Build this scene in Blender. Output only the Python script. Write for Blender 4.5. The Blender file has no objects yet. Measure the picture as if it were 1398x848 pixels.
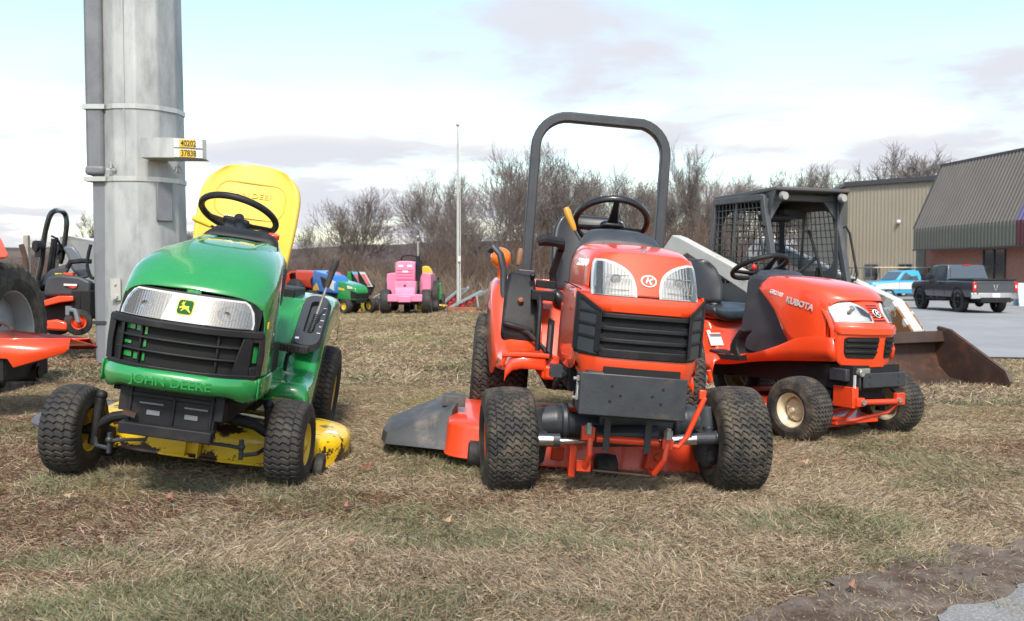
import bpy, bmesh, math, random
import numpy as np
from mathutils import Vector, Matrix, Euler
from math import sin, cos, pi, sqrt, atan2, radians as rad
random.seed(7)
SC = bpy.context.scene
COL = SC.collection
# ------------------------------------------------------------ camera numbers (photo pixels 1398x848)
FPX = 1250.0; CAMZ = 0.95; PITCH = math.atan(55/FPX)
def W(px, py, Y):
    """world point seen at photo pixel (px,py) at distance Y"""
    a = (px-699)/FPX; b = -(py-424)/FPX
    dy = cos(PITCH)+b*sin(PITCH); dz = -sin(PITCH)+b*cos(PITCH)
    t = Y/dy
    return Vector((a*t, Y, CAMZ+dz*t))
# ------------------------------------------------------------ mesh collector
class G:
    def __init__(s): s.v = []; s.f = []
    def add(s, v, f, M=None):
        n = len(s.v)
        s.v += [tuple(M @ Vector(p)) for p in v] if M is not None else [tuple(p) for p in v]
        s.f += [tuple(i+n for i in q) for q in f]
        return s
    def box(s, c, d, rot=None, taper=None):
        x, y, z = d[0]/2, d[1]/2, d[2]/2
        tx, ty = taper or (1, 1)
        v = [(-x,-y,-z),(x,-y,-z),(x,y,-z),(-x,y,-z),(-x*tx,-y*ty,z),(x*tx,-y*ty,z),(x*tx,y*ty,z),(-x*tx,y*ty,z)]
        f = [(3,2,1,0),(4,5,6,7),(0,1,5,4),(1,2,6,5),(2,3,7,6),(3,0,4,7)]
        M = Matrix.Translation(c)
        if rot: M = M @ Euler(rot).to_matrix().to_4x4()
        return s.add(v, f, M)
    def tube(s, pts, r, n=8, closed=False, radii=None, cap=True, flat=1.0):
        pts = [Vector(p) for p in pts]; m = len(pts); rings = []
        up = Vector((0, 0, 1)); prev = None
        for i, p in enumerate(pts):
            if closed: d = pts[(i+1) % m]-pts[i-1]
            else: d = pts[min(i+1, m-1)]-pts[max(i-1, 0)]
            d.normalize()
            if prev is None:
                a = up.cross(d)
                if a.length < .05: a = Vector((1, 0, 0)).cross(d)
            else: a = prev-d*prev.dot(d)
            if a.length < 1e-6: a = Vector((1, 0, 0)).cross(d)
            a.normalize(); b = d.cross(a); prev = a
            q = radii[i] if radii else r
            rings.append([p+a*cos(2*pi*(k+.5)/n)*q+b*sin(2*pi*(k+.5)/n)*q*flat for k in range(n)])
        v = [q for ring in rings for q in ring]; f = []
        for i in range(m if closed else m-1):
            j = (i+1) % m
            for k in range(n): f.append((i*n+k, i*n+(k+1) % n, j*n+(k+1) % n, j*n+k))
        if cap and not closed: f += [tuple(range(n))[::-1], tuple((m-1)*n+k for k in range(n))]
        return s.add(v, f)
    def cyl(s, p0, p1, r, r2=None, n=20):
        return s.tube([p0, p1], r, n, radii=[r, r if r2 is None else r2])
    def lathe(s, prof, c=(0, 0, 0), axis='x', n=48, a0=0, a1=2*pi):
        """prof: list of (radius, along)"""
        full = abs(a1-a0-2*pi) < 1e-6; m = n if full else n+1; v = []; f = []
        for i in range(m):
            t = a0+(a1-a0)*i/n
            for r, a in prof:
                p = (a, r*cos(t), r*sin(t)) if axis == 'x' else (r*cos(t), a, r*sin(t)) if axis == 'y' else (r*cos(t), r*sin(t), a)
                v.append((p[0]+c[0], p[1]+c[1], p[2]+c[2]))
        k = len(prof)
        for i in range(n):
            j = (i+1) % m
            for q in range(k-1): f.append((i*k+q, j*k+q, j*k+q+1, i*k+q+1))
        return s.add(v, f)
    def prism(s, poly, a0, a1, axis='x', M=None):
        """2D polygon (p,q) extruded along axis from a0 to a1. x:(y,z) y:(x,z) z:(x,y)"""
        def P(p, q, a): return (a, p, q) if axis == 'x' else (p, a, q) if axis == 'y' else (p, q, a)
        n = len(poly)
        v = [P(p, q, a0) for p, q in poly]+[P(p, q, a1) for p, q in poly]
        f = [tuple(range(n))[::-1], tuple(range(n, 2*n))]+[(i, (i+1) % n, n+(i+1) % n, n+i) for i in range(n)]
        return s.add(v, f, M)
    def grid(s, fn, nu, nv, cu=False, thick=None, M=None):
        """fn(u,v)->point; thick=(dx,dy,dz) or function giving the offset of the back face"""
        v = [Vector(fn(i/nu, j/nv)) for i in range(nu+1) for j in range(nv+1)]
        I = lambda i, j: i*(nv+1)+j
        f = [(I(i, j), I(i+1, j), I(i+1, j+1), I(i, j+1)) for i in range(nu) for j in range(nv)]
        if thick is not None:
            N = len(v)
            v = v+[p+Vector(thick) for p in v]
            f = f+[tuple(N+k for k in q)[::-1] for q in f]
            for i in range(nu): f += [(I(i, 0), N+I(i, 0), N+I(i+1, 0), I(i+1, 0)), (I(i, nv), I(i+1, nv), N+I(i+1, nv), N+I(i, nv))]
            for j in range(nv): f += [(I(0, j), I(0, j+1), N+I(0, j+1), N+I(0, j)), (I(nu, j), N+I(nu, j), N+I(nu, j+1), I(nu, j+1))]
        return s.add(v, f, M)
    def loft(s, secs, closed=True, caps=True, M=None):
        n = len(secs[0]); v = [p for q in secs for p in q]; f = []
        for i in range(len(secs)-1):
            for k in range(n if closed else n-1):
                f.append((i*n+k, i*n+(k+1) % n, (i+1)*n+(k+1) % n, (i+1)*n+k))
        if caps and closed: f += [tuple(range(n))[::-1], tuple((len(secs)-1)*n+k for k in range(n))]
        return s.add(v, f, M)
    def ring(s, c, r, q, n=36, m=10, M=None, flat=1.0):
        v = []; f = []
        for i in range(n):
            a = 2*pi*i/n
            for j in range(m):
                b = 2*pi*j/m; k = r+q*cos(b)
                v.append((k*cos(a)+c[0], k*sin(a)+c[1], q*flat*sin(b)+c[2]))
        for i in range(n):
            for j in range(m): f.append((i*m+j, ((i+1) % n)*m+j, ((i+1) % n)*m+(j+1) % m, i*m+(j+1) % m))
        return s.add(v, f, M)
    def ball(s, c, r, n=16, m=10, sc=(1, 1, 1)):
        v = []; f = []
        for j in range(m+1):
            b = pi*j/m
            for i in range(n):
                a = 2*pi*i/n
                v.append((c[0]+r*sc[0]*sin(b)*cos(a), c[1]+r*sc[1]*sin(b)*sin(a), c[2]+r*sc[2]*cos(b)))
        for j in range(m):
            for i in range(n): f.append((j*n+i, (j+1)*n+i, (j+1)*n+(i+1) % n, j*n+(i+1) % n))
        return s.add(v, f)
def rrect(w, h, r, n=4, cx=0, cy=0):
    """rounded rectangle outline, counter-clockwise"""
    o = []
    for qx, qy, a0 in ((1, 1, 0), (-1, 1, 90), (-1, -1, 180), (1, -1, 270)):
        for k in range(n+1):
            a = rad(a0+90*k/n)
            o.append((cx+qx*(w/2-r)+r*cos(a), cy+qy*(h/2-r)+r*sin(a)))
    return o
def spline(pts, n=6, closed=False):
    """Catmull-Rom through tuples of any dimension"""
    P = [np.array(p, float) for p in pts]; m = len(P); out = []
    for i in range(m if closed else m-1):
        p0 = P[i-1] if closed or i > 0 else P[0]*2-P[1]
        p1 = P[i]; p2 = P[(i+1) % m]
        p3 = P[(i+2) % m] if closed or i+2 < m else P[-1]*2-P[-2]
        for k in range(n):
            t = k/n
            out.append(tuple(.5*((2*p1)+(p2-p0)*t+(2*p0-5*p1+4*p2-p3)*t*t+(3*p1-p0-3*p2+p3)*t**3)))
    if not closed: out.append(tuple(P[-1]))
    return out
def lerp(a, b, t): return a+(b-a)*t
def pw(x, pts):
    """piecewise linear"""
    if x <= pts[0][0]: return pts[0][1]
    for (a, b), (c, d) in zip(pts, pts[1:]):
        if x <= c: return b+(d-b)*(x-a)/(c-a)
    return pts[-1][1]
def sstep(a, b, x):
    t = min(1, max(0, (x-a)/(b-a))); return t*t*(3-2*t)
# ------------------------------------------------------------ objects
def obj(name, g, mat, parent=None, bevel=0, sub=0, smooth=30, segs=2, loc=None, rot=None, solid=0):
    me = bpy.data.meshes.new(name)
    me.from_pydata(g.v, [], g.f); me.validate(); me.update()
    bm = bmesh.new(); bm.from_mesh(me); bmesh.ops.recalc_face_normals(bm, faces=bm.faces); bm.to_mesh(me); bm.free()
    if smooth:
        me.polygons.foreach_set('use_smooth', [True]*len(me.polygons))
        if not sub: me.set_sharp_from_angle(angle=rad(smooth))
    o = bpy.data.objects.new(name, me); COL.objects.link(o)
    for m in (mat if isinstance(mat, (list, tuple)) else [mat]): me.materials.append(m)
    if solid: q = o.modifiers.new('s', 'SOLIDIFY'); q.thickness = solid; q.offset = 0
    if bevel:
        q = o.modifiers.new('b', 'BEVEL'); q.width = bevel; q.segments = segs; q.limit_method = 'ANGLE'; q.angle_limit = rad(28); q.harden_normals = False
    if sub: q = o.modifiers.new('u', 'SUBSURF'); q.levels = sub; q.render_levels = sub
    if parent: o.parent = parent
    if loc: o.location = loc
    if rot: o.rotation_euler = rot
    return o
def tag(o, label=None, cat=None, group=None, kind=None):
    if label: o['label'] = label
    if cat: o['category'] = cat
    if group: o['group'] = group
    if kind: o['kind'] = kind
    return o
def thing(name, label, cat, loc=(0, 0, 0), rot=(0, 0, 0), group=None):
    o = bpy.data.objects.new(name, None); COL.objects.link(o); o.empty_display_size = .1
    o.location = loc; o.rotation_euler = rot
    return tag(o, label, cat, group)
def part(name, parent, loc=(0, 0, 0), rot=(0, 0, 0)):
    o = bpy.data.objects.new(name, None); COL.objects.link(o); o.parent = parent; o.location = loc; o.rotation_euler = rot
    return o
def copy_tree(o, parent=None):
    c = o.copy(); COL.objects.link(c); c.parent = parent
    for ch in list(KIDS(o)): copy_tree(ch, c)
    return c
def KIDS(o): return [x for x in COL.objects if x.parent == o]
def text(name, s, size, mat, parent, M, ext=.001, bold=0, sx=1, shear=0, wrap=None):
    cu = bpy.data.curves.new('t', 'FONT'); cu.body = s; cu.size = size; cu.extrude = ext; cu.offset = bold
    cu.align_x = 'CENTER'; cu.align_y = 'CENTER'; cu.shear = shear; cu.resolution_u = 3
    t = bpy.data.objects.new('t', cu); COL.objects.link(t)
    dg = bpy.context.evaluated_depsgraph_get(); me = bpy.data.meshes.new_from_object(t.evaluated_get(dg)); me.name = name
    bpy.data.objects.remove(t); bpy.data.curves.remove(cu)
    S = Matrix.Diagonal((sx, 1, 1, 1))
    if wrap:
        me.transform(S)
        for v in me.vertices: v.co = wrap(*v.co)
    else: me.transform(M @ S)
    me.materials.clear(); me.materials.append(mat)
    o = bpy.data.objects.new(name, me); COL.objects.link(o)
    if parent: o.parent = parent
    return o
FRONT = Matrix(((1, 0, 0, 0), (0, 0, -1, 0), (0, 1, 0, 0), (0, 0, 0, 1)))   # text lying in xz, facing -y
def T(x, y, z): return Matrix.Translation((x, y, z))
def RX(a): return Matrix.Rotation(rad(a), 4, 'X')
def RY(a): return Matrix.Rotation(rad(a), 4, 'Y')
def RZ(a): return Matrix.Rotation(rad(a), 4, 'Z')
# ------------------------------------------------------------ materials
def lin(h):
    c = [int(h[i:i+2], 16)/255 for i in (0, 2, 4)]
    return tuple(x/12.92 if x <= .04045 else ((x+.055)/1.055)**2.4 for x in c)+(1,)
def mat(name, c, rough=.5, metal=0, coat=0, var=0, vscale=6, bump=0, bscale=60, spec=.5, dirt=None, dscale=5, dlo=.5, dhi=.65, trans=0, emit=0, alpha=1, stretch=None, co='Object'):
    m = bpy.data.materials.new(name); m.use_nodes = True; nt = m.node_tree; N = nt.nodes; L = nt.links
    b = N['Principled BSDF']
    c = tuple(c)+(1,) if len(c) == 3 else c
    b.inputs['Base Color'].default_value = c; b.inputs['Roughness'].default_value = rough
    b.inputs['Metallic'].default_value = metal; b.inputs['Coat Weight'].default_value = coat; b.inputs['Coat Roughness'].default_value = .06
    b.inputs['Specular IOR Level'].default_value = spec
    b.inputs['Transmission Weight'].default_value = trans; b.inputs['Alpha'].default_value = alpha
    if emit: b.inputs['Emission Color'].default_value = c; b.inputs['Emission Strength'].default_value = emit
    tc = N.new('ShaderNodeTexCoord'); mp = N.new('ShaderNodeMapping'); L.new(tc.outputs[co], mp.inputs[0])
    if stretch: mp.inputs['Scale'].default_value = stretch
    def noise(sc, det=4, ro=.6):
        n = N.new('ShaderNodeTexNoise'); n.inputs['Scale'].default_value = sc; n.inputs['Detail'].default_value = det; n.inputs['Roughness'].default_value = ro
        L.new(mp.outputs[0], n.inputs['Vector']); return n
    last = None
    if var:
        n = noise(vscale, 5); hs = N.new('ShaderNodeMapRange'); hs.inputs[1].default_value = .3; hs.inputs[2].default_value = .7
        hs.inputs[3].default_value = 1-var; hs.inputs[4].default_value = 1+var; L.new(n.outputs[0], hs.inputs[0])
        mx = N.new('ShaderNodeMix'); mx.data_type = 'RGBA'; mx.blend_type = 'MULTIPLY'; mx.inputs[0].default_value = 1
        mx.inputs[6].default_value = c; L.new(hs.outputs[0], mx.inputs[7]); last = mx.outputs[2]
        r2 = N.new('ShaderNodeMapRange'); r2.inputs[3].default_value = max(.02, rough-.1); r2.inputs[4].default_value = min(1, rough+.12)
        L.new(n.outputs[0], r2.inputs[0]); L.new(r2.outputs[0], b.inputs['Roughness'])
    if dirt is not None:
        n = noise(dscale, 8, .7); r = N.new('ShaderNodeMapRange'); r.inputs[1].default_value = dlo; r.inputs[2].default_value = dhi; L.new(n.outputs[0], r.inputs[0])
        mx = N.new('ShaderNodeMix'); mx.data_type = 'RGBA'; L.new(r.outputs[0], mx.inputs[0])
        if last: L.new(last, mx.inputs[6])
        else: mx.inputs[6].default_value = c
        mx.inputs[7].default_value = tuple(dirt)+(1,) if len(dirt) == 3 else dirt; last = mx.outputs[2]
    if last: L.new(last, b.inputs['Base Color'])
    if bump:
        n = noise(bscale, 6); bp = N.new('ShaderNodeBump'); bp.inputs['Strength'].default_value = bump; bp.inputs['Distance'].default_value = .004
        L.new(n.outputs[0], bp.inputs['Height']); L.new(bp.outputs[0], b.inputs['Normal'])
    return m
DUST = (.16, .12, .085)
JG = mat('green_paint', (.016, .235, .055), .26, coat=1, var=.06, dirt=(.09, .2, .09), dscale=9, dlo=.62, dhi=.9)
JY = mat('yellow_plastic', (.64, .43, .04), .5, coat=.1, var=.06, vscale=9, bump=.1, bscale=300, dirt=(.38, .27, .05), dlo=.56, dhi=.9)
DY = mat('yellow_deck_paint', (.76, .49, .012), .38, coat=.3, dirt=(.045, .022, .014), dscale=3.4, dlo=.515, dhi=.53, bump=.35, bscale=45, var=.12)
OR = mat('orange_paint', (.80, .062, .012), .32, coat=.7, var=.05, dirt=(.62, .07, .03), dscale=7, dlo=.5, dhi=.8)
ORD = mat('orange_deck_paint', (.74, .055, .012), .42, coat=.3, var=.1, dirt=(.12, .035, .015), dscale=8, dlo=.6, dhi=.75, bump=.15)
BK = mat('black_plastic', (.012, .012, .014), .55, spec=.32, var=.15, bump=.12, bscale=220, dirt=(.05, .045, .04), dscale=7, dlo=.5, dhi=.9)
BKG = mat('black_gloss', (.012, .012, .014), .28, coat=.2)
VOID = mat('engine_bay_black', (.006, .006, .006), .8, var=.4, vscale=20, bump=.5, bscale=30)
IRON = mat('dark_grey_steel', (.032, .036, .042), .45, var=.2, vscale=14, dirt=(.09, .065, .05), dscale=9, dlo=.58, dhi=.75, bump=.2, bscale=90)
CHAR = mat('charcoal_plastic', (.036, .040, .047), .5, var=.12, bump=.1, bscale=250, dirt=(.10, .09, .08), dlo=.52, dhi=.9)
RUB = mat('tyre_rubber', (.018, .0175, .017), .72, var=.25, vscale=18, dirt=(.075, .058, .042), dscale=11, dlo=.46, dhi=.78, bump=.25, bscale=140)
RUBD = mat('dusty_tyre_rubber', (.026, .0245, .022), .78, var=.2, vscale=18, dirt=(.12, .095, .068), dscale=9, dlo=.45, dhi=.7, bump=.25, bscale=140)
CHR = mat('bright_steel', (.55, .55, .55), .22, metal=1, var=.15, vscale=30)
GALV = mat('zinc_steel', (.36, .35, .33), .42, metal=.6, var=.2, vscale=30, dirt=(.12, .08, .05), dlo=.55, dhi=.8)
VINYL = mat('black_vinyl', (.018, .018, .02), .4, var=.1, bump=.08, bscale=120, coat=.1)
WHT = mat('white_paint', (.72, .71, .68), .45, var=.05, dirt=(.4, .37, .32), dlo=.55, dhi=.85)
RUST = mat('rusty_steel', (.05, .026, .018), .6, var=.25, vscale=5, dirt=(.17, .055, .022), dscale=4, dlo=.5, dhi=.75, bump=.4, bscale=50)
SLV = mat('silver_plastic', (.52, .52, .50), .7, spec=.2, metal=0, var=.05)
REFL = mat('lamp_reflector', (.74, .73, .69), .32, metal=.2, var=.08, vscale=30, coat=.5)
GRY = mat('grey_plastic', (.17, .18, .195), .5, var=.06, vscale=4, dirt=(.11, .11, .115), dlo=.5, dhi=.9)
def glassmat(name, c=(.9, .92, .93), rough=.05, mixf=.82, flute=0, axis=0):
    m = bpy.data.materials.new(name); m.use_nodes = True; nt = m.node_tree; N = nt.nodes; L = nt.links; N.clear()
    o = N.new('ShaderNodeOutputMaterial'); t = N.new('ShaderNodeBsdfTransparent'); t.inputs[0].default_value = tuple(c)+(1,)
    g = N.new('ShaderNodeBsdfGlossy'); g.inputs['Roughness'].default_value = rough; g.inputs[0].default_value = (1, 1, 1, 1)
    d = N.new('ShaderNodeBsdfDiffuse'); d.inputs[0].default_value = (.56, .54, .49, 1)
    f = N.new('ShaderNodeFresnel'); f.inputs[0].default_value = 1.5
    m1 = N.new('ShaderNodeMixShader'); m1.inputs[0].default_value = 1-mixf; L.new(t.outputs[0], m1.inputs[1]); L.new(d.outputs[0], m1.inputs[2])
    m2 = N.new('ShaderNodeMixShader'); L.new(f.outputs[0], m2.inputs[0]); L.new(m1.outputs[0], m2.inputs[1]); L.new(g.outputs[0], m2.inputs[2])
    if flute:
        tc = N.new('ShaderNodeTexCoord'); w = N.new('ShaderNodeTexWave'); w.inputs['Scale'].default_value = flute; w.bands_direction = 'XYZ'[axis]; w.inputs['Distortion'].default_value = .3
        L.new(tc.outputs['Object'], w.inputs[0]); bp = N.new('ShaderNodeBump'); bp.inputs['Strength'].default_value = .08; bp.inputs['Distance'].default_value = .003
        L.new(w.outputs['Fac'], bp.inputs['Height'])
        for q in (g, f, d): L.new(bp.outputs[0], q.inputs['Normal'])
        mr = N.new('ShaderNodeMapRange'); mr.inputs[3].default_value = .80; mr.inputs[4].default_value = .98; L.new(w.outputs['Fac'], mr.inputs[0]); L.new(mr.outputs[0], t.inputs[0])
    L.new(m2.outputs[0], o.inputs[0]); return m
LENS = glassmat('lamp_lens', mixf=.93)
LENSF = glassmat('fluted_lamp_lens', mixf=.84, flute=30, axis=0)
LENSK = glassmat('ribbed_lamp_lens', mixf=.88, flute=24, axis=0)
CGL = mat('car_glass', (.05, .06, .07), .05, spec=1, coat=1, metal=.35)
AMB = mat('amber_plastic', (.75, .16, .01), .15, coat=.5, spec=.6)
REDL = mat('red_lamp', (.5, .01, .01), .15, coat=.5)
# ------------------------------------------------------------ tyres and wheels (axle along x)
def tyre(g, Rr, Wd, rim, P=.03, cols=5, gr=.3, zig=.012, dep=.006, off=.5, lat=.004, nt=300, nw=44, crown=.012, sh=.45, bars=None, wav=1.0):
    prof = []
    hw = Wd/2
    ts = np.linspace(-1, 1, nw+1)
    def base(s):
        a = abs(s)
        r = Rr-crown*a**2
        if a > .80:
            k = (a-.80)/.20; r -= (1-sqrt(max(0, 1-k*k)))*.03
        return r
    v = []; f = []
    per = 2*pi*Rr; npd = max(6, round(per/P)); cw = 2/cols
    for i in range(nt):
        th = 2*pi*i/nt; u = th/(2*pi)*npd
        for j, s in enumerate(ts):
            r = base(s); c = (s+1)/cw; ci = int(min(cols-1, c)); cf = c-ci
            edge = ci == 0 or ci == cols-1
            if bars: uu = u+bars*abs(s)
            else: uu = u+(off if ci % 2 else 0)+zig/P*(sin(2*pi*c*wav)+.35*sin(4*pi*c*wav+.6))
            w = uu % 1.0; d = 0
            if w < gr: e = min(w, gr-w); d = dep*min(1, e/(gr*.25)+.2)
            if bars: d = dep if w < gr else 0
            elif lat and (cf*cw*hw < lat or (1-cf)*cw*hw < lat) and 0 < j < nw and (edge or w < .62): d = max(d, dep*(.8 if off else .45))
            v.append((s*hw, (r-d)*cos(th), (r-d)*sin(th)))
    n1 = nw+1
    for i in range(nt):
        k = (i+1) % nt
        for j in range(nw): f.append((i*n1+j, k*n1+j, k*n1+j+1, i*n1+j+1))
    g.add(v, f)
    r0 = base(1.0)
    for sg in (1, -1):
        pr = [(r0-.001, hw*.995), (lerp(rim, r0, .8), hw*1.03), (lerp(rim, r0, .5), hw*1.06), (lerp(rim, r0, .48), hw*1.035), (lerp(rim, r0, .25), hw*1.0), (rim+.006, hw*.9), (rim, hw*.84), (rim-.004, hw*.7)]
        g.lathe([(a, sg*b) for a, b in pr], n=72)
def rimg(g, rim, Wd, dish=.4, hub=.03, holes=0, face=1, lip=.008):
    """rim barrel with a dished disc; face=+1 the outer side is +x"""
    hw = Wd/2*.84
    pr = [(rim+lip, hw), (rim+lip*.4, hw+.004), (rim-.004, hw), (rim-.008, hw*.8), (rim-.022, hw*.55), (rim-.024, -hw*.55), (rim-.008, -hw*.8), (rim-.004, -hw), (rim+lip*.4, -hw-.004), (rim+lip, -hw)]
    g.lathe([(a, face*b) for a, b in pr], n=56)
    d = hw*(1-dish*2)
    pr = [(rim-.02, d), (rim*.72, d+.006), (rim*.62, d+.02), (hub*1.6, d+.022), (hub*1.5, d+.026), (hub, d+.028), (hub*.9, d+.034), (0.0005, d+.034)]
    g.lathe([(a, face*b) for a, b in pr], n=56)
    if holes == 4: g.cyl((face*(d+.02), 0, 0), (face*(d+.05), 0, 0), hub*.8)
    for k in range(holes):
        a = 2*pi*k/holes+.3
        r = rim*.47
        g.cyl((face*(d+.018), r*cos(a), r*sin(a)), (face*(d+.032), r*cos(a), r*sin(a)), .009, n=6)
TY = {}
def wheel(parent, key, loc, steer, face, rimmat, Rr, Wd, rim, tmat=RUB, dish=.3, hub=.03, holes=0, roll=0, spin=0, tilt=0, **k):
    w = part('wheel', parent, loc, (0, rad(tilt), rad(steer)))
    if key not in TY:
        g = G(); tyre(g, Rr, Wd, rim, **k); o = obj('tyre', g, tmat, w, smooth=35); TY[key] = o
    else:
        o = TY[key].copy(); COL.objects.link(o); o.parent = w
    o.rotation_euler = (spin, 0, 0)
    g = G(); rimg(g, rim, Wd, dish, hub, holes, face); obj('rim', g, rimmat, w)
    return w
# ============================================================ camera, light, sky
cam = bpy.data.cameras.new('camera'); co_ = bpy.data.objects.new('camera', cam); COL.objects.link(co_); SC.camera = co_
cam.sensor_width = 22.3; cam.lens = FPX/1398*22.3; cam.clip_start = .05; cam.clip_end = 6000
co_.location = (0, 0, CAMZ); co_.rotation_euler = (pi/2-PITCH, 0, 0)
cam.dof.use_dof = True; cam.dof.focus_distance = 4.1; cam.dof.aperture_fstop = 3.6
SC.view_settings.view_transform = 'Standard'; SC.view_settings.look = 'None'; SC.view_settings.exposure = .84; SC.view_settings.gamma = 1
SC.cycles.max_bounces = 6; SC.cycles.diffuse_bounces = 3; SC.cycles.glossy_bounces = 3; SC.cycles.transparent_max_bounces = 12; SC.cycles.use_denoising = True
SC.cycles.caustics_reflective = False; SC.cycles.caustics_refractive = False
SE, SA = 50, 176      # sun elevation, compass direction measured clockwise from +Y
sun = bpy.data.lights.new('sun', 'SUN'); so = bpy.data.objects.new('sun', sun); COL.objects.link(so)
sun.energy = 2.6; sun.angle = rad(9); sun.color = (1, .94, .86)
sd = Vector((sin(rad(SA))*cos(rad(SE)), cos(rad(SA))*cos(rad(SE)), sin(rad(SE))))
so.rotation_euler = sd.to_track_quat('Z', 'Y').to_euler(); so.location = sd*50
wd = bpy.data.worlds.new('World'); SC.world = wd; wd.use_nodes = True
nt = wd.node_tree; N = nt.nodes; L = nt.links; N.clear()
out = N.new('ShaderNodeOutputWorld'); bg = N.new('ShaderNodeBackground'); bg.inputs[1].default_value = .11
sky = N.new('ShaderNodeTexSky'); sky.sky_type = 'NISHITA'; sky.sun_disc = False; sky.sun_elevation = rad(SE); sky.sun_rotation = rad(SA)
sky.air_density = 1.0; sky.dust_density = 1.0; sky.ozone_density = 1.2
tc = N.new('ShaderNodeTexCoord'); sep = N.new('ShaderNodeSeparateXYZ'); L.new(tc.outputs['Generated'], sep.inputs[0])
def mth(op, a, b=None):
    n = N.new('ShaderNodeMath'); n.operation = op
    for i, q in enumerate((a, b)):
        if q is None: continue
        if isinstance(q, (int, float)): n.inputs[i].default_value = q
        else: L.new(q, n.inputs[i])
    return n.outputs[0]
zz = mth('ADD', mth('MAXIMUM', sep.outputs[2], 0.0), .10)
cb = N.new('ShaderNodeCombineXYZ'); L.new(mth('DIVIDE', sep.outputs[0], zz), cb.inputs[0]); L.new(mth('DIVIDE', sep.outputs[1], zz), cb.inputs[1])
cb.inputs[2].default_value = 1.7
def nz(scale, det, ro, off=(0, 0, 0), dist=0.2):
    mp = N.new('ShaderNodeMapping'); mp.inputs['Location'].default_value = off; L.new(cb.outputs[0], mp.inputs[0])
    mp.inputs['Scale'].default_value = (1, 1.05, 1)
    n = N.new('ShaderNodeTexNoise'); n.inputs['Scale'].default_value = scale; n.inputs['Detail'].default_value = det; n.inputs['Roughness'].default_value = ro; n.inputs['Distortion'].default_value = dist
    L.new(mp.outputs[0], n.inputs['Vector']); return n.outputs[0]
OFF = (4.3, 1.9, 0)
c1 = nz(.75, 9, .55, OFF)
big = nz(.2, 2, .5, (1.0, 8.0, 0))
cov = mth('ADD', c1, mth('MULTIPLY', mth('SUBTRACT', big, .5), .35))
# thinner high in the picture, thicker towards the horizon
cov = mth('SUBTRACT', cov, mth('MULTIPLY', mth('SUBTRACT', sep.outputs[2], .13), .62))
mr = N.new('ShaderNodeMapRange'); mr.interpolation_type = 'SMOOTHSTEP'; mr.inputs[1].default_value = .42; mr.inputs[2].default_value = .58; L.new(cov, mr.inputs[0])
c2 = nz(.75, 6, .5, (OFF[0], OFF[1]-.16, 0))   # the same field looked up a little nearer: undersides
mr2 = N.new('ShaderNodeMapRange'); mr2.interpolation_type = 'SMOOTHSTEP'; mr2.inputs[1].default_value = .44; mr2.inputs[2].default_value = .62; L.new(c2, mr2.inputs[0])
cc = N.new('ShaderNodeMix'); cc.data_type = 'RGBA'; cc.inputs[6].default_value = (4.75, 4.7, 4.75, 1); cc.inputs[7].default_value = (4.0, 4.12, 4.5, 1); L.new(mr2.outputs[0], cc.inputs[0])
sb = N.new('ShaderNodeMix'); sb.data_type = 'RGBA'; sb.blend_type = 'MULTIPLY'; sb.inputs[0].default_value = 1; L.new(sky.outputs[0], sb.inputs[6]); sb.inputs[7].default_value = (1.72, 1.66, 1.42, 1)
mx = N.new('ShaderNodeMix'); mx.data_type = 'RGBA'; L.new(mr.outputs[0], mx.inputs[0]); L.new(sb.outputs[2], mx.inputs[6]); L.new(cc.outputs[2], mx.inputs[7])
L.new(mx.outputs[2], bg.inputs[0]); L.new(bg.outputs[0], out.inputs[0])
# ============================================================ terrain
def gz(x, y):
    """ground height"""
    u = x/max(y, 1.0)
    zl = pw(y, [(-50, 0), (3.2, .0), (4.5, .04), (9, .09), (15.5, .19), (17, .19), (19, .05), (30, -1.4), (60, -2.2), (300, -2.5)])
    zr = pw(y, [(4.5, 0), (6, -.05), (10, -.22), (13.5, -.42), (16, -.62), (19, -.75), (30, -.79), (5000, -.79)])
    a = sstep(-.02, .30, u)
    z = lerp(zl, zr, a)
    if 19 < y < 60 and -6 < x < 12: z += 1.35*math.exp(-((x-3.2)/3.6)**2-((y-25)/4)**2)
    z += .065*sstep(-.30, -.50, u)*sstep(3.0, 3.7, y)*sstep(9, 5, y)
    if y < 2.6 and x > 0: z -= .02*sstep(2.6, 1.6, y)
    return z
def noise2(x, y, s, seed=0):
    return (sin(x*s+seed)+sin(y*s*1.3+seed*2.1)+sin((x+y)*s*.7+seed*3.3)+sin((x-1.7*y)*s*.53+seed))/4
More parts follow.
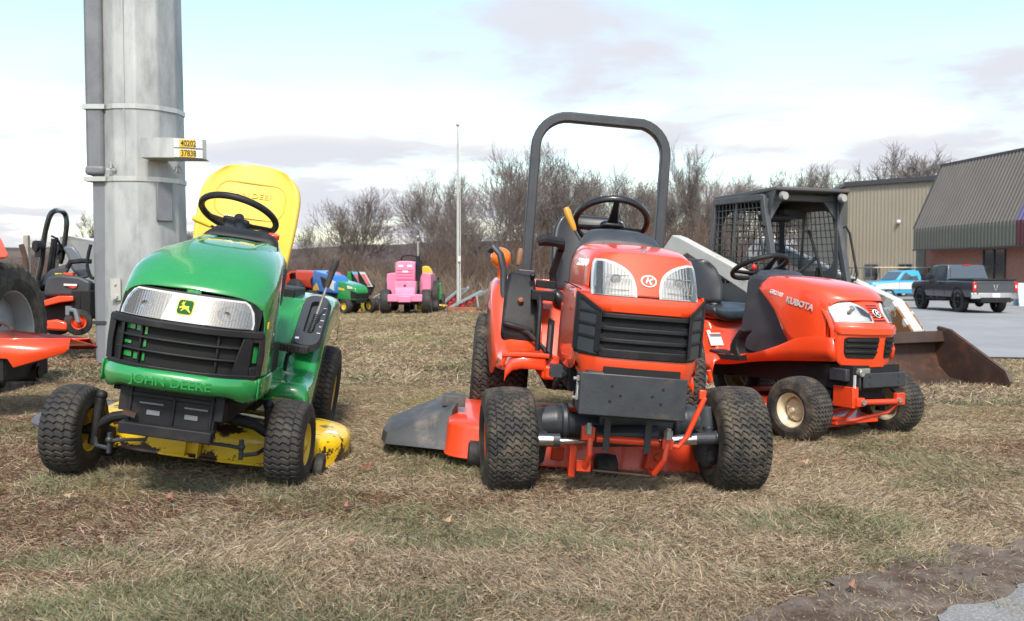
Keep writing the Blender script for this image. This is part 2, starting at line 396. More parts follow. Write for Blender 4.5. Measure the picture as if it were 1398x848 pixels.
def build_ground():
    xs = sorted(set(list(np.round(np.arange(-8, 10.01, .12), 3))+list(np.arange(-40, 60, 2.0))+[-3000, -1200, -500, -200, -100, -60, 80, 120, 200, 500, 1200, 3000]))
    ys = sorted(set(list(np.round(np.arange(1, 9, .12), 3))+list(np.arange(9, 32, .6))+list(np.arange(32, 90, 4.0))+[-300, -50, -5, 0, 100, 150, 250, 500, 1000, 2500, 5000]))
    g = G(); n = len(ys)
    v = [(x, y, gz(x, y)+(noise2(x, y, 5, 1)*.008+noise2(x, y, 13, 4)*.004 if y < 12 else 0)) for x in xs for y in ys]
    f = [(i*n+j, (i+1)*n+j, (i+1)*n+j+1, i*n+j+1) for i in range(len(xs)-1) for j in range(n-1)]
    g.add(v, f)
    m = mat('turf_soil', (.20, .155, .09), .95, co='Object')
    nt = m.node_tree; N = nt.nodes; L = nt.links; b = N['Principled BSDF']
    tc = N.new('ShaderNodeTexCoord')
    def nn(s, d=6, r=.65):
        q = N.new('ShaderNodeTexNoise'); q.inputs['Scale'].default_value = s; q.inputs['Detail'].default_value = d; q.inputs['Roughness'].default_value = r; L.new(tc.outputs['Object'], q.inputs['Vector']); return q.outputs[0]
    def ramp(fac, st):
        q = N.new('ShaderNodeValToRGB'); L.new(fac, q.inputs[0]); e = q.color_ramp.elements
        while len(e) < len(st): e.new(.5)
        for k, (p, c) in enumerate(st): e[k].position = p; e[k].color = tuple(c)+(1,)
        return q.outputs[0]
    fine = ramp(nn(38, 8, .8), [(.30, (.085, .06, .04)), (.46, (.22, .165, .095)), (.6, (.38, .30, .18)), (.75, (.5, .42, .28))])
    big = ramp(nn(1.1, 6), [(.36, (.62, .52, .42)), (.5, (1, .95, .85)), (.62, (.80, .95, .62))])
    mm = N.new('ShaderNodeMix'); mm.data_type = 'RGBA'; mm.blend_type = 'MULTIPLY'; mm.inputs[0].default_value = 1; L.new(fine, mm.inputs[6]); L.new(big, mm.inputs[7])
    # bare red-brown dirt near the road corner
    L.new(mm.outputs[2], b.inputs['Base Color'])
    bp = N.new('ShaderNodeBump'); bp.inputs['Strength'].default_value = .9; bp.inputs['Distance'].default_value = .02; L.new(nn(60, 8, .8), bp.inputs['Height']); L.new(bp.outputs[0], b.inputs['Normal'])
    b.inputs['Specular IOR Level'].default_value = .1
    return tag(obj('ground', g, m, smooth=60), kind='structure')
build_ground()
# bare dirt and asphalt corner in front right (world xy outlines)
def corner(px, py): 
    p = W(px, py, 3.0); d = p-Vector((0, 0, CAMZ)); t = -CAMZ/d.z; return (d.x*t, d.y*t)
def sheet(name, outline, dz, m, step=.25, amp=.02, seed=3):
    """ragged edged sheet following the ground, dz above it"""
    pts = []
    n = len(outline)
    for i in range(n):
        a = Vector(outline[i]); b = Vector(outline[(i+1) % n]); k = max(1, int((b-a).length/step))
        for q in range(k):
            p = a.lerp(b, q/k)
            pts.append((p.x+amp*noise2(p.x, p.y, 17, seed)*1.6+amp*noise2(p.x, p.y, 61, seed)*.6+amp*random.uniform(-.12, .12), p.y+amp*noise2(p.x, p.y, 23, seed+2)*1.6+amp*noise2(p.x, p.y, 70, seed)*.6+amp*random.uniform(-.12, .12)))
    bm = bmesh.new(); vs = [bm.verts.new((x, y, 0)) for x, y in pts]; bm.faces.new(vs)
    bmesh.ops.triangulate(bm, faces=bm.faces[:])
    for _ in range(3): bmesh.ops.subdivide_edges(bm, edges=[e for e in bm.edges if e.calc_length() > max(.3, step*1.2)], cuts=1); bmesh.ops.triangulate(bm, faces=bm.faces[:])
    for v in bm.verts: v.co.z = gz(v.co.x, v.co.y)+dz
    me = bpy.data.meshes.new(name); bm.to_mesh(me); bm.free(); me.materials.append(m)
    o = bpy.data.objects.new(name, me); COL.objects.link(o); return tag(o, kind='structure')
DIRT = mat('bare_dirt', (.145, .115, .095), .95, var=.35, vscale=11, dirt=(.075, .048, .036), dscale=6, dlo=.46, dhi=.62, bump=.5, bscale=110, spec=.1)
ASPH = mat('asphalt', (.19, .188, .183), .9, var=.25, vscale=2.5, dirt=(.34, .33, .32), dscale=110, dlo=.5, dhi=.62, bump=.8, bscale=160, spec=.15)
ASPW = mat('worn_asphalt', (.28, .28, .285), .9, var=.10, vscale=.25, dirt=(.24, .24, .245), dscale=.6, dlo=.45, dhi=.62, bump=.3, bscale=60, spec=.2)
dirt_o = [corner(*p) for p in ((880, 900), (1010, 845), (1090, 812), (1160, 785), (1250, 762), (1330, 745), (1420, 728), (1500, 720), (1500, 900))]
asph_o = [corner(*p) for p in ((1250, 862), (1290, 845), (1345, 824), (1420, 800), (1500, 780), (1500, 905), (1200, 905))]
sheet('dirt_verge', dirt_o, .014, DIRT, .05, .07)
sheet('driveway', asph_o, .019, ASPH, .02, .022)
# car park: its near edge, then everything to the buildings
lot = [(5.0, 17.6), (7.0, 16.9), (8.9, 16.3), (12, 15.2), (20, 12.5), (60, 6), (110, 6), (110, 180), (20, 180), (12, 60), (7, 30), (5, 21)]
g = G(); 
def build_lot():
    bm = bmesh.new(); vs = [bm.verts.new((x, y, 0)) for x, y in lot]; bm.faces.new(vs); bmesh.ops.triangulate(bm, faces=bm.faces[:])
    for _ in range(6): bmesh.ops.subdivide_edges(bm, edges=[e for e in bm.edges if e.calc_length() > 1.2 and min(v.co.y for v in e.verts) < 34], cuts=1); bmesh.ops.triangulate(bm, faces=bm.faces[:])
    for v in bm.verts: v.co.z = max(gz(v.co.x, v.co.y), -.79)+.03
    me = bpy.data.meshes.new('car_park'); bm.to_mesh(me); bm.free(); me.materials.append(ASPW)
    o = bpy.data.objects.new('car_park', me); COL.objects.link(o); tag(o, kind='structure')
build_lot()
# far hills
def hill(name, Y, prof, c, seed, kind='structure'):
    g = G(); top = []; 
    xs = np.linspace(prof[0][0], prof[-1][0], 160)
    for row, (f, dy) in enumerate(((0, -Y*.12), (.55, -Y*.06), (.9, -Y*.02), (1, 0), (.7, Y*.05), (0, Y*.1))):
        for x in xs:
            h = pw(x, prof)+noise2(x, 0, 9/Y*3, seed)*Y*.0028+noise2(x, 3, 40/Y*3, seed)*Y*.0009
            top.append((x*(1+dy/Y), Y+dy, -4+(h+4)*f+(noise2(x, row*50, 60/Y*3, seed)*Y*.0006)))
    n = len(xs)
    fs = [(r*n+i, r*n+i+1, (r+1)*n+i+1, (r+1)*n+i) for r in range(5) for i in range(n-1)]
    g.add(top, fs); return tag(obj(name, g, c, smooth=60), kind='structure')
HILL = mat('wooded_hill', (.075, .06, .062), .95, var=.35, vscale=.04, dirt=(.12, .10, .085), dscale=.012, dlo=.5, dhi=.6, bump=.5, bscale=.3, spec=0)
def hx(px, Y): return (px-699)/FPX*Y
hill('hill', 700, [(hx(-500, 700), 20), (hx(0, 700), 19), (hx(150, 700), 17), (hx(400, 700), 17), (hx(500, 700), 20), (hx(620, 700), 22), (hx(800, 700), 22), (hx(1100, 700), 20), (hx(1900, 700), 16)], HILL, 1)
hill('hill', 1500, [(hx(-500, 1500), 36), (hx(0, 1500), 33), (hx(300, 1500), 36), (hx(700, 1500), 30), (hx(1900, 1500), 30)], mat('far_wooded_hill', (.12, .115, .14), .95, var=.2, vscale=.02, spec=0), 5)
# ============================================================ grass
rng = np.random.default_rng(5)
def inpoly(x, y, poly):
    c = np.zeros(x.shape, bool); n = len(poly)
    for i in range(n):
        x0, y0 = poly[i]; x1, y1 = poly[(i+1) % n]
        if y0 == y1: continue
        k = ((y0 > y) != (y1 > y)) & (x < (x1-x0)*(y-y0)/(y1-y0)+x0); c ^= k
    return c
def nz2(x, y, s, seed):
    """smooth value noise, vectorised"""
    r = np.random.default_rng(seed).random((64, 64)); X = x*s+31.3; Y = y*s+17.7
    xi = np.floor(X).astype(int); yi = np.floor(Y).astype(int); fx = X-xi; fy = Y-yi; fx = fx*fx*(3-2*fx); fy = fy*fy*(3-2*fy)
    a = r[xi % 64, yi % 64]; b = r[(xi+1) % 64, yi % 64]; c = r[xi % 64, (yi+1) % 64]; d = r[(xi+1) % 64, (yi+1) % 64]
    return (a*(1-fx)+b*fx)*(1-fy)+(c*(1-fx)+d*fx)*fy
def fbm(x, y, s, seed): return nz2(x, y, s, seed)*.5+nz2(x, y, s*2.1, seed+1)*.3+nz2(x, y, s*4.7, seed+2)*.2
GX = np.arange(-14, 16, .25); GY = np.arange(1, 27, .25); GZ = np.array([[gz(a, b) for b in GY] for a in GX])
def gzv(x, y):
    fx = np.clip((x-GX[0])/.25, 0, len(GX)-1.01); fy = np.clip((y-GY[0])/.25, 0, len(GY)-1.01); i = fx.astype(int); j = fy.astype(int); u = fx-i; v = fy-j
    z = (GZ[i, j]*(1-u)+GZ[i+1, j]*u)*(1-v)+(GZ[i, j+1]*(1-u)+GZ[i+1, j+1]*u)*v
    return z+np.where(y < 12, ((np.sin(x*5+1)+np.sin(y*6.5+2.1)+np.sin((x+y)*3.5+3.3)+np.sin((x-1.7*y)*2.65+1))/4)*.008, 0)
def grass(name, N_, y0, y1, ln, wd_, label):
    # sample so that the count per picture area stays even
    t = rng.random(N_); y = 1/((1-t)/y0+t/y1)*1.0
    x = (rng.random(N_)*2-1)*(.60*y+.25)
    bare = fbm(x, y, 2.2, 40); red = fbm(x*.8+3, y, 1.5, 50); grn = fbm(x, y*1.6, 1.35, 60)
    keep = ~inpoly(x, y, lot) & ~(inpoly(x, y, asph_o) & (fbm(x, y, 7, 33) < .60))
    ind = inpoly(x, y, dirt_o); edge = fbm(x, y, 5, 70)
    keep &= ~(ind & (rng.random(N_) > .26+.6*(edge > .47)))
    keep &= rng.random(N_) < np.clip(.35+bare*1.3, .3, 1)
    keep &= ~((x > -2.05) & (x < -1.0) & (y > 3.95) & (y < 5.0) & (rng.random(N_) < .4))
    x = x[keep]; y = y[keep]; n = len(x); red = red[keep]; grn = grn[keep]; bare = bare[keep]
    z = gzv(x, y)
    tuft = fbm(x, y, 9, 80)
    isg = (rng.random(n) < np.clip((grn-.50)*2.6, .05, .42))
    isr = (~isg) & (rng.random(n) < np.clip((red-.53)*4.5, .06, .7))
    L_ = ln*(.45+rng.random(n)*.9)*np.where(isg, 1.1, 1)*np.where(isr, .6, 1)*(.6+.9*tuft)
    tilt = np.where(isg, rng.normal(48, 18, n), rng.normal(68, 15, n)); tilt = np.radians(np.clip(tilt, 5, 88))
    az = rng.random(n)*2*pi
    az = np.where(rng.random(n) < .45, fbm(x, y, 1.8, 90)*9+rng.normal(0, .5, n), az)
    bend = rng.normal(.35, .3, n)
    w = wd_*(.5+rng.random(n))*np.where(isr, 1.3, 1)
    dx = np.cos(az); dy = np.sin(az); px = -dy; py = dx
    tw = rng.random(n)*pi; sx_ = px*np.cos(tw); sy_ = py*np.cos(tw); sz_ = np.sin(tw)
    P = []
    h0 = rng.random(n)*.012
    cx, cy, cz = x.copy(), y.copy(), z+h0-.004
    for k, (seg, ww) in enumerate(((0, 1), (.5, .85), (.5, .06))):
        a = tilt+bend*k*.6; a = np.minimum(a, rad(97))
        cx = cx+dx*np.sin(a)*L_*seg; cy = cy+dy*np.sin(a)*L_*seg; cz = np.maximum(cz+np.cos(a)*L_*seg, z+.002)
        P.append((cx-sx_*w*ww, cy-sy_*w*ww, cz-sz_*w*ww)); P.append((cx+sx_*w*ww, cy+sy_*w*ww, cz+sz_*w*ww))
    V = np.stack([np.stack(p, 1) for p in P], 1).reshape(-1, 3)     # 6 per blade
    base = (np.arange(n)*6)[:, None]
    F = np.concatenate([base+np.array([0, 1, 3, 2]), base+np.array([2, 3, 5, 4])], 1).reshape(-1, 4)
    me = bpy.data.meshes.new(name); me.vertices.add(len(V)); me.vertices.foreach_set('co', V.ravel())
    me.loops.add(F.size); me.loops.foreach_set('vertex_index', F.ravel()); me.polygons.add(len(F)); me.polygons.foreach_set('loop_start', np.arange(0, F.size, 4))
    me.update(calc_edges=True)
    straw = np.array([(.45, .34, .215), (.36, .265, .165), (.50, .40, .28), (.26, .185, .12), (.32, .25, .175), (.40, .33, .25)]); green = np.array([(.13, .15, .07), (.20, .20, .10), (.25, .25, .14), (.17, .18, .11)]); redd = np.array([(.16, .07, .05), (.11, .05, .04), (.25, .13, .085), (.30, .18, .12)])
    c = straw[rng.integers(0, 6, n)]; c = np.where(isg[:, None], green[rng.integers(0, 4, n)], c); c = np.where(isr[:, None], redd[rng.integers(0, 4, n)], c)
    c = c*.92*(.66+.6*rng.random((n, 1)))*(.8+.4*fbm(x, y, .9, 99))[:, None]
    cv = np.repeat(np.concatenate([c, np.ones((n, 1))], 1), 6, 0)
    at = me.color_attributes.new('tint', 'FLOAT_COLOR', 'POINT'); at.data.foreach_set('color', cv.astype(np.float32).ravel())
    me.materials.append(GRM); o = bpy.data.objects.new('grass', me); COL.objects.link(o)
    tag(o, label, 'grass', kind='stuff'); return o
GRM = mat('grass_blade', (.4, .32, .2), .7, spec=.2)
q = GRM.node_tree.nodes.new('ShaderNodeAttribute'); q.attribute_name = 'tint'; GRM.node_tree.links.new(q.outputs[0], GRM.node_tree.nodes['Principled BSDF'].inputs['Base Color'])
K = 1.0 if 'NOGRASS' not in __import__('os').environ else .02
grass('grass', int(700000*K), 2.2, 7.5, .038, .00095, 'dry straw coloured winter grass with green and red brown patches in the foreground')
grass('grass', int(260000*K), 7.0, 24, .055, .0026, 'dry straw coloured winter grass further back up to the crest')
# ============================================================ bare trees
BARK = mat('bark', (.125, .105, .09), .9, var=.3, vscale=2, spec=.1)
TWIG = mat('twig_bark', (.185, .155, .14), .9, var=.25, vscale=1, spec=.1)
def tree_mesh(seed, H, spread=1.0, depth=5, col=False, upright=.5, dens=1.0, rmin=.0088):
    r = random.Random(seed); tr = G(); cr = G()
    def branch(p, d, ln, ra, lv):
        n = 3 if lv < 3 else 2; pts = [p]; rr = [ra]; q = p.copy(); dd = d.copy()
        for k in range(n):
            dd = (dd+Vector((r.uniform(-1, 1), r.uniform(-1, 1), r.uniform(-.5, .9)))*(.16+.05*lv)).normalized()
            q = q+dd*ln/n; pts.append(q.copy()); rr.append(ra*(1-.55*(k+1)/n))
        (tr if lv == 0 else cr).tube(pts, ra, 6 if lv < 2 else 3, radii=rr, cap=False)
        if lv >= depth: return
        m = [6, 6, 5, 5, 5, 3][lv]
        m = max(2, int(round(m*dens)))
        for k in range(m):
            t = r.uniform(.42 if lv == 0 else .3, 1.0) if k < m-1 else 1.0
            i = min(n-1, int(t*n)); a = pts[i].lerp(pts[i+1], t*n-i) if t < 1 else pts[-1]
            az = r.uniform(0, 2*pi); ang = rad(r.uniform(15, 44))*spread*(1 if k < m-1 else .35)
            s = dd.orthogonal().normalized(); s = Matrix.Rotation(az, 3, dd) @ s
            nd = (dd*cos(ang)+s*sin(ang)+Vector((0, 0, upright*.35))).normalized()
            branch(a, nd, ln*r.uniform(.52, .78), max(rmin*H/10, rr[-1]*.9 if t == 1 else ra*r.uniform(.36, .55)), lv+1)
    branch(Vector((0, 0, -.2)), Vector((r.uniform(-.05, .05), r.uniform(-.05, .05), 1)).normalized(), H*.34, H*.0125, 0)
    return tr, cr
def mesh_of(g, name, m):
    me = bpy.data.meshes.new(name); me.from_pydata(g.v, [], g.f); me.materials.append(m); me.polygons.foreach_set('use_smooth', [True]*len(me.polygons)); return me
TREES = []
for s, H, sp, up, dn, rm in ((11, 10, 1.0, .5, .95, .0068), (23, 10, 1.15, .35, .95, .0068), (37, 10, .8, .8, .95, .0068), (41, 10, 1.05, .6, .95, .0068), (59, 10, 1.15, .25, 1.0, .0095), (67, 10, 1.0, .4, 1.0, .010)):
    a, b = tree_mesh(s, H, sp, 5, upright=up, dens=dn, rmin=rm)
    top = sorted(v[2] for v in b.v)[int(len(b.v)*.994)]
    k = 10/top
    a.v = [tuple(q*k for q in v) for v in a.v]; b.v = [tuple(q*k for q in v) for v in b.v]
    TREES.append((mesh_of(a, 'trunk', BARK), mesh_of(b, 'crown', TWIG)))
def tree(px, topy, Y, kind, label, rz=0, wide=1.0, basez=None, group='bare winter trees behind the field'):
    x = (px-699)/FPX*Y; z0 = gz(x, Y) if basez is None else basez
    h = W(px, topy, Y).z-z0
    t = thing('bare_tree', label, 'tree', (x, Y, z0), (0, 0, rz), group); t.scale = (h/10*wide, h/10*wide, h/10)
    for nm, me in zip(('trunk', 'crown'), TREES[kind]):
        o = bpy.data.objects.new(nm, me); COL.objects.link(o); o.parent = t
    return t
TR = [(470, 262, 60, 4, 'lone round topped bare tree between the yellow seat and the white pole', 1.1, 1.1),
 (434, 306, 75, 1, 'small bare tree at the left foot of the lone round topped tree', .3, 1.0),
 (118, 296, 70, 5, 'faint bare tree just left of the big steel pole', 2.0, 1.2),
 (262, 312, 90, 4, 'faint bare tree just right of the big steel pole', 2.4, 1.0),
 (590, 250, 52, 1, 'bare tree spreading just left of the white pole', 0.2, 1.0),
 (618, 240, 60, 2, 'slim bare tree directly behind the white pole', 1.0, 1.2),
 (640, 262, 50, 0, 'low bare tree just right of the white pole', 2.2, 1.0),
 (688, 222, 46, 1, 'leaning bare tree left of the roll bar', 4.0, 1.1),
 (724, 205, 58, 2, 'tall bare tree seen behind the left leg of the roll bar', 1.4, 1.4),
 (752, 208, 52, 0, 'tallest bare tree seen inside the roll bar', 5.2, 1.0),
 (790, 226, 56, 3, 'bare tree in the middle of the roll bar opening', .9, 1.1),
 (828, 232, 50, 1, 'bare tree behind the steering wheel right of the opening middle', 2.9, 1.1),
 (866, 252, 48, 0, 'lower bare tree by the right leg inside the roll bar', 1.9, 1.1),
 (896, 246, 60, 3, 'bare tree directly behind the right leg of the roll bar', 3.3, 1.1),
 (948, 206, 50, 2, 'tall narrow dark bare tree left of the skid steer cab', 2.2, 1.0),
 (922, 262, 54, 1, 'bushy bare tree between roll bar and tall narrow tree', .4, 1.0),
 (985, 236, 66, 0, 'bare tree rising behind the rear corner of the skid steer roof', 3.9, 1.1),
 (1020, 232, 70, 1, 'bare tree rising behind the middle of the skid steer roof', 4.4, 1.1),
 (1062, 246, 76, 3, 'bare tree rising behind the front corner of the skid steer roof', 1.4, 1.2),
 (1140, 228, 100, 4, 'bare tree above the left end of the tan building', 2.6, 1.3),
 (1188, 230, 104, 5, 'bare tree above the middle of the tan building roof', .6, 1.2),
 (1228, 212, 100, 4, 'large bare tree above the right end of the tan building roof', 5.0, 1.3),
 (1262, 226, 108, 5, 'bare tree beside the sloping roof of the brick building', 1.7, 1.2),
 (1098, 232, 110, 5, 'bare tree right of the skid steer roof before the tan building', 2.9, 1.2)]
for px, ty, Y, k, lb, rz, wdt in TR: tree(px, ty, Y, k, lb, rz, wdt)
# far woods: dense brown brush as one mass
def woods(name, N_, seed, label, Yr, topf, xr, m):
    r = np.random.default_rng(seed); g = G(); rr = random.Random(seed)
    for i in range(N_):
        Y = rr.uniform(*Yr); px = rr.uniform(*xr); x = (px-699)/FPX*Y; z0 = min(gz(x, Y), -.5)
        h = (W(px, topf(px), Y).z-z0)*rr.uniform(.55, 1.04); p = Vector((x, Y, z0)); d = Vector((rr.uniform(-.22, .22), rr.uniform(-.2, .2), 1))
        w = .0125*(Y/50)*rr.uniform(.6, 2.4)
        pts = [p, p+d*h*.4+Vector((rr.uniform(-.2, .2), 0, 0)), p+d*h*.75+Vector((rr.uniform(-.3, .3), 0, 0)), p+d*h]
        g.tube(pts, w, 3, radii=[w*1.5, w*1.1, w*.7, w*.2], cap=False)
        for k in range(6):
            t = rr.uniform(.15, .9); a = p+d*h*t; e = a+Vector((rr.uniform(-1, 1), rr.uniform(-.6, .6), rr.uniform(.3, 1.3)))*h*.22
            mid = a.lerp(e, .5)+Vector((rr.uniform(-.1, .1), 0, rr.uniform(-.1, .1)))
            g.tube([a, mid, e], w*.5, 3, radii=[w*.55, w*.4, w*.15], cap=False)
    me = mesh_of(g, name, m); o = bpy.data.objects.new(name, me); COL.objects.link(o); return tag(o, label, 'woods', kind='stuff')
WB1 = mat('brush_bark', (.125, .088, .07), .9, var=.4, vscale=.5, spec=.1)
WB2 = mat('brush_bark_pale', (.22, .165, .12), .9, var=.4, vscale=.4, spec=.1)
top1 = lambda px: pw(px, [(-100, 352), (120, 350), (400, 352), (520, 350), (600, 340), (650, 330), (700, 318), (950, 300), (1200, 300)])+6*sin(px*.05)+4*sin(px*.13)
woods('brush', 5200, 3, 'dense brown leafless brush behind the parked machines', (34, 62), top1, (380, 1050), WB1)
woods('brush', 1500, 4, 'pale tan leafless scrub in front of the dark brush', (30, 38), lambda px: 372+5*sin(px*.06), (400, 760), WB2)
woods('brush', 900, 6, 'low brown leafless brush at the far left field edge', (60, 90), lambda px: 352+3*sin(px*.06), (-30, 150), WB1)
def patch(g, S, rows, n=14, off=.004, th=.006, sp=0):
    """curved panel lying on the front surface y=S(x,z); rows of (z,xl,xr) or (zl,xl,zr,xr)"""
    R_ = [(r[0], r[1], r[0], r[2]) if len(r) == 3 else r for r in rows]
    if sp: R_ = spline(R_, sp)
    fr = []
    for zl, xl, zr, xr in R_:
        fr.append([(lerp(xl, xr, k/n), lerp(zl, zr, k/n)) for k in range(n+1)])
    m = len(fr); v = []
    for d in (off, off-th):
        for row in fr:
            for x, z in row: v.append((x, S(x, z)-d, z))
    q = m*(n+1); I = lambda i, j: i*(n+1)+j
    f = []
    for i in range(m-1):
        for j in range(n):
            f.append((I(i, j), I(i+1, j), I(i+1, j+1), I(i, j+1))); f.append((q+I(i, j), q+I(i, j+1), q+I(i+1, j+1), q+I(i+1, j)))
    for j in range(n): f += [(I(0, j), I(0, j+1), q+I(0, j+1), q+I(0, j)), (I(m-1, j), q+I(m-1, j), q+I(m-1, j+1), I(m-1, j+1))]
    for i in range(m-1): f += [(I(i, 0), q+I(i, 0), q+I(i+1, 0), I(i+1, 0)), (I(i, n), I(i+1, n), q+I(i+1, n), q+I(i, n))]
    return g.add(v, f)
def poly_on(g, S, pts, off=.01, th=.002, M=None):
    """small flat-ish polygon outline (x,z) laid on the surface"""
    n = len(pts); v = [(x, S(x, z)-off, z) for x, z in pts]+[(x, S(x, z)-off+th, z) for x, z in pts]
    return g.add(v, [tuple(range(n)), tuple(range(2*n-1, n-1, -1))]+[(i, n+i, n+(i+1) % n, (i+1) % n) for i in range(n)])
def steering(parent, c, Rw, tilt, m, hub, spokes, col_to, roll=0, tube=.014, yaw=0):
    """steering wheel (tilt: rear edge down), hub and column"""
    w = part('steering_wheel', parent, c, (rad(-tilt), rad(roll), rad(yaw)))
    g = G(); g.ring((0, 0, 0), Rw, tube, 56, 12, flat=1.1); obj('rim', g, m, w)
    g = G()
    for a in spokes:
        e = Vector((cos(rad(a)), sin(rad(a)), 0)); s = Vector((-e.y, e.x, 0))
        secs = []
        for t, wd_, z in ((.1, .036, -.045), (.4, .026, -.034), (.75, .017, -.012), (1.0, .016, 0)):
            p = e*Rw*t+Vector((0, 0, z)); secs.append([p-s*wd_+Vector((0, 0, .008)), p+s*wd_+Vector((0, 0, .008)), p+s*wd_*.8+Vector((0, 0, -.008)), p-s*wd_*.8+Vector((0, 0, -.008))])
        g.loft(secs)
    obj('spokes', g, m, w, bevel=.004)
    g = G(); g.prism(rrect(*hub), -.062, -.028, 'z'); obj('hub', g, m, w, bevel=.012, segs=3)
    g = G(); d = Vector(col_to)-Vector(c); g.cyl(Vector(c)+d*.1, Vector(col_to), .024, .032); obj('steering_column', g, BK, parent)
    return w
# ============================================================ green lawn tractor
JD = thing('lawn_tractor', 'green lawn tractor with yellow seat and yellow mower deck in front of the steel pole', 'lawn tractor', (-1.40, 3.93, .055), (0, rad(8.6), rad(4.5)))
SW = .285
def S1(x, z):
    y = -.455+.115*min(1.3, abs(x)/SW)**2.6
    if z > .70: y += (z-.70)*.55
    if z < .56: y += (.56-z)*.10
    return y
# hood shell
def hood_sec(y, sw, w, zt, zs, zb, rnd):
    P = [(-w, zb), (-w*1.0, lerp(zb, zs, .5)), (-w*.995, zs), (-w*.90, lerp(zs, zt, .62)), (-w*rnd, lerp(zs, zt, .92)), (-w*.25, zt), (0, zt+.002), (w*.25, zt), (w*rnd, lerp(zs, zt, .92)), (w*.90, lerp(zs, zt, .62)), (w*.995, zs), (w, lerp(zb, zs, .5)), (w, zb)]
    P = spline(P, 4)
    return [(x, y+sw*(abs(x)/w)**2.6, z) for x, z in P]
keys = [(-.39, .095, .280, .828, .73, .44, .66), (-.375, .085, .283, .850, .75, .44, .66), (-.33, .07, .287, .885, .78, .43, .65), (-.22, .04, .292, .945, .83, .42, .60), (-.05, .02, .280, 1.0, .87, .42, .57), (.15, .0, .258, 1.035, .90, .42, .56), (.33, 0, .232, 1.050, .92, .42, .56), (.41, 0, .222, 1.042, .92, .42, .58)]
K2 = spline(keys, 5); g = G(); g.loft([hood_sec(*k) for k in K2], closed=False)
# grille-coloured closing plate and the nose wall behind the fascia
obj('hood', g, JG, JD, smooth=50, solid=.004)
g = G(); patch(g, S1, [(z, -.27, .27) for z in np.linspace(.44, .815, 16)], 30, -.004, .004); obj('nose_panel', g, VOID, JD)
# raised cowl shape at the rear of the hood, dash
g = G()
for sx_ in (-1, 1):
    g.loft([[(sx_*x, y, z) for x, z in ((.08, zz_-.03), (.10, zz_+.006), (.14, zz_+.008), (.175, zz_-.010), (.19, zz_-.05))] for y, zz_ in ((.02, .998), (.12, 1.022), (.25, 1.042), (.40, 1.052))], closed=False)
obj('hood_ridge', g, JG, JD, smooth=60)
g = G(); g.loft([[(x, y, z) for x, z in spline([(-.20*w, .95), (-.17*w, zt-.015), (-.09*w, zt), (.09*w, zt), (.17*w, zt-.015), (.20*w, .95)], 4)] for y, zt, w in ((.33, 1.055, 1), (.37, 1.078, .95), (.43, 1.10, .85), (.52, 1.095, .8), (.58, 1.03, .7))], closed=False)
obj('dashboard', g, BK, JD, smooth=60, solid=.006)
g = G(); g.prism(rrect(.30, .62, .05, 4, 0, .70), .36, .60, 'y'); obj('dash_tower', g, BK, JD, bevel=.02)
# lamp panel
RFG = mat('dull_lamp_reflector', (.50, .49, .46), .35, metal=.3); RIBM = mat('lamp_rib_grey', (.24, .235, .22), .5); BOWL = mat('lamp_bowl_grey', (.36, .36, .35), .25, metal=.5)
g = G(); patch(g, S1, [(.697, -.262, .262), (.715, -.263, .263), (.76, -.255, .255), (.80, -.236, .236), (.818, -.212, .212)], 30, .004, .004); obj('lamp_surround', g, BK, JD)
g = G(); patch(g, S1, [(.706, -.254, .254), (.73, -.254, .254), (.77, -.244, .244), (.80, -.224, .224), (.811, -.206, .206)], 36, .009, .007); obj('lamp_panel', g, SLV, JD)
for s in (-1, 1):
    rows = [(.709, .082, .246), (.73, .078, .248), (.76, .072, .24), (.785, .066, .23), (.805, .062, .21)]
    rows = [(z, a*s, b*s) if s > 0 else (z, -b, -a) for z, a, b in rows]
    g = G(); patch(g, S1, rows, 20, .0105, .002); hl = obj('headlight', g, RFG, JD)
    g = G()
    for k in range(15):
        x = .088+.0102*k; zt_ = .800-.0006*k*(k > 9)*3
        patch(g, S1, [(.714, x*s-.0012, x*s+.0012), (zt_-.004, x*s-.0012, x*s+.0012)], 1, .0122, .0014)
    obj('lamp_ribs', g, RIBM, hl)
    g = G(); q = .160*s; poly_on(g, S1, [(q+.040*cos(a), .757+.030*sin(a)) for a in np.linspace(0, 2*pi, 25)[:-1]], .0112, .0005); obj('reflector_bowl', g, BOWL, hl)
    g = G(); patch(g, S1, rows, 20, .0165, .003); obj('lens', g, LENSF, hl)
    g = G(); q = .155*s; g.lathe([(.001, .002), (.010, .0), (.014, -.002)], (q, S1(q, .75)-.012, .752), 'y', 20); obj('bulb_holder', g, CHR, hl)
# emblem: yellow rounded square, green field, leaping deer
def emblem(parent, S, cx, cz, k, off, tiltf=0):
    g = G(); poly_on(g, S, [(cx+x*k, cz+z*k) for x, z in rrect(1.0, .94, .22, 4)], off, .003); e = obj('emblem', g, JY2, parent)
    g = G(); poly_on(g, S, [(cx+x*k, cz+z*k) for x, z in rrect(.90, .84, .18, 4)], off+.0012, .001); obj('field', g, JG2, e)
    deer = [(-.36, -.02), (-.30, -.10), (-.22, -.06), (-.13, -.04), (-.16, -.13), (-.24, -.2), (-.18, -.23), (-.06, -.12), (.04, -.10), (.12, -.14), (.24, -.22), (.36, -.29), (.38, -.25), (.27, -.14), (.22, -.04), (.24, .05), (.18, .08), (.08, .06), (-.03, .07), (-.10, .13), (-.10, .22), (-.05, .30), (-.09, .31), (-.15, .24), (-.19, .31), (-.22, .29), (-.20, .22), (-.28, .18), (-.25, .14), (-.18, .13), (-.2, .05), (-.27, .02)]
    g = G(); poly_on(g, S, [(cx+x*k, cz+z*k*1.1) for x, z in deer], off+.0024, .001); obj('leaping_deer', g, JY2, e)
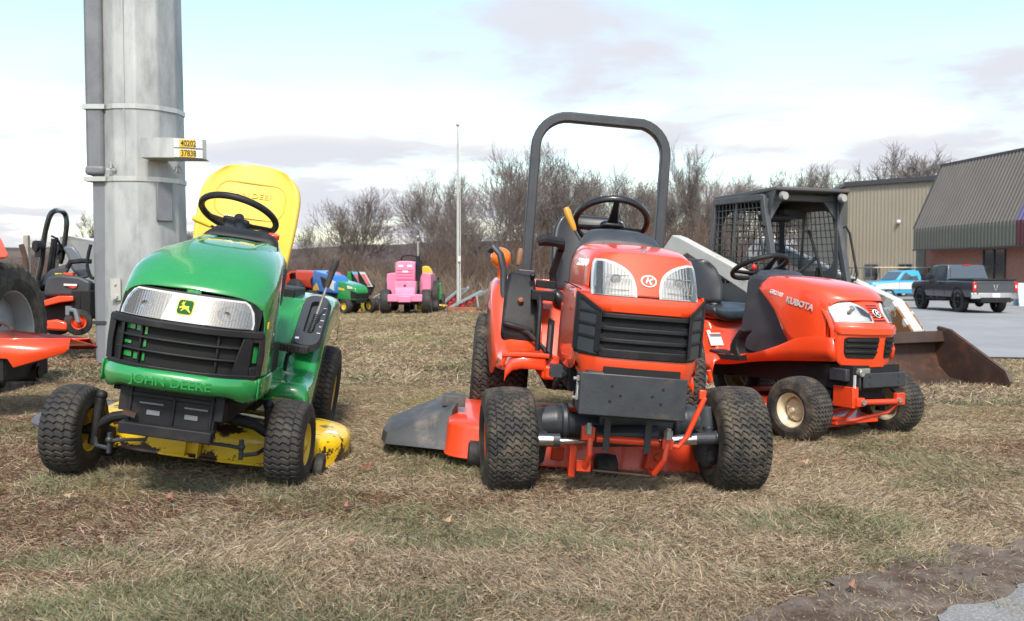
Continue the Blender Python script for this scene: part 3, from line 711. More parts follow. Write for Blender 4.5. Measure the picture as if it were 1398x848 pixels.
JY2 = mat('badge_yellow', (.66, .48, .04), .6, spec=.2); JG2 = mat('badge_green', (.010, .085, .022), .7, spec=.15)
emblem(JD, S1, 0.0, .762, .062, .011)
# grille
g = G(); patch(g, S1, [(.51, -.285, .285), (.52, -.292, .292), (.6, -.296, .296), (.69, -.292, .292), (.703, -.286, .286)], 40, .001, .003); obj('grille_recess', g, VOID, JD)
g = G()
patch(g, S1, [(.672, -.292, .292), (.684, -.298, .298), (.700, -.292, .292)], 40, .030, .032)           # top bar
patch(g, S1, [(.497, -.255, .255), (.512, -.285, .285), (.527, -.29, .29)], 40, .030, .032)           # bottom bar
for z in (.578, .628): patch(g, S1, [(z-.004, -.245, .245), (z+.006, -.245, .245)], 36, .020, .022)
for x in (-.145, .145): patch(g, S1, [(.52, x-.006, x+.004), (.68, x-.004, x+.006)], 1, .017, .018)
patch(g, S1, [(.52, -.232, -.218), (.68, -.232, -.218)], 1, .026, .026)
patch(g, S1, [(.52, -.296, -.262), (.60, -.300, -.268), (.68, -.298, -.262)], 4, .026, .028)
patch(g, S1, [(.52, .200, .262), (.60, .215, .262), (.68, .232, .262)], 4, .026, .028)
patch(g, S1, [(.52, .282, .298), (.60, .284, .302), (.68, .282, .298)], 3, .026, .028)
patch(g, S1, [(.655, .262, .284), (.68, .262, .284)], 3, .026, .028); patch(g, S1, [(.52, .262, .284), (.56, .262, .284)], 3, .026, .028)
obj('grille', g, BK, JD, bevel=.004)
g = G()
for a, b, c, d in ((-.212, -.175, .652, .670), (-.168, -.150, .650, .670), (-.132, -.122, .640, .668), (-.132, -.122, .592, .618), (-.215, -.185, .595, .606), (-.212, -.178, .545, .566), (-.168, -.15, .54, .566), (-.132, -.122, .538, .568), (.264, .279, .575, .64)):
    patch(g, S1, [(c, a, b), (d, a, b)], 1, .006, .003)
obj('inner_rib', g, JG, JD)
# bumper
g = G(); secs = []
for k in range(41):
    t = -1+2*k/40; x = t*.302; e = abs(t)
    yb = -.500+.16*e**3.2; lo = .438-.022*sstep(.62, .9, e)+.05*sstep(.94, 1.0, e); hi = .514-.006*e
    secs.append([(x, yb+.045, hi+.002), (x, yb+.012, hi), (x, yb, hi-.016), (x, yb-.003, (hi+lo)/2), (x, yb+.012, lo+.012), (x, yb+.03, lo), (x, yb+.055, lo+.002)])
g.loft(secs, closed=False)
for s in (-1, 1):
    g.loft([[(s*.302, -.34+.045*a, .47), (s*.302, -.34+.045*a, .512), (s*.302, -.34+.045*a, .44)] for a in (0, 1)], closed=False)
g.loft([[(s_*.300, y, z) for z in (.512, .50, .45, .43)] for y in (-.36, -.1, .2) for s_ in (1,)], closed=False)
g.loft([[(-.300, y, z) for z in (.512, .50, .45, .43)] for y in (-.36, -.1, .2)], closed=False)
bmp = obj('bumper', g, JG, JD, smooth=50, solid=.004)
def wrapb(x, y, z): e = abs(x/.302); return (x, -.500+.16*e**3.2-.0035-z-.006+.01, y+.470)
text('lettering', 'JOHN DEERE', .046, JG, bmp, None, .0005, .0003, 1.15, wrap=lambda x, y, z: (x, -.5045+.16*abs(x/.302)**3.2-.0012+z*1.0, y+.474))
# hood side: vent and yellow stripe
def WH(y): return pw(y, [(-.33, .287), (-.22, .292), (-.05, .280), (.15, .258), (.33, .232), (.41, .222)])
for s in (1, -1):
    g = G(); g.loft([[(s*(WH(y)+o), y, z) for z, o in ((lo, -.004), (lo, .006), ((lo+hi)/2, .006), (hi, .004-.06*max(0, hi-.90)), (hi, -.01))] for y, lo, hi in ((.00, .845, .87), (.03, .80, .90), (.08, .785, .925), (.16, .80, .95), (.25, .84, .955), (.33, .88, .95), (.38, .92, .94))]); obj('side_vent', g, BK, JD, bevel=.003)
    g = G(); g.loft([[(s*(WH(y)+o), y, z) for z, o in ((zc-.013-.02*max(0, y), -.003), (zc-.013-.02*max(0, y), .003), (zc+.013+.03*max(0, y), .003), (zc+.013+.03*max(0, y), -.003))] for y, zc in ((-.27, .722), (-.1, .742), (.08, .765), (.22, .79), (.33, .83), (.40, .88))]); obj('side_stripe', g, JY2, JD)
# lower front: black guard with slots
g = G()
g.box((-.01, -.37, .355), (.34, .05, .20)); g.box((-.01, -.415, .272), (.35, .06, .045)); g.box((-.185, -.36, .38), (.05, .07, .10)); g.box((.165, -.36, .38), (.05, .07, .10))
g.box((0, -.398, .345), (.012, .012, .12)); g.box((-.165, -.398, .355), (.012, .012, .15)); g.box((.145, -.398, .355), (.012, .012, .15)); g.box((-.01, -.396, .40), (.33, .008, .02))
obj('front_guard', g, BK, JD, bevel=.006)
g = G()
for x, z in ((-.075, .335), (.07, .335)): g.box((x, -.3965, z), (.05, .004, .018))
for x, z in ((-.085, .37), (.085, .37)): g.box((x, -.3965, z), (.09, .004, .006))
obj('guard_slot', g, GRY, JD)
g = G(); g.box((-.155, -.42, .325), (.05, .02, .018), (0, .2, 0)); obj('hitch_tab', g, RUST, JD)
# chassis and engine bulk
g = G(); g.box((0, .1, .42), (.36, .9, .22)); g.box((0, .9, .36), (.30, .8, .25)); g.box((0, 0, .5), (.5, .7, .2)); g.box((0, 1.2, .5), (.66, .7, .2)); obj('chassis', g, VOID, JD)
# front axle, swinging level
fa = part('front_axle', JD, (-.045, 0, .18), (0, rad(-4.5), 0))
g = G(); g.tube([(-.40, 0, .0), (-.30, 0, .06), (-.1, 0, .10), (.1, 0, .10), (.30, 0, .06), (.40, 0, .0)], .024, 8); 
for s in (-1, 1): g.cyl((s*.375, -.01, -.06), (s*.355, 0, .14), .022); g.ball((s*.352, 0, .15), .024); g.cyl((s*.36, 0, 0), (s*.46, 0, 0), .018); pass
obj('axle_beam', g, BK, fa, bevel=.004)
g = G()
for s in (-1, 1):
    g.tube([(s*.36, -.03, -.03), (s*.33, -.10, -.045), (s*.27, -.12, -.05)], .009, 8); g.tube([(s*.27, -.12, -.02), (s*.22, -.12, -.012), (s*.13, -.10, -.01), (s*.115, -.09, .04)], .008, 8)
    g.ball((s*.27, -.12, -.015), .016); g.cyl((s*.27, -.12, -.07), (s*.27, -.12, .015), .010, n=6)
obj('tie_rod', g, IRON, fa)
KW = dict(P=.030, cols=4, gr=.30, zig=.0045, dep=.0075, off=0, lat=.0022)
for s, dz in ((-1, .0), (1, 0)):
    a = rad(-4.2)
    w = wheel(JD, 'jdf', (s*.455-.045, 0, .175+s*.030), -4, s, JY, .19, .155, .088, dish=.2, hub=.02, tilt=-4.5, nt=460, nw=56, spin=.3*s, **KW)
for s in (-1, 1):
    wheel(JD, 'jdr', (s*.395-.045, 1.24, .265), 0, s, JY, .265, .205, .12, dish=.2, hub=.03, nt=560, nw=60, P=.031, cols=5, gr=.28, zig=.0046, dep=.006, off=0, lat=.0025)
# deck
g = G()
P = spline([(-.52, .36), (-.50, .22), (-.40, .16), (-.2, .13), (.15, .13), (.42, .18), (.56, .28), (.62, .42), (.62, .60), (.56, .74), (.38, .82), (.0, .84), (-.35, .82), (-.5, .66)], 4, True)
cxy = (0.03, .48)
def dk(s_, z): return [(cxy[0]+(x-cxy[0])*s_, cxy[1]+(y-cxy[1])*s_, z) for x, y in P]
g.loft([dk(1.035, .055), dk(1.03, .060), dk(1.0, .068), dk(1.0, .150), dk(.985, .178), dk(.95, .190), dk(.80, .195), dk(.5, .21), dk(.1, .215)], caps=False)
g.loft([dk(1.035, .055), dk(.98, .057)], caps=False)
dck = obj('mower_deck', g, DY, JD, smooth=45, solid=.003)
g = G(); g.box((-.02, .10, .12), (.05, .05, .07)); g.box((-.045, .07, .12), (.008, .06, .09)); g.box((.01, .07, .12), (.008, .06, .09)); obj('deck_bracket', g, DY, dck, bevel=.003)
g = G(); g.box((.53, .43, .1945), (.07, .06, .003), (0, 0, .3)); obj('sticker', g, WHT, dck)
for x in (-.44, .49):
    w = part('gauge_wheel', JD, (x+.04, .16, .075)); g = G(); g.lathe([(.001, -.024), (.05, -.024), (.066, -.018), (.07, 0), (.066, .018), (.05, .024), (.001, .024)], n=32); obj('roller', g, RUB, w, smooth=50)
    g = G(); g.box((-.035, .03, .02), (.008, .08, .10)); obj('wheel_bracket', g, DY, w)
# grey discharge chute on the left of the picture
g = G(); g.loft([[(-.48, .28, .16), (-.48, .62, .17), (-.48, .66, .07), (-.48, .24, .06)], [(-.72, .30, .155), (-.72, .62, .16), (-.72, .66, .07), (-.72, .26, .06)], [(-.82, .36, .10), (-.83, .58, .11), (-.84, .60, .07), (-.83, .34, .06)]]); obj('discharge_chute', g, mat('chute_plastic', (.10, .09, .115), .5, var=.1), JD, bevel=.015)
# fenders and footboards (each side: sloping green shell)
def fender(s):
    prof = [(.42, .33), (.425, .37), (.46, .40), (.56, .415), (.66, .46), (.80, .62), (.93, .73), (1.05, .785), (1.25, .80), (1.5, .79), (1.6, .70)]
    pr = spline(prof, 3); secs = []
    for y, z in pr:
        ow = pw(y, [(.42, .40), (.6, .40), (.9, .395), (1.3, .40), (1.6, .38)]); iw = .20
        hang = pw(y, [(.42, .0), (.50, .10), (.62, .15), (.8, .20), (1.0, .12), (1.2, .10), (1.6, .12)])
        secs.append([(s*iw, y, z-.02), (s*(iw+.03), y, z), (s*(ow-.06), y, z), (s*(ow-.02), y, z-.012), (s*ow, y, z-.04), (s*(ow+.004), y, z-.05-hang)])
    g = G(); g.loft(secs, closed=False); return g
for s in (1, -1): obj('fender', fender(s), JG, JD, smooth=60, solid=.004)
g = G(); g.prism([(.42, .30), (.42, .40), (.62, .43), (.80, .62), (1.0, .78), (1.5, .80), (1.5, .5), (1.0, .40)], -.25, .25, 'x'); obj('rear_body', g, JG, JD, bevel=.02)
# console with height lever on the right fender
def slope(t): return Vector((.0, lerp(.62, 1.02, t), lerp(.50, .795, t)))
cm = Matrix.Translation((.325, .80, .668)) @ Matrix.Rotation(rad(37), 4, 'X')
g = G()
o1 = rrect(.15, .42, .06, 6); i1 = rrect(.055, .26, .025, 6, 0, .02)
n = len(o1)
v = [(x, y, 0) for x, y in o1]+[(x*.86, y*.94, .035) for x, y in o1]+[(x, y, .035) for x, y in i1]+[(x, y, .004) for x, y in i1]
f = [(i, (i+1) % n, n+(i+1) % n, n+i) for i in range(n)]+[(n+i, n+(i+1) % n, 2*n+(i+1) % n, 2*n+i) for i in range(n)]+[(2*n+i, 2*n+(i+1) % n, 3*n+(i+1) % n, 3*n+i) for i in range(n)]+[tuple(range(3*n, 4*n))]
g.add(v, f, cm); con = obj('lever_console', g, CHAR, JD, smooth=40)
g = G()
for k in range(5): g.box((.052, .10-.05*k, .0365), (.012 if k % 2 else .018, .004, .001))
g.box((-.045, -.155, .0365), (.018, .014, .001)); g.v = [tuple(cm @ Vector(p)) for p in g.v]; obj('depth_mark', g, WHT, con)
a = cm @ Vector((0, -.08, -.02)); b = Vector((a.x+.055, a.y+.05, a.z+.30))
lv = part('height_lever', JD); g = G(); g.cyl(a, b, .0065); obj('rod', g, GALV, lv)
g = G(); d = (b-a).normalized(); g.tube([b-d*.03, b, b+d*.06, b+d*.105, b+d*.12], .017, 12, radii=[.013, .0155, .017, .020, .017]); obj('grip', g, RUB, lv)
g = G(); e1 = d.orthogonal().normalized(); e2 = d.cross(e1)
sp = [a-d*.06+d*(.19*k/120)+e1*.016*cos(k*.95)+e2*.016*sin(k*.95) for k in range(121)]; g.tube(sp, .0028, 5); obj('spring', g, IRON, lv)
g = G(); g.box((.29, .50, .565), (.15, .07, .035)); 
for k in range(9): g.box((.225+k*.016, .462, .565), (.006, .006, .037))
obj('pedal', g, RUB, JD, bevel=.005)
g = G(); g.tube([(.30, .52, .56), (.26, .56, .52), (.25, .60, .44)], .01, 8); obj('pedal_arm', g, IRON, JD)
# seat
st = part('seat', JD, (-.215, 1.20, .835), (rad(0), rad(-1), rad(0))); st.scale = (1.12, 1, 1.05)
def seatback(u, v):
    z = -.14+v*.78; w = pw(v, [(0, .225), (.25, .245), (.55, .262), (.80, .262), (.92, .230), (1, .16)])
    x = (u*2-1)*w; c = (abs(u*2-1))**3
    dz = -.03*c*sstep(.7, 1, v)
    return (x, .22+.17*v-.055*c*(1-.3*v)-.03*sin(pi*v), z+dz)
g = G(); vs = sorted(list(np.linspace(0, .9, 12))+[.94, .97, .99, 1.0])
def sbf(u, j): 
    v = vs[int(round(j*(len(vs)-1)))]; k = 1-sstep(.93, 1.0, v)*.25
    return seatback(u, v)
g.grid(sbf, 20, len(vs)-1, thick=(0, .07, .0)); obj('backrest', g, JY, st, sub=1, smooth=60)
g = G(); 
rr_ = [(p[0]*1.0, p[1]) for p in rrect(.36, .20, .07, 6, 0, .43)]
g.tube([(x, seatback((x/.262+1)/2, (z+.14)/.78)[1]-.000, z) for x, z in rr_], .0045, 6, closed=True); obj('piping', g, JY, st)
tt = text('lettering', 'JOHN DEERE', .040, JY, st, None, .003, .0003, 1.25, wrap=lambda x, y, z: (x, .22+.17*(y+.60)/.78-.03*sin(pi*(y+.60)/.78)-.003-z, y+.46))
g = G(); g.grid(lambda u, v: ((u*2-1)*.24, -.22+.48*v, .01+.05*abs(u*2-1)**3+.03*(1-v)**3*-1), 12, 8, thick=(0, 0, -.07)); obj('cushion', g, JY, st, sub=1, smooth=60)
g = G(); g.box((0, 1.25, .80), (.36, .4, .06)); obj('seat_base', g, BK, JD, bevel=.01)
steering(JD, (-.085, .64, 1.170), .185, 25, BK, (.13, .07, .02), (28, 152, ), (-.03, .50, 1.05), roll=5, tube=.0155)
g = G(); g.box((-.08, .60, 1.115), (.12, .05, .06), (rad(-25), 0, 0)); g.cyl((-.07, .60, 1.14), (-.03, .50, 1.05), .022); obj('column_cover', g, BK, JD, bevel=.01)
th = part('throttle', JD, (0, 0, -.03)); g = G(); g.tube([(-.14, .46, 1.115), (-.17, .45, 1.125)], .007, 8); obj('stem', g, BK, th); g = G(); g.tube([(-.165, .45, 1.122), (-.18, .45, 1.128), (-.235, .44, 1.145), (-.25, .44, 1.15)], .013, 10, radii=[.009, .012, .015, .010]); obj('knob', g, JY2, th)
g = G(); g.cyl((.135, .43, 1.075), (.138, .425, 1.10), .027, .026, n=24); obj('fuel_cap', g, OR, JD, bevel=.004)
# ============================================================ orange compact tractor with roll bar
KB = thing('compact_tractor', 'orange compact tractor with tall roll bar and amber lamp facing the camera', 'tractor', (.448, 3.95, -.005), (0, rad(4.6), rad(2.2)))
def S2(x, z):
    a = abs(x); y = -.375+.02*(min(a, .17)/.17)**2+max(0, a-.17)*1.5
    if .14 < a < .20: y += .006*(1-abs(a-.17)/.03)
    if z > .835: y += (z-.835)*.70
    if z < .60: y += (.60-z)*.22
    return y
def arch(w, zb, zs, zt, y, sw, top=.62):
    P = [(-w, zb), (-w, lerp(zb, zs, .6)), (-w*.97, zs), (-w*.84, lerp(zs, zt, .72)), (-w*top, lerp(zs, zt, .93)), (0, zt), (w*top, lerp(zs, zt, .93)), (w*.84, lerp(zs, zt, .72)), (w*.97, zs), (w, lerp(zb, zs, .6)), (w, zb)]
    return [(x, y+sw*(abs(x)/w)**3, z) for x, z in spline(P, 4)]
# lower cowl body
g = G(); K_ = spline([(-.375, .145, .246, .83, .77, .56), (-.355, .13, .250, .842, .80, .53), (-.2, .04, .256, .85, .82, .51), (0, .0, .262, .86, .83, .505), (.3, 0, .27, .87, .84, .52)], 4)
g.loft([arch(w, zb, zs, zt, y, sw, .7) for y, sw, w, zt, zs, zb in K_], closed=False); obj('side_cowl', g, OR, KB, smooth=50, solid=.004)
# front face orange
g = G(); patch(g, S2, [(.575, -.244, .240), (.66, -.248, .244), (.76, -.250, .246), (.835, -.244, .240)], 30, .0, .004); obj('nose_panel', g, OR, KB, smooth=50)
g = G(); secs = []
for k in range(37):
    t = -1+2*k/36; x = t*.258; e = abs(t); y0 = S2(x, .8)+.01*sstep(.95, 1, e)
    secs.append([(x, y0, .826), (x, y0-.020, .822), (x, y0-.026, .79), (x, y0-.020, .765), (x, y0-.002, .752)])
g.loft(secs, closed=False)
for s in (1, -1): g.loft([[(s*(.254+.006*a), -.24+.55*a, z) for z in (.842, .80, .765+.03*a, .752+.04*a)] for a in (0, .3, .6, 1)], closed=False)
obj('cowl_band', g, OR, KB, smooth=40, solid=.003)
g = G(); secs = []
for k in range(37):
    t = -1+2*k/36; x = t*.248; e = abs(t); y0 = S2(x, .6)+.01*sstep(.95, 1, e); lo = .515 if e < .72 else lerp(.515, .498, sstep(.72, .78, e)); lo += .03*sstep(.93, 1, e)
    secs.append([(x, y0, .590), (x, y0-.012, .585), (x, y0-.016, .555), (x+(0 if e < .9 else -.02*t), y0-.002, lo), (x, y0+.03, lo+.004)])
g.loft(secs, closed=False); obj('lower_band', g, OR, KB, smooth=40, solid=.003)
# hood
g = G(); K_ = spline([(-.258, .09, .208, .990, .955, .84, .70), (-.24, .082, .213, 1.0, .965, .84, .66), (-.15, .05, .222, 1.02, .975, .84, .6), (.05, .02, .232, 1.045, .985, .84, .55), (.25, .0, .24, 1.055, .985, .84, .52), (.36, 0, .236, 1.05, .97, .84, .52)], 4)
g.loft([arch(w, zb, zs, zt, y, sw, tp) for y, sw, w, zt, zs, zb, tp in K_], closed=False)
g2 = G(); patch(g2, S2, [(.836, -.207, .207), (.90, -.207, .207), (.96, -.205, .205), (.985, -.195, .195), (.996, -.15, .15)], 30, .002, .004); g.add(g2.v, g2.f)
hd = obj('hood', g, OR, KB, smooth=50, solid=.003)
for s in (-1, 1):
    pass
g = G(); g.box((0, -.3775+.0, .827), (.115, .012, .006)); obj('hood_gap', g, VOID, KB)
def rws(rows, s): return [(z, a, b) if s < 0 else (z, -b, -a) for z, a, b in rows]
for s in (-1, 1):
    L0 = [(.843, -.214, -.044), (.88, -.215, -.045), (.92, -.214, -.056), (.948, -.212, -.078), (.972, -.208, -.118), (.986, -.200, -.165)]
    L1 = [(.849, -.206, -.052), (.88, -.208, -.053), (.915, -.207, -.063), (.943, -.205, -.086), (.964, -.202, -.122), (.977, -.197, -.165)]
    g = G(); patch(g, S2, rws(L0, s), 20, .007, .008, sp=3); hl = obj('headlight', g, SLV, KB, smooth=40)
    g = G(); patch(g, S2, rws(L1, s), 20, .0085, .002, sp=3); obj('reflector', g, REFL, hl, smooth=40)
    g = G(); patch(g, S2, rws(L1, s), 20, .020, .003, sp=3); obj('lens', g, LENSK if 'LENSK' in globals() else LENS, hl, smooth=40)
    cx = s*.125; g = G()
    for k in range(9): g.box((cx-.052+.013*k, S2(cx, .89)-.013, .885), (.0022, .006, .058))
    g.lathe([(.001, -.004), (.016, -.004), (.022, .004)], (cx, S2(cx, .905)-.013, .905), 'y', 20); g.box((cx, S2(cx, .86)-.012, .868), (.10, .003, .003)); g.box((cx, S2(cx, .92)-.012, .925), (.10, .003, .003))
    obj('lamp_ribs', g, CHR, hl)
# round badge
def badge(parent, cx, cz, k, S, off=.004, ax=1.35, bk=None):
    g = G(); o = [(cx+k*ax*cos(a), cz+k*sin(a)) for a in np.linspace(0, 2*pi, 40)[:-1]]; poly_on(g, S, o, off, .004); e = obj('emblem', g, WHT2, parent)
    g = G(); o = [(cx+k*.82*ax*cos(a), cz+k*.8*sin(a)) for a in np.linspace(0, 2*pi, 40)[:-1]]; poly_on(g, S, o, off+.0012, .001); obj('field', g, bk or OR, e)
    g = G()
    for P in ([(-.62, -.42), (-.25, .78), (.02, .78), (-.34, -.42)], [(-.20, .06), (.62, .62), (.86, .40), (.14, .02)], [(-.08, .14), (.20, .10), (.62, -.62), (.28, -.72)]):
        poly_on(g, S, [(cx+x*k*.84*ax*.8, cz+y*k*.8) for x, y in P], off+.0026, .0014)
    obj('letter_mark', g, WHT2, e)
WHT2 = mat('badge_white', (.75, .74, .72), .3)
badge(KB, 0.005, .893, .0235, S2, .0085)
g = G(); g.ball((0, -.2, 1.008), .014, sc=(1.1, 1, .8)); g.prism([(-.012, 1.008), (.012, 1.008), (0, 1.028)], -.206, -.198, 'y'); obj('hood_lock', g, GRY, KB)
# grille
g = G(); patch(g, S2, [(.588, -.245, .226), (.66, -.252, .230), (.76, -.254, .230)], 30, .006, .006); obj('grille_recess', g, VOID, KB)
g = G(); 
for z0, z1 in ((.60, .65), (.645, .69), (.69, .735)):
    k = -.245
    while k < .22:
        for d in (1, -1):
            a = (k, z0) if d > 0 else (k, z1); b = (k+.05, z1) if d > 0 else (k+.05, z0)
            p = [(lerp(a[0], b[0], t), lerp(a[1], b[1], t)) for t in (0, .5, 1)]
            g.tube([(x, S2(x, z)-.008, z) for x, z in p], .0011, 3, cap=False)
        k += .0095
obj('grille_mesh', g, IRON, KB)
g = G()
patch(g, S2, [(.738, -.250, .226), (.752, -.254, .230), (.758, -.253, .229)], 34, .024, .024)
patch(g, S2, [(.583, -.244, .216), (.590, -.252, .226), (.618, -.255, .230)], 34, .026, .026)
for z in (.652, .698): patch(g, S2, [(z-.010, -.250, .226), (z+.008, -.252, .228)], 34, .018, .020)
patch(g, S2, [(.585, -.258, -.240), (.67, -.262, -.244), (.758, -.262, -.242)], 4, .020, .024); patch(g, S2, [(.585, .212, .228), (.67, .214, .232), (.758, .210, .230)], 4, .020, .024)
obj('grille', g, BK, KB, bevel=.005)
for s in (-1, 1):
    def mr_(rows): return rows if s < 0 else [(zr, -xr, zl, -xl) for zl, xl, zr, xr in rows]
    g = G(); patch(g, S2, mr_([(.60, -.256, .59, -.180), (.70, -.256, .69, -.180), (.828, -.256, .766, -.180)]), 8, .029, .030); obj('side_grille_recess', g, CHAR, KB)
    g = G(); patch(g, S2, mr_([(.815, -.262, .748, -.172), (.835, -.262, .768, -.172)]), 8, .037, .034); patch(g, S2, mr_([(.60, -.264, .60, -.250), (.83, -.264, .82, -.250)]), 3, .036, .034); patch(g, S2, mr_([(.60, -.192, .60, -.174), (.775, -.192, .762, -.174)]), 3, .037, .034)
    for z in (.66, .71, .76): patch(g, S2, mr_([(z-.005, -.255, z-.012, -.18), (z+.009, -.255, z+.002, -.18)]), 6, .035, .012)
    obj('side_grille', g, BK, KB, bevel=.003)
text('lettering', '2350', .040, WHT2, KB, Matrix(((.60, .22, -.74, -.236), (-.78, .14, -.60, -.125), (-.05, .96, .28, .950), (0, 0, 0, 1))), .002, .0022, .8, .15)
g = G()
for s in (-1, 1): g.tube([(s*.246, -.22, .862), (s*.254, -.1, .870), (s*.262, .1, .880), (s*.266, .3, .886)], .0035, 4)
obj('panel_gap', g, VOID, KB)
# front bracket
g = G(); g.box((-.03, -.405, .440), (.42, .010, .165)); g.box((-.235, -.34, .44), (.010, .13, .150)); g.box((.175, -.34, .44), (.010, .13, .150)); g.box((-.03, -.30, .48), (.37, .06, .05)); g.box((-.03, -.2, .47), (.36, .4, .11))
br = obj('front_bracket', g, IRON, KB, bevel=.004)
for x, z in ((-.115, .475), (-.08, .440), (-.12, .415), (.085, .475), (.045, .445), (.08, .418)):
    g = G(); g.cyl((x, -.4106, z), (x, -.409, z), .0065, n=12); obj('bolt_hole', g, VOID, br)
for z in (.49, .415):
    g = G(); g.cyl((-.25, -.36, z), (-.222, -.36, z), .013, n=6); g.cyl((-.262, -.36, z), (-.25, -.36, z), .007, n=8); obj('bolt', g, GALV, br)
g = G(); g.box((-.2415, -.33, .44), (.002, .05, .07)); obj('sticker', g, WHT, br)
g = G(); g.box((0, .1, .47), (.30, 1.0, .20)); g.box((0, .5, .55), (.42, .9, .25)); g.box((0, 1.3, .5), (.5, .7, .4)); g.box((-.2, .15, .48), (.10, .5, .10)); g.box((-.12, -.1, .42), (.18, .3, .14)); obj('chassis', g, VOID, KB)
g = G()
for k in range(3): g.tube([(-.25-.02*k, -.05+.05*k, .50), (-.29, .02+.04*k, .45-.02*k), (-.28, .12, .42), (-.2, .2, .40)], .011, 8)
g.box((-.30, .0, .50), (.05, .08, .05)); obj('hydraulic_hose', g, IRON, KB)
# axle, level with the ground
ax = part('front_axle', KB, (0, 0, .23), (0, rad(-4.6), 0))
g = G(); g.tube([(-.40, 0, .07), (-.28, 0, .075), (-.2, 0, .055), (0, 0, .05), (.2, 0, .055), (.28, 0, .075), (.40, 0, .07)], .06, 14, radii=[.05, .072, .055, .060, .055, .072, .05]); g.box((0, -.01, .06), (.2, .16, .15)); 
for s in (-1, 1): g.tube([(s*.225, 0, .07), (s*.255, 0, .07)], .085, 14)
obj('axle_beam', g, IRON, ax, bevel=.008)
for s in (-1, 1):
    g = G(); g.tube([(s*.375, -.01, .14), (s*.38, -.01, .09), (s*.385, -.01, .0), (s*.39, -.01, -.09), (s*.40, -.01, -.115)], .07, 14, radii=[.05, .062, .075, .062, .04]); g.cyl((s*.365, -.01, .0), (s*.43, -.01, .0), .085, .07); g.cyl((s*.372, -.07, -.02), (s*.372, -.07, .06), .024); g.box((s*.36, -.09, .03), (.08, .10, .022))
    for k in range(5): g.cyl((s*.37, -.01-.06*cos(k), -.06+.045*sin(k*1.3)), (s*.352, -.01-.06*cos(k), -.06+.045*sin(k*1.3)), .008, n=6)
    obj('wheel_hub', g, IRON, ax, bevel=.006)
g = G()
g.cyl((-.33, -.145, .015), (-.14, -.145, .010), .0135, n=14); g.cyl((-.37, -.14, .018), (-.30, -.143, .016), .024); g.cyl((.14, -.145, .010), (.33, -.145, .015), .0135, n=14); g.cyl((.18, -.145, .012), (.30, -.143, .016), .023)
obj('steering_cylinder', g, CHR, ax)
g = G(); g.cyl((-.38, -.13, .016), (-.27, -.14, .016), .028); g.cyl((.27, -.14, .016), (.38, -.13, .016), .026); g.ball((-.40, -.12, .02), .03); g.ball((.40, -.12, .02), .03); g.cyl((-.14, -.13, .03), (.14, -.13, .03), .045); obj('ball_joint', g, IRON, ax)
# orange deck lift frame
g = G()
g.cyl((-.13, -.20, .235), (.13, -.20, .235), .016); g.box((-.165, -.20, .255), (.055, .035, .06)); g.box((.165, -.20, .235), (.045, .04, .045))
g.tube([(-.155, -.21, .24), (-.155, -.22, .17), (-.165, -.19, .115), (-.16, -.12, .10)], .0135, 8); g.tube([(.165, -.21, .24), (.155, -.22, .17), (.125, -.19, .105), (.12, -.12, .10)], .0135, 8)
g.tube([(.155, -.19, .225), (.215, -.20, .225), (.245, -.20, .27), (.30, -.22, .44)], .012, 8); g.box((.29, -.22, .45), (.03, .01, .04))
g.box((-.21, -.1, .12), (.03, .05, .14)); g.box((-.17, -.18, .115), (.06, .02, .05))
lf = obj('lift_frame', g, ORD, KB, bevel=.004); lf.location.z = .018
for s in (-1, 1): g = G(); g.box((s*.085-.005, -.215, .26), (.026, .012, .14)); obj('frame_plate', g, IRON, lf)
for s in (-1, 1): g = G(); g.cyl((s*.165, -.215, .255), (s*.165, -.215, .29), .018, n=6); g.cyl((s*.165, -.215, .28), (s*.165, -.215, .30), .01, n=8); obj('bolt', g, GALV, lf)
g = G(); g.cyl((-.13, -.17, .095), (.12, -.17, .088), .006); obj('deck_rod', g, RUST, lf)
# wheels
for s in (-1, 1):
    wheel(KB, 'kbf', (s*.487+.005, 0, .222+s*.038), 5, s, OR, .23, .212, .115, tmat=RUBD, dish=.25, hub=.035, tilt=-4.6, spin=s*.7, P=.029, cols=6, gr=.28, zig=.0078, dep=.008, off=0, lat=.0022, nt=560, nw=72, sh=.4, wav=1)
    wheel(KB, 'kbr', (s*.50, 1.40, .335+s*.0), 0, s, OR, .33, .30, .165, tmat=RUBD, dish=.25, hub=.05, spin=s, P=.036, cols=6, gr=.26, zig=.010, dep=.008, off=0, lat=.003, nt=560, nw=60)
# deck
g = G(); DKc = (-.075, .80); DP = spline([(-.76, .50), (-.73, .34), (-.55, .27), (-.2, .25), (.2, .25), (.45, .27), (.60, .36), (.64, .75), (.58, 1.05), (.3, 1.2), (-.4, 1.2), (-.74, 1.08), (-.765, .8)], 4, True)
def dk2(s_, z): return [(DKc[0]+(x-DKc[0])*s_, DKc[1]+(y-DKc[1])*s_, z) for x, y in DP]
g.loft([dk2(1.01, .028), dk2(1.005, .034), dk2(1.0, .04), dk2(.995, .165), dk2(.985, .182), dk2(.96, .190), dk2(.6, .195), dk2(.2, .2)], caps=False); DK2 = obj('mower_deck', g, ORD, KB, smooth=45, solid=.004)
g = G(); g.box((.21, .215, .115), (.085, .05, .12), (0, .15, 0)); g.cyl((.215, .17, .12), (.215, .2, .12), .018); g.box((-.24, .215, .1), (.06, .03, .06)); obj('deck_mount', g, ORD, DK2, bevel=.005)
g = G(); g.cyl((-.71, .345, .085), (-.71, .36, .085), .010, n=8); obj('deck_bolt', g, RUST, DK2)
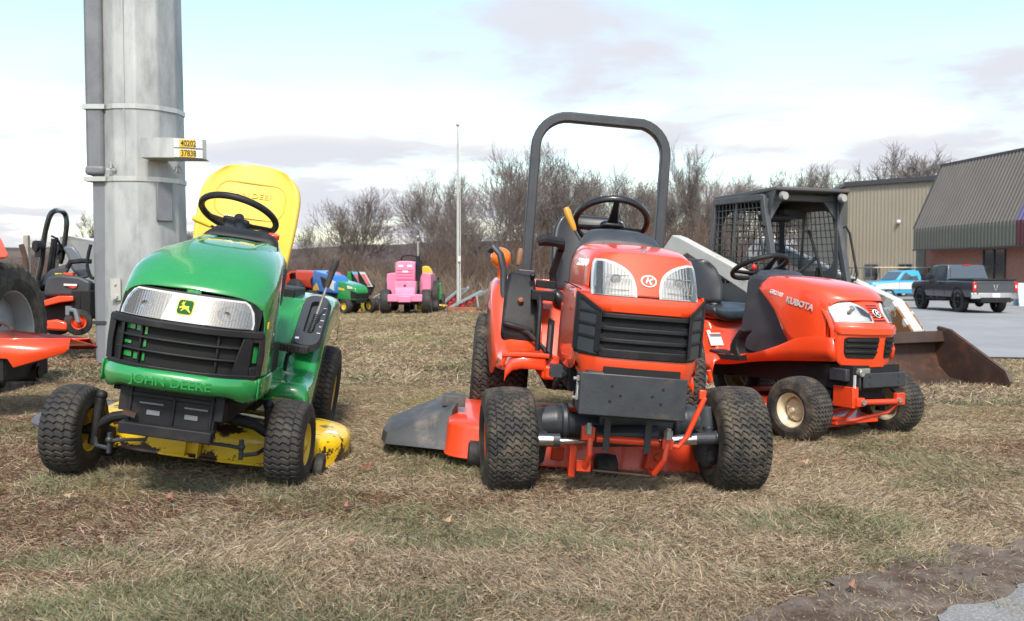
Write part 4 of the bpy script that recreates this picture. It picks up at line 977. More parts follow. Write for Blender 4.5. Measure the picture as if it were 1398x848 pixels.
for x, y in ((-.60, .30), (-.02, .18)):
    w = part('gauge_wheel', KB, (x, y, .055)); g = G(); g.lathe([(.001, -.05), (.045, -.05), (.062, -.042), (.066, 0), (.062, .042), (.045, .05), (.001, .05)], n=32); obj('roller', g, RUB, w, smooth=50)
# discharge chute: charcoal plastic, open underneath
g = G()
CH = lambda P: [(-.74+(x+.74)*.62, y, z) for x, y, z in P]
top = [(-.74, .52, .215), (-.70, .60, .245), (-.74, 1.02, .245), (-.80, 1.06, .22), (-1.26, .98, .085), (-1.285, .92, .075), (-1.285, .66, .07), (-1.24, .60, .065)]
bot = [(-.76, .42, .035), (-.70, .60, .20), (-.74, 1.02, .20), (-.80, 1.10, .06), (-1.26, 1.0, .03), (-1.29, .93, .025), (-1.29, .64, .022), (-1.25, .56, .018)]
top = CH(top); bot = CH(bot); n = len(top); g.add([*top, *bot, (-.89, .80, .19)], [(i, (i+1) % n, n+(i+1) % n, n+i) for i in range(n) if i not in (0, 1)]+[(i, (i+1) % n, 2*n) for i in range(n)]+[(0, 1, n+1, n)])
g.box((-.735, .66, .245), (.11, .12, .045))
obj('discharge_chute', g, mat('worn_charcoal_rubber', (.055, .058, .062), .6, var=.2, vscale=7, dirt=(.16, .14, .12), dscale=6, dlo=.5, dhi=.7, bump=.3, bscale=60), KB, bevel=.012, solid=.006)
# fenders
def kfender(s):
    prof = [(.50, .445), (.50, .495), (.54, .512), (.70, .520), (.80, .53), (.88, .60), (.95, .74), (1.05, .84), (1.2, .875), (1.5, .875), (1.75, .80), (1.85, .66)]
    pr = spline(prof, 3); secs = []
    for y, z in pr:
        ow = pw(y, [(.5, .50), (.8, .54), (1.0, .585), (1.3, .60), (1.6, .60), (1.85, .57)])
        if s > 0: ow -= .07
        hang = pw(y, [(.5, .0), (.56, .02), (.8, .04), (.92, .22), (1.05, .26), (1.2, .12), (1.4, .08), (1.85, .10)])
        secs.append([(s*.30, y, z-.05), (s*.31, y, z), (s*(ow-.08), y, z), (s*(ow-.035), y, z-.012), (s*(ow-.008), y, z-.045), (s*ow, y, z-.07-hang)])
    g = G(); g.loft(secs, closed=False); return g
for s in (-1, 1): obj('fender', kfender(s), OR, KB, smooth=60, solid=.004)
g = G(); g.prism([(.50, .40), (.50, .47), (.80, .48), (.95, .72), (1.05, .83), (1.7, .83), (1.7, .45), (.9, .38)], -.32, .32, 'x'); obj('floor_and_seat_base', g, OR, KB, bevel=.015)
g = G()
for s in (-1, 1): g.tube([(s*.50, .51, .505), (s*.515, .515, .46), (s*.53, .6, .44)], .012, 8)
g.tube([(-.52, .505, .505), (-.40, .503, .514), (-.27, .502, .514)], .013, 8); obj('step_edge', g, OR, KB)
g = G(); g.box((-.285, .60, .60), (.012, .26, .18)); obj('step_sticker', g, BK, KB); g = G(); g.box((-.2925, .55, .60), (.002, .10, .13)); obj('sticker', g, GRY, KB)
# dash cowl
g = G(); g.loft([[(x*w, y, z) for x, z in spline([(-.24, .84), (-.235, .98), (-.19, zt-.03), (-.10, zt), (.10, zt), (.19, zt-.03), (.235, .98), (.24, .84)], 4)] for y, zt, w in ((.345, 1.045, 1), (.37, 1.075, .98), (.44, 1.115, .9), (.55, 1.13, .84), (.63, 1.09, .8), (.66, .95, .75))], closed=False)
obj('dashboard', g, CHAR, KB, smooth=60, solid=.006)
g = G(); g.box((0, .55, .75), (.34, .22, .6)); obj('dash_tower', g, BK, KB, bevel=.03)
steering(KB, (-.01, .74, 1.205), .183, 35, BKG, (.13, .10, .035), (90+180, 20, 160), (0, .60, 1.02), tube=.0165)
th = part('throttle', KB); g = G(); g.tube([(-.17, .60, 1.09), (-.21, .62, 1.15)], .007, 8); obj('stem', g, IRON, th); g = G(); g.tube([(-.205, .62, 1.14), (-.215, .62, 1.16), (-.25, .63, 1.235), (-.258, .63, 1.25)], .016, 10, radii=[.011, .015, .018, .012]); obj('knob', g, mat('amber_knob', (.62, .27, .02), .35, coat=.2), th)
# seat
ks = part('seat', KB, (-.02, 1.12, .80))
g = G()
def kb_(u, v): w = pw(v, [(0, .22), (.5, .235), (.85, .225), (1, .17)]); return ((u*2-1)*w, .22+.12*v-.04*abs(u*2-1)**3, .02+.46*v)
g.grid(kb_, 14, 10, thick=(0, .08, 0)); obj('backrest', g, VINYL, ks, sub=1, smooth=60)
g = G(); g.grid(lambda u, v: ((u*2-1)*.24, -.2+.46*v, .0+.05*abs(u*2-1)**3), 12, 8, thick=(0, 0, -.09)); obj('cushion', g, VINYL, ks, sub=1, smooth=60)
g = G(); g.tube([(-.33, .02, .285), (-.30, .02, .30), (-.2, .05, .295), (-.18, .2, .26)], .03, 10, radii=[.022, .032, .028, .02]); g.tube([(-.19, .16, .25), (-.22, .2, .12), (-.2, .2, .02)], .022, 8); obj('armrest', g, BK, ks)
# roll bar
rp = []
for px_, z in ((-.385, .70), (-.385, .9), (-.385, 1.66)): rp.append((px_, 0, z))
for k in range(1, 9): a = pi-(pi/2)*k/8; rp.append((-.385+.185+.185*cos(a), 0, 1.66+.185*sin(a)))
for k in range(1, 9): a = pi/2-(pi/2)*k/8; rp.append((.385-.185+.185*cos(a), 0, 1.66+.185*sin(a)))
rp += [(.385, 0, .9), (.385, 0, .70)]
g = G(); g.tube([(x, 1.45+(z-.8)*.05, z-.0) for x, y, z in rp], .045, 4, flat=.9); obj('roll_bar', g, IRON, KB, bevel=.008)
g = G(); 
for s in (-1, 1): g.box((s*.385, 1.44, .80), (.10, .12, .26))
obj('roll_bar_foot', g, IRON, KB, bevel=.006)
# lamp
al = part('warning_lamp', KB, (-.545, 1.22, .985)); g = G(); g.lathe([(.001, -.055), (.03, -.05), (.052, -.03), (.058, -.005), (.056, .0)], (0, 0, 0), 'y', 28); obj('amber_lens', g, AMB, al, smooth=60)
g = G(); g.lathe([(.056, .0), (.058, .02), (.03, .045), (.001, .05)], (0, 0, 0), 'y', 28); g.tube([(.03, .02, -.03), (.03, .04, -.12), (.02, .05, -.25)], .014, 8); g.cyl((.0, .02, -.05), (0, .05, -.22), .012); obj('lamp_body', g, AMB, al, smooth=60)
# grab handle, console, levers
g = G(); g.tube([(-.61, 1.05, 1.015), (-.59, 1.02, 1.035), (-.555, 1.0, 1.00), (-.53, 1.0, .92), (-.52, 1.0, .80), (-.51, .98, .72)], .022, 10, flat=.8); obj('grab_handle', g, CHAR, KB)
DCON = -.10
g = G(); g.loft([[(-.53, .93, .60), (-.33, .93, .58), (-.34, .95, .50), (-.44, .95, .47), (-.52, .95, .54)], [(-.52, .99, .80), (-.34, .99, .78), (-.34, 1.02, .66), (-.44, 1.04, .6), (-.52, 1.04, .66)], [(-.50, 1.10, .92), (-.36, 1.10, .90), (-.36, 1.2, .86), (-.44, 1.2, .86), (-.5, 1.2, .86)]]); obj('lever_console', g, BK, KB, bevel=.02, loc=(0, DCON, 0))
for x, y, z, tx, ty, tz, cn in ((-.46, 1.08, .88, -.445, 1.10, 1.03, 'a'), (-.445, .99, .70, -.43, .94, .765, 'b'), (-.38, 1.02, .84, -.375, 1.0, .90, 'c')):
    lv = part('lever', KB, (0, DCON*.8, .01)); g = G(); g.cyl((x, y, z), (lerp(x, tx, .5), lerp(y, ty, .5), lerp(z, tz, .5)), .005); obj('rod', g, IRON, lv)
    g = G(); g.tube([(lerp(x, tx, t), lerp(y, ty, t), lerp(z, tz, t)) for t in (.4, .5, .9, 1)], .014, 10, radii=[.010, .014, .016, .010] if cn == 'a' else [.006, .010, .017, .010]); obj('knob', g, mat('tan_knob', (.24, .11, .05), .45) if cn != 'c' else BK, lv)
g = G(); g.box((-.478, 1.0, .79), (.006, .006, .16), (-.35, 0, 0)); obj('scale_strip', g, WHT, KB)
g = G(); g.tube([(-.47, .86, .62), (-.38, .82, .60), (-.30, .74, .53), (-.27, .7, .47)], .012, 8); obj('brake_arm', g, BK, KB)
g = G(); g.box((-.44, .86, .625), (.16, .09, .03), (0, .2, .1)); obj('pedal', g, BK, KB, bevel=.012)
g = G(); g.tube([(-.34, .80, .80), (-.335, .76, .75), (-.335, .70, .50)], .013, 8); g.box((-.32, .86, .80), (.12, .14, .05)); g.box((-.31, .84, .86), (.10, .08, .04)); obj('seat_bracket', g, BK, KB, bevel=.008)

for o in KIDS(KB):
    if o.name.split('.')[0] in ('hood', 'hood_gap', 'hood_lock', 'headlight', 'emblem', 'cowl_band', 'lower_band', 'grille', 'grille_mesh', 'grille_recess', 'side_grille', 'side_grille_recess', 'nose_panel', 'side_cowl', 'lettering', 'dashboard', 'front_bracket'): o.location.z += .022 if not o.name.startswith('headlight') else .005

for o in KIDS(KB):
    if o.name.startswith('headlight'): o.location = (0, -.0165, .005)
# ============================================================ orange ride-on mower with cream wheels
GR = thing('lawn_tractor', 'orange lawn tractor with cream wheels and black seat parked beside the roll bar tractor', 'lawn tractor', (1.985, 5.41, -.045), (0, rad(1.5), rad(30)))
CREAM = mat('cream_rim', (.70, .60, .42), .42, var=.06, dirt=(.3, .22, .14), dlo=.58, dhi=.8, coat=.2)
HB = .235
def S3(x, z):
    y = -.235+.125*min(1.6, abs(x)/HB)**2.3
    if z > .60: y += (z-.60)*.85
    if z < .56: y += (.56-z)*.25
    return y
g = G(); K_ = spline([(-.13, .10, .235, .735, .68, .47, .62), (-.10, .09, .245, .765, .72, .46, .62), (.0, .06, .262, .815, .75, .46, .6), (.2, .02, .272, .855, .785, .53, .56), (.36, .0, .264, .872, .80, .68, .52), (.50, .0, .240, .876, .80, .79, .5)], 5)
g.loft([arch(w, zb, zs, zt, y, sw, tp) for y, sw, w, zt, zs, zb, tp in K_], closed=False); obj('hood', g, OR, GR, smooth=60, solid=.004)
g = G(); patch(g, S3, [(.44, -.19, .19), (.455, -.215, .215), (.50, -.232, .232), (.60, -.240, .240), (.68, -.228, .228), (.72, -.19, .19), (.742, -.14, .14)], 34, .0, .004, sp=3); obj('nose_panel', g, OR, GR, smooth=60)
g = G(); patch(g, S3, [(.46, -.22, .22), (.55, -.245, .245), (.66, -.250, .250), (.72, -.24, .24), (.745, -.20, .20)], 34, -.016, .004, sp=3); obj('nose_panel', g, OR, GR, smooth=60)
g = G()
for s in (-1, 1): g.box((s*.212, .005, .61), (.03, .10, .22))
obj('nose_panel', g, OR, GR)
g = G(); patch(g, S3, [(.572, -.236, .236), (.585, -.243, .243), (.60, -.243, .243), (.606, -.24, .24)], 36, .014, .016, sp=2); obj('nose_ridge', g, OR, GR, smooth=60)
for s in (-1, 1):
    L0 = [(.618, -.236, -.062), (.64, -.238, -.056), (.67, -.236, -.062), (.70, -.226, -.085), (.722, -.205, -.125), (.733, -.18, -.155)]
    L1 = [(.625, -.228, -.070), (.645, -.231, -.064), (.67, -.228, -.070), (.695, -.218, -.093), (.712, -.198, -.13), (.722, -.178, -.152)]
    g = G(); patch(g, S3, rws(L0, s), 18, .006, .008, sp=3); hl = obj('headlight', g, SLV, GR, smooth=40)
    g = G(); patch(g, S3, rws(L1, s), 18, .0075, .002, sp=3); obj('reflector', g, REFL, hl)
    g = G(); patch(g, S3, rws(L1, s), 18, .018, .003, sp=3); obj('lens', g, LENS, hl, smooth=40)
    cx = s*.15; g = G(); g.lathe([(.001, -.002), (.014, -.004), (.03, -.002), (.034, .004)], (cx, S3(cx, .672)-.010, .668), 'y', 24); obj('bulb_holder', g, CHR, hl)
g = G()
for k in range(7): patch(g, S3, [(.625+.013*k, -.045-.0*k, .045), (.630+.013*k, -.045, .045)], 8, .004, .004)
obj('badge_slats', g, VOID, GR)
badge(GR, 0, .662, .023, S3, .008, ax=1.2, bk=BK)
for s in (-1, 1):
    R0 = [(.475, -.185, -.045), (.49, -.198, -.036), (.53, -.205, -.030), (.553, -.205, -.028), (.560, -.19, -.036)]
    g = G(); patch(g, S3, rws(R0, s), 14, .004, .006, sp=3); gr = obj('lower_grille', g, VOID, GR)
    g = G()
    for z in (.495, .518, .54): patch(g, S3, rws([(z, -.20, -.034), (z+.010, -.20, -.034)], s), 14, .012, .012)
    obj('slat', g, BK, gr, bevel=.002)
# side body behind the hood: sweeps down into the floor
g = G()
for s in (-1, 1):
    O = spline([(-.12, .47), (.10, .455), (.30, .44), (.46, .42), (.60, .395), (.80, .385), (1.0, .39)], 4)
    U = spline([(-.10, .60), (.06, .60), (.18, .575), (.29, .52), (.42, .478), (.62, .455), (1.0, .45)], 4)
    wv = lambda y: pw(y, [(-.15, .245), (.2, .275), (.5, .33), (.7, .40), (1.0, .43)])
    g.loft([[(s*wv(a[0]), a[0], a[1]), (s*(wv(a[0])+.012), a[0], lerp(a[1], b[1], .5)), (s*wv(b[0]), b[0], b[1]), (s*(wv(b[0])-.10), b[0], b[1]+.006)] for a, b in zip(O, U)], closed=False)
obj('side_panel', g, OR, GR, smooth=60, solid=.005)
# black console between hood and floor
g = G(); g.prism(spline([(.16, .60), (.30, .46), (.56, .45), (.66, .50), (.68, .60), (.66, .72), (.64, .82), (.62, .95), (.50, .96), (.42, .92), (.26, .78)], 3, True), -.225, .225, 'x'); obj('console', g, CHAR, GR, bevel=.03, segs=3)
g = G(); g.loft([[(x*w, y, z) for x, z in spline([(-.2, .82), (-.18, zt-.03), (-.08, zt), (.08, zt), (.18, zt-.03), (.2, .82)], 3)] for y, zt, w in ((.46, .90, 1.05), (.52, .945, .95), (.62, .95, .8), (.70, .90, .6))], closed=False); obj('dashboard', g, CHAR, GR, smooth=60, solid=.006)
steering(GR, (-.04, .70, 1.015), .180, 24, BK, (.12, .09, .03), (25, 155, 270), (0, .58, .90), tube=.015)
g = G(); g.tube([(-.13, .60, .93), (-.17, .60, .97), (-.175, .60, 1.0)], .006, 6); g2 = part('throttle', GR); obj('stem', g, BK, g2); g = G(); g.ball((-.19, .60, 1.01), .015, sc=(1, 1, 1.3)); obj('knob', g, mat('red_knob', (.6, .02, .015), .3), g2)
# floor, rear body
g = G(); g.box((0, .80, .44), (.80, .62, .03)); obj('floor', g, BK, GR)
g = G()
for s in (-1, 1):
    pr = spline([(.66, .42), (.70, .45), (.84, .46), (.90, .50), (.94, .60), (1.02, .655), (1.2, .67), (1.5, .66), (1.65, .56)], 3)
    g.loft([[(s*.16, y, z), (s*.40, y, z), (s*.44, y, z-.015), (s*.455, y, z-.05), (s*.46, y, z-.10-.08*sstep(.9, 1.1, y))] for y, z in pr], closed=False)
obj('fender', g, OR, GR, smooth=60, solid=.004)
g = G(); g.prism([(.84, .44), (.90, .52), (.96, .655), (1.55, .68), (1.6, .45)], -.24, .24, 'x'); g.prism([(.95, .66), (.97, .70), (1.4, .70), (1.42, .66)], -.19, .19, 'x'); obj('rear_body', g, OR, GR, bevel=.02)
STK = (.07, 0, -.02)
g = G(); g.box((-.30, .895, .56), (.11, .006, .11), (-.45, 0, 0)); st_ = obj('sticker', g, WHT, GR, loc=STK)
g = G(); g.box((-.30, .878, .605), (.11, .004, .02), (-.45, 0, 0)); obj('warning_band', g, OR, st_)
g = G(); g.box((-.30, .888, .545), (.10, .004, .045), (-.45, 0, 0)); obj('print_block', g, BK, st_)
g = G(); g.box((-.33, .94, .652), (.06, .004, .05), (-.6, 0, 0)); obj('sticker', g, GRY, GR)
g = G(); g.prism(spline([(.60, .45), (.62, .50), (.60, .55), (.56, .60), (.54, .62), (.50, .615), (.52, .59), (.55, .56), (.56, .50), (.53, .45)], 2, True), -.36, -.28, 'x'); g.box((-.32, .66, .455), (.12, .26, .018), (.1, 0, 0)); obj('pedal', g, BK, GR, bevel=.01)
sg = part('seat', GR, (-.02, 1.12, .74)); g = G()
def sb3(u, v): w = pw(v, [(0, .20), (.4, .23), (.8, .20), (1, .13)]); return ((u*2-1)*w, .20+.10*v-.06*abs(u*2-1)**3-.02*sin(pi*v), .02+.32*v)
g.grid(sb3, 14, 10, thick=(0, .07, 0)); obj('backrest', g, VINYL, sg, sub=1, smooth=60)
g = G(); g.grid(lambda u, v: ((u*2-1)*.235, -.24+.46*v, .0+.045*abs(u*2-1)**3-.03*(1-v)**4), 12, 8, thick=(0, 0, -.07)); obj('cushion', g, VINYL, sg, sub=1, smooth=60)
g = G()
for s in (-1, 1): g.box((s*.09, -.05, -.055), (.05, .30, .04))
obj('seat_rail', g, IRON, sg)
# chassis, front
g = G(); g.box((0, .35, .38), (.40, 1.1, .14)); g.box((0, .1, .33), (.24, .5, .16)); g.box((0, 1.2, .38), (.5, .8, .16)); obj('chassis', g, VOID, GR)
g = G(); g.box((0, -.12, .395), (.46, .12, .07)); g.box((.05, -.215, .365), (.36, .012, .085)); g.box((-.155, -.14, .365), (.012, .16, .085)); g.box((.23, -.14, .365), (.012, .16, .085)); fb = obj('front_bracket', g, IRON, GR, bevel=.005)
for x in (-.08, .17):
    for z in (.385, .345): g = G(); g.cyl((x, -.2225, z), (x, -.220, z), .005, n=10); obj('bolt_hole', g, VOID, fb)
g = G(); g.box((-.19, -.15, .36), (.004, .13, .075)); sk = obj('sticker', g, WHT, fb); g = G(); g.box((-.193, -.125, .355), (.002, .075, .05)); obj('print_block', g, BK, sk)
g = G(); g.box((-.12, -.20, .42), (.09, .04, .03)); g.cyl((-.15, -.23, .41), (-.15, -.17, .41), .022); g.box((.17, -.16, .43), (.03, .03, .04)); obj('latch', g, GALV, GR, bevel=.004)
fx = part('front_axle', GR, (0, 0, .19)); g = G(); g.tube([(-.32, 0, 0), (-.2, 0, .06), (0, 0, .08), (.2, 0, .06), (.32, 0, 0)], .032, 8); 
for s in (-1, 1): g.cyl((s*.30, 0, -.04), (s*.30, 0, .09), .028); g.cyl((s*.30, 0, 0), (s*.37, 0, 0), .02); g.cyl((s*.06, -.06, .02), (s*.30, -.05, 0), .012)
for k in range(7): g.lathe([(.03, -.006), (.042, 0), (.03, .006)], (-.26+.018*k, .0, .06+.004*k), 'x', 12)
obj('axle_beam', g, BK, fx)
g = G(); g.cyl((-.16, -.22, .245), (.20, -.22, .235), .016); g.box((-.155, -.215, .245), (.06, .03, .05)); g.box((-.18, -.14, .27), (.05, .14, .12)); g.box((.19, -.215, .25), (.07, .03, .07)); g.tube([(.20, -.21, .235), (.14, -.18, .17), (-.05, -.10, .12), (-.2, 0, .10)], .012, 8); g.tube([(-.14, -.21, .235), (-.16, -.12, .14), (-.22, .06, .11)], .012, 8); obj('lift_frame', g, ORD, GR, bevel=.004)
g = G(); 
for x in (-.145, .165): g.cyl((x, -.245, .245), (x, -.225, .245), .016, n=6)
obj('bolt', g, GALV, GR)
g = G(); DP3 = spline([(-.52, .55), (-.48, .30), (-.2, .12), (.2, .12), (.48, .30), (.55, .55), (.5, .9), (.2, 1.0), (-.2, 1.0), (-.48, .9)], 3, True)
g.loft([[(x*k, .55+(y-.55)*k, z) for x, y in DP3] for k, z in ((1.02, .05), (1, .06), (1, .16), (.95, .19), (.3, .20))], caps=False); g.loft([[(-.18, -.08, .12), (.18, -.08, .12), (.2, .2, .16), (-.2, .2, .16)], [(-.18, -.08, .10), (.18, -.08, .10), (.2, .2, .12), (-.2, .2, .12)]]); obj('mower_deck', g, ORD, GR, smooth=45, solid=.003)
TYK = dict(P=.026, cols=7, gr=.28, zig=.006, dep=.007, off=0, lat=.002, nt=460, nw=64)
for s in (-1, 1):
    wheel(GR, 'grf', (s*.40, 0, .19), 2, s, CREAM, .19, .165, .095, tmat=RUBD, dish=.40, hub=.016, holes=4, tilt=-1.5, spin=s, **TYK)
    wheel(GR, 'grr', (s*.385, 1.24, .255), 0, s, CREAM, .255, .21, .12, tmat=RUBD, dish=.2, hub=.03, spin=s, P=.032, cols=6, gr=.28, zig=.007, dep=.006, off=0, lat=.003, nt=400, nw=50)
# writing on the hood side
def side3(s, y, z): 
    w = pw(y, [(-.1, .24), (0, .262), (.2, .272), (.42, .262), (.55, .235)])
    return s*(w*1.0+.004-.10*max(0, z-.74))
for txt, cy, cz, size, m, sh, bo, an in (('KUBOTA', .14, .705, .052, SLV, 0, .0016, -13), ('GR2100', .33, .765, .034, WHT2, .25, .0010, -13)):
    ca, sa = cos(rad(an)), sin(rad(an))
    def wr(x, y, z, cy=cy, cz=cz, ca=ca, sa=sa):
        X = x*ca-y*sa; Z = x*sa+y*ca; yy = cy-X; return (side3(-1, yy, cz+Z)-.001-z, yy, cz+Z)
    text('lettering', txt, size, m, GR, None, .0012, bo, 1.0, sh, wrap=wr)

def zraise(o):
    if o.type == 'MESH':
        for v in o.data.vertices: v.co.z += .085*min(1, max(0, (v.co.z-.44)/.2))
    for c in KIDS(o): zraise(c)
for o in KIDS(GR):
    if o.name.split('.')[0] in ('hood', 'nose_panel', 'nose_ridge', 'headlight', 'badge_slats', 'emblem', 'lower_grille', 'lettering'): zraise(o)
for o in KIDS(GR):
    if o.name.startswith('dashboard'): o.location.z = .045
# ============================================================ skid steer loader
SKY_ = rad(23)
SK = thing('skid_steer_loader', 'white skid steer loader with dark mesh cab and rusty brown bucket', 'skid steer', (3.0, 10.55, -.22), (0, 0, SKY_))
CAB = mat('worn_charcoal_paint', (.065, .070, .078), .45, var=.15, dirt=(.14, .10, .08), dscale=3, dlo=.55, dhi=.75, bump=.1)
CABR = mat('rusty_roof_paint', (.085, .085, .09), .5, var=.15, dirt=(.22, .07, .04), dscale=4, dlo=.56, dhi=.66, bump=.2)
SKW = mat('worn_white_paint', (.50, .49, .46), .5, var=.06, dirt=(.20, .10, .045), dscale=4, dlo=.58, dhi=.68, bump=.1)
SKWR = mat('rust_scabbed_white_paint', (.60, .57, .50), .5, var=.06, dirt=(.22, .10, .04), dscale=7, dlo=.40, dhi=.47, bump=.3)
# local: -y front, x right of picture; cab x +-.45, front at y=-.55, back y=.55
zt = 2.06
hw_, yf, yr, zb, yfb = .49, -.45, .42, .62, -.74
g = G()
for s in (-1, 1):
    g.tube([(s*hw_, yf, zt-.08), (s*hw_, yf-.02, zt-.22), (s*hw_, yfb, zb+.1), (s*hw_, yfb-.02, .5)], .045, 4)       # front posts
    g.tube([(s*hw_, yr, zt-.08), (s*hw_, yr+.10, 1.1)], .04, 4); g.tube([(s*hw_, .02, zt-.12), (s*hw_, .12, 1.1)], .02, 4)
    g.tube([(s*hw_, yf, zt-.10), (s*hw_, yr, zt-.10)], .05, 4)
    g.tube([(s*hw_*.985, yf-.05, zt-.12), (s*hw_*.985, yf-.02, zt-.34)], .02, 4)
g.box((0, yf-.03, zt-.10), (.92, .06, .07)); g.box((0, yr, zt-.10), (.92, .06, .08))
for s in (-1, 1): g.loft([[(s*.46, yf-.05, zt-.1), (s*.46, yf-.08, zt-.36), (s*.26, yf-.05, zt-.1)], [(s*.46, yf-.02, zt-.1), (s*.46, yf-.05, zt-.36), (s*.26, yf-.02, zt-.1)]])
obj('cab_frame', g, CAB, SK, bevel=.008)
g = G(); g.loft([[(-.50, yf-.22, zt-.04), (.50, yf-.22, zt-.04), (.50, yf-.22, zt), (-.50, yf-.22, zt)], [(-.48, yr+.05, zt-.10), (.48, yr+.05, zt-.10), (.48, yr+.05, zt-.03), (-.48, yr+.05, zt-.03)]]); obj('roof', g, CABR, SK, bevel=.012)
g = G()
for s in (-1, 1): g.loft([[(s*.50, yf-.2, zt-.04), (s*.47, yf-.0, zt-.04), (s*.47, yf-.02, zt-.42)], [(s*.485, yf-.2, zt-.04), (s*.455, yf-.0, zt-.04), (s*.455, yf-.02, zt-.42)]])
obj('roof_gusset', g, CAB, SK)
for s in (-1, 1):
    fl = part('floodlight', SK, (s*.40, yf-.20, zt-.10)); g = G(); g.ball((0, 0, 0), .052, sc=(1, .7, 1)); obj('lamp_body', g, GRY, fl); g = G(); g.cyl((0, -.03, 0), (0, -.045, 0), .040, n=20); obj('lens', g, mat('dull_lamp_lens', (.34, .34, .32), .3), fl)
# side and rear mesh panels
def meshpanel(g, P, nx, nz, r=.006):
    a, b, c, d = [Vector(p) for p in P]
    for k in range(1, nx):
        t = k/nx; g.tube([a.lerp(b, t), d.lerp(c, t)], r, 4)
    for k in range(1, nz):
        t = k/nz; g.tube([a.lerp(d, t), b.lerp(c, t)], r, 4)
for s in (-1, 1):
    g = G(); meshpanel(g, [(s*hw_, yfb+.05, 1.0), (s*hw_, yr+.08, 1.0), (s*hw_, yr, zt-.13), (s*hw_, yf, zt-.13)], 13, 12, .006); obj('side_mesh', g, CAB, SK)
    g = G(); g.box((s*(hw_-.015), -.02, .82), (.02, 1.2, .40)); obj('side_plate', g, CAB, SK)
g = G(); meshpanel(g, [(-hw_, yr+.06, 1.1), (hw_, yr+.06, 1.1), (hw_, yr, zt-.13), (-hw_, yr, zt-.13)], 12, 11, .0075); obj('rear_mesh', g, BK, SK)
# inside window cutout plates (rear window frame with round cornered openings)
def holeplate(w, h, hw2, hh, r, t): 
    o = rrect(w, h, .01, 6); i = rrect(hw2, hh, r, 6); n = len(o)
    v = [(x, 0, z) for x, z in o]+[(x, 0, z) for x, z in i]+[(x, t, z) for x, z in o]+[(x, t, z) for x, z in i]; f = []
    for k in range(n):
        j = (k+1) % n; f += [(k, j, n+j, n+k), (2*n+k, 3*n+k, 3*n+j, 2*n+j), (n+k, n+j, 3*n+j, 3*n+k), (k, 2*n+k, 2*n+j, j)]
    return v, f
g = G(); g.add(*holeplate(.96, .92, .84, .74, .22, .02), T(0, yr-.04, 1.50)); obj('rear_window_frame', g, BK, SK)
for s in (1,):
    for y0, w in ((-.05, .92),):
        g = G(); g.add(*holeplate(w+.07, .86, w-.03, .68, .17, .015), T(s*(hw_-.03), y0, 1.50) @ RZ(90)); obj('side_window_frame', g, CAB, SK)
# lap bar, seat, levers
g = G(); g.tube([(-.30, -.25, 1.62), (-.30, -.40, 1.3), (-.28, -.55, .98), (0, -.60, .95), (.28, -.55, .98), (.30, -.40, 1.3), (.30, -.25, 1.62)], .018, 8); g.tube([(-.28, -.5, 1.0), (.34, -.35, 1.32)], .02, 8); g.cyl((-.38, -.25, 1.75), (.0, -.25, 1.75), .045); g.box((.1, -.2, 1.8), (.30, .1, .1)); obj('safety_bar', g, BK, SK)
g = G(); g.box((0, .10, .85), (.46, .4, .12)); g.box((0, .28, 1.0), (.44, .10, .36)); obj('seat', g, VINYL, SK, bevel=.03)
for s in (-1, 1): g = G(); g.cyl((s*.30, -.35, .75), (s*.30, -.40, 1.12), .014); g.cyl((s*.30, -.39, 1.06), (s*.30, -.41, 1.2), .025); obj('control_lever', g, BK, SK)
for s in (-1, 1): g = G(); g.tube([(s*.47, yf-.05, 1.62), (s*.60, yf-.06, 1.66), (s*.62, yf-.10, 1.58), (s*.62, yf-.22, 1.12), (s*.60, yf-.22, 1.06), (s*.48, yf-.16, 1.08)], .014, 8); obj('grab_handle', g, BK, SK)
# body
g = G(); g.box((0, .2, .50), (.90, 1.9, .55)); g.box((0, 1.0, .80), (.92, .7, .75)); obj('body', g, CAB, SK, bevel=.03)
g = G(); g.box((0, 1.37, .85), (.80, .05, .6)); obj('rear_door', g, SKW, SK, bevel=.02)
# lift arms
ap = [(1.25, 1.42), (1.02, 1.60), (.85, 1.56), (-.65, 1.06), (-1.25, .86), (-1.52, .56), (-1.50, .24), (-1.32, .24), (-1.30, .50), (-1.14, .62), (-.6, .86), (.7, 1.37), (1.0, 1.28), (1.25, 1.2)]
for s in (-1, 1):
    g = G(); g.prism(ap, s*.64-.06, s*.64+.06, 'x'); la = obj('lift_arm', g, SKW, SK, bevel=.012)
    g = G(); g.prism([(-1.12, .66), (-1.25, .84), (-1.51, .55), (-1.49, .26), (-1.33, .26), (-1.31, .5)], s*.64-.09, s*.64+.10, 'x'); obj('arm_foot', g, SKWR, la)
    g = G(); g.cyl((s*.60, .9, .95), (s*.60, -.5, .60), .035); obj('lift_cylinder', g, CHR, SK)
    g = G(); g.cyl((s*.36, -1.1, .62), (s*.36, -1.42, .50), .035); obj('tilt_cylinder', g, BK, SK)
g = G(); g.box((0, -1.25, .36), (1.1, .1, .12)); g.box((0, -1.42, .34), (1.25, .05, .36), (.25, 0, 0)); obj('quick_attach', g, CAB, SK, bevel=.01)
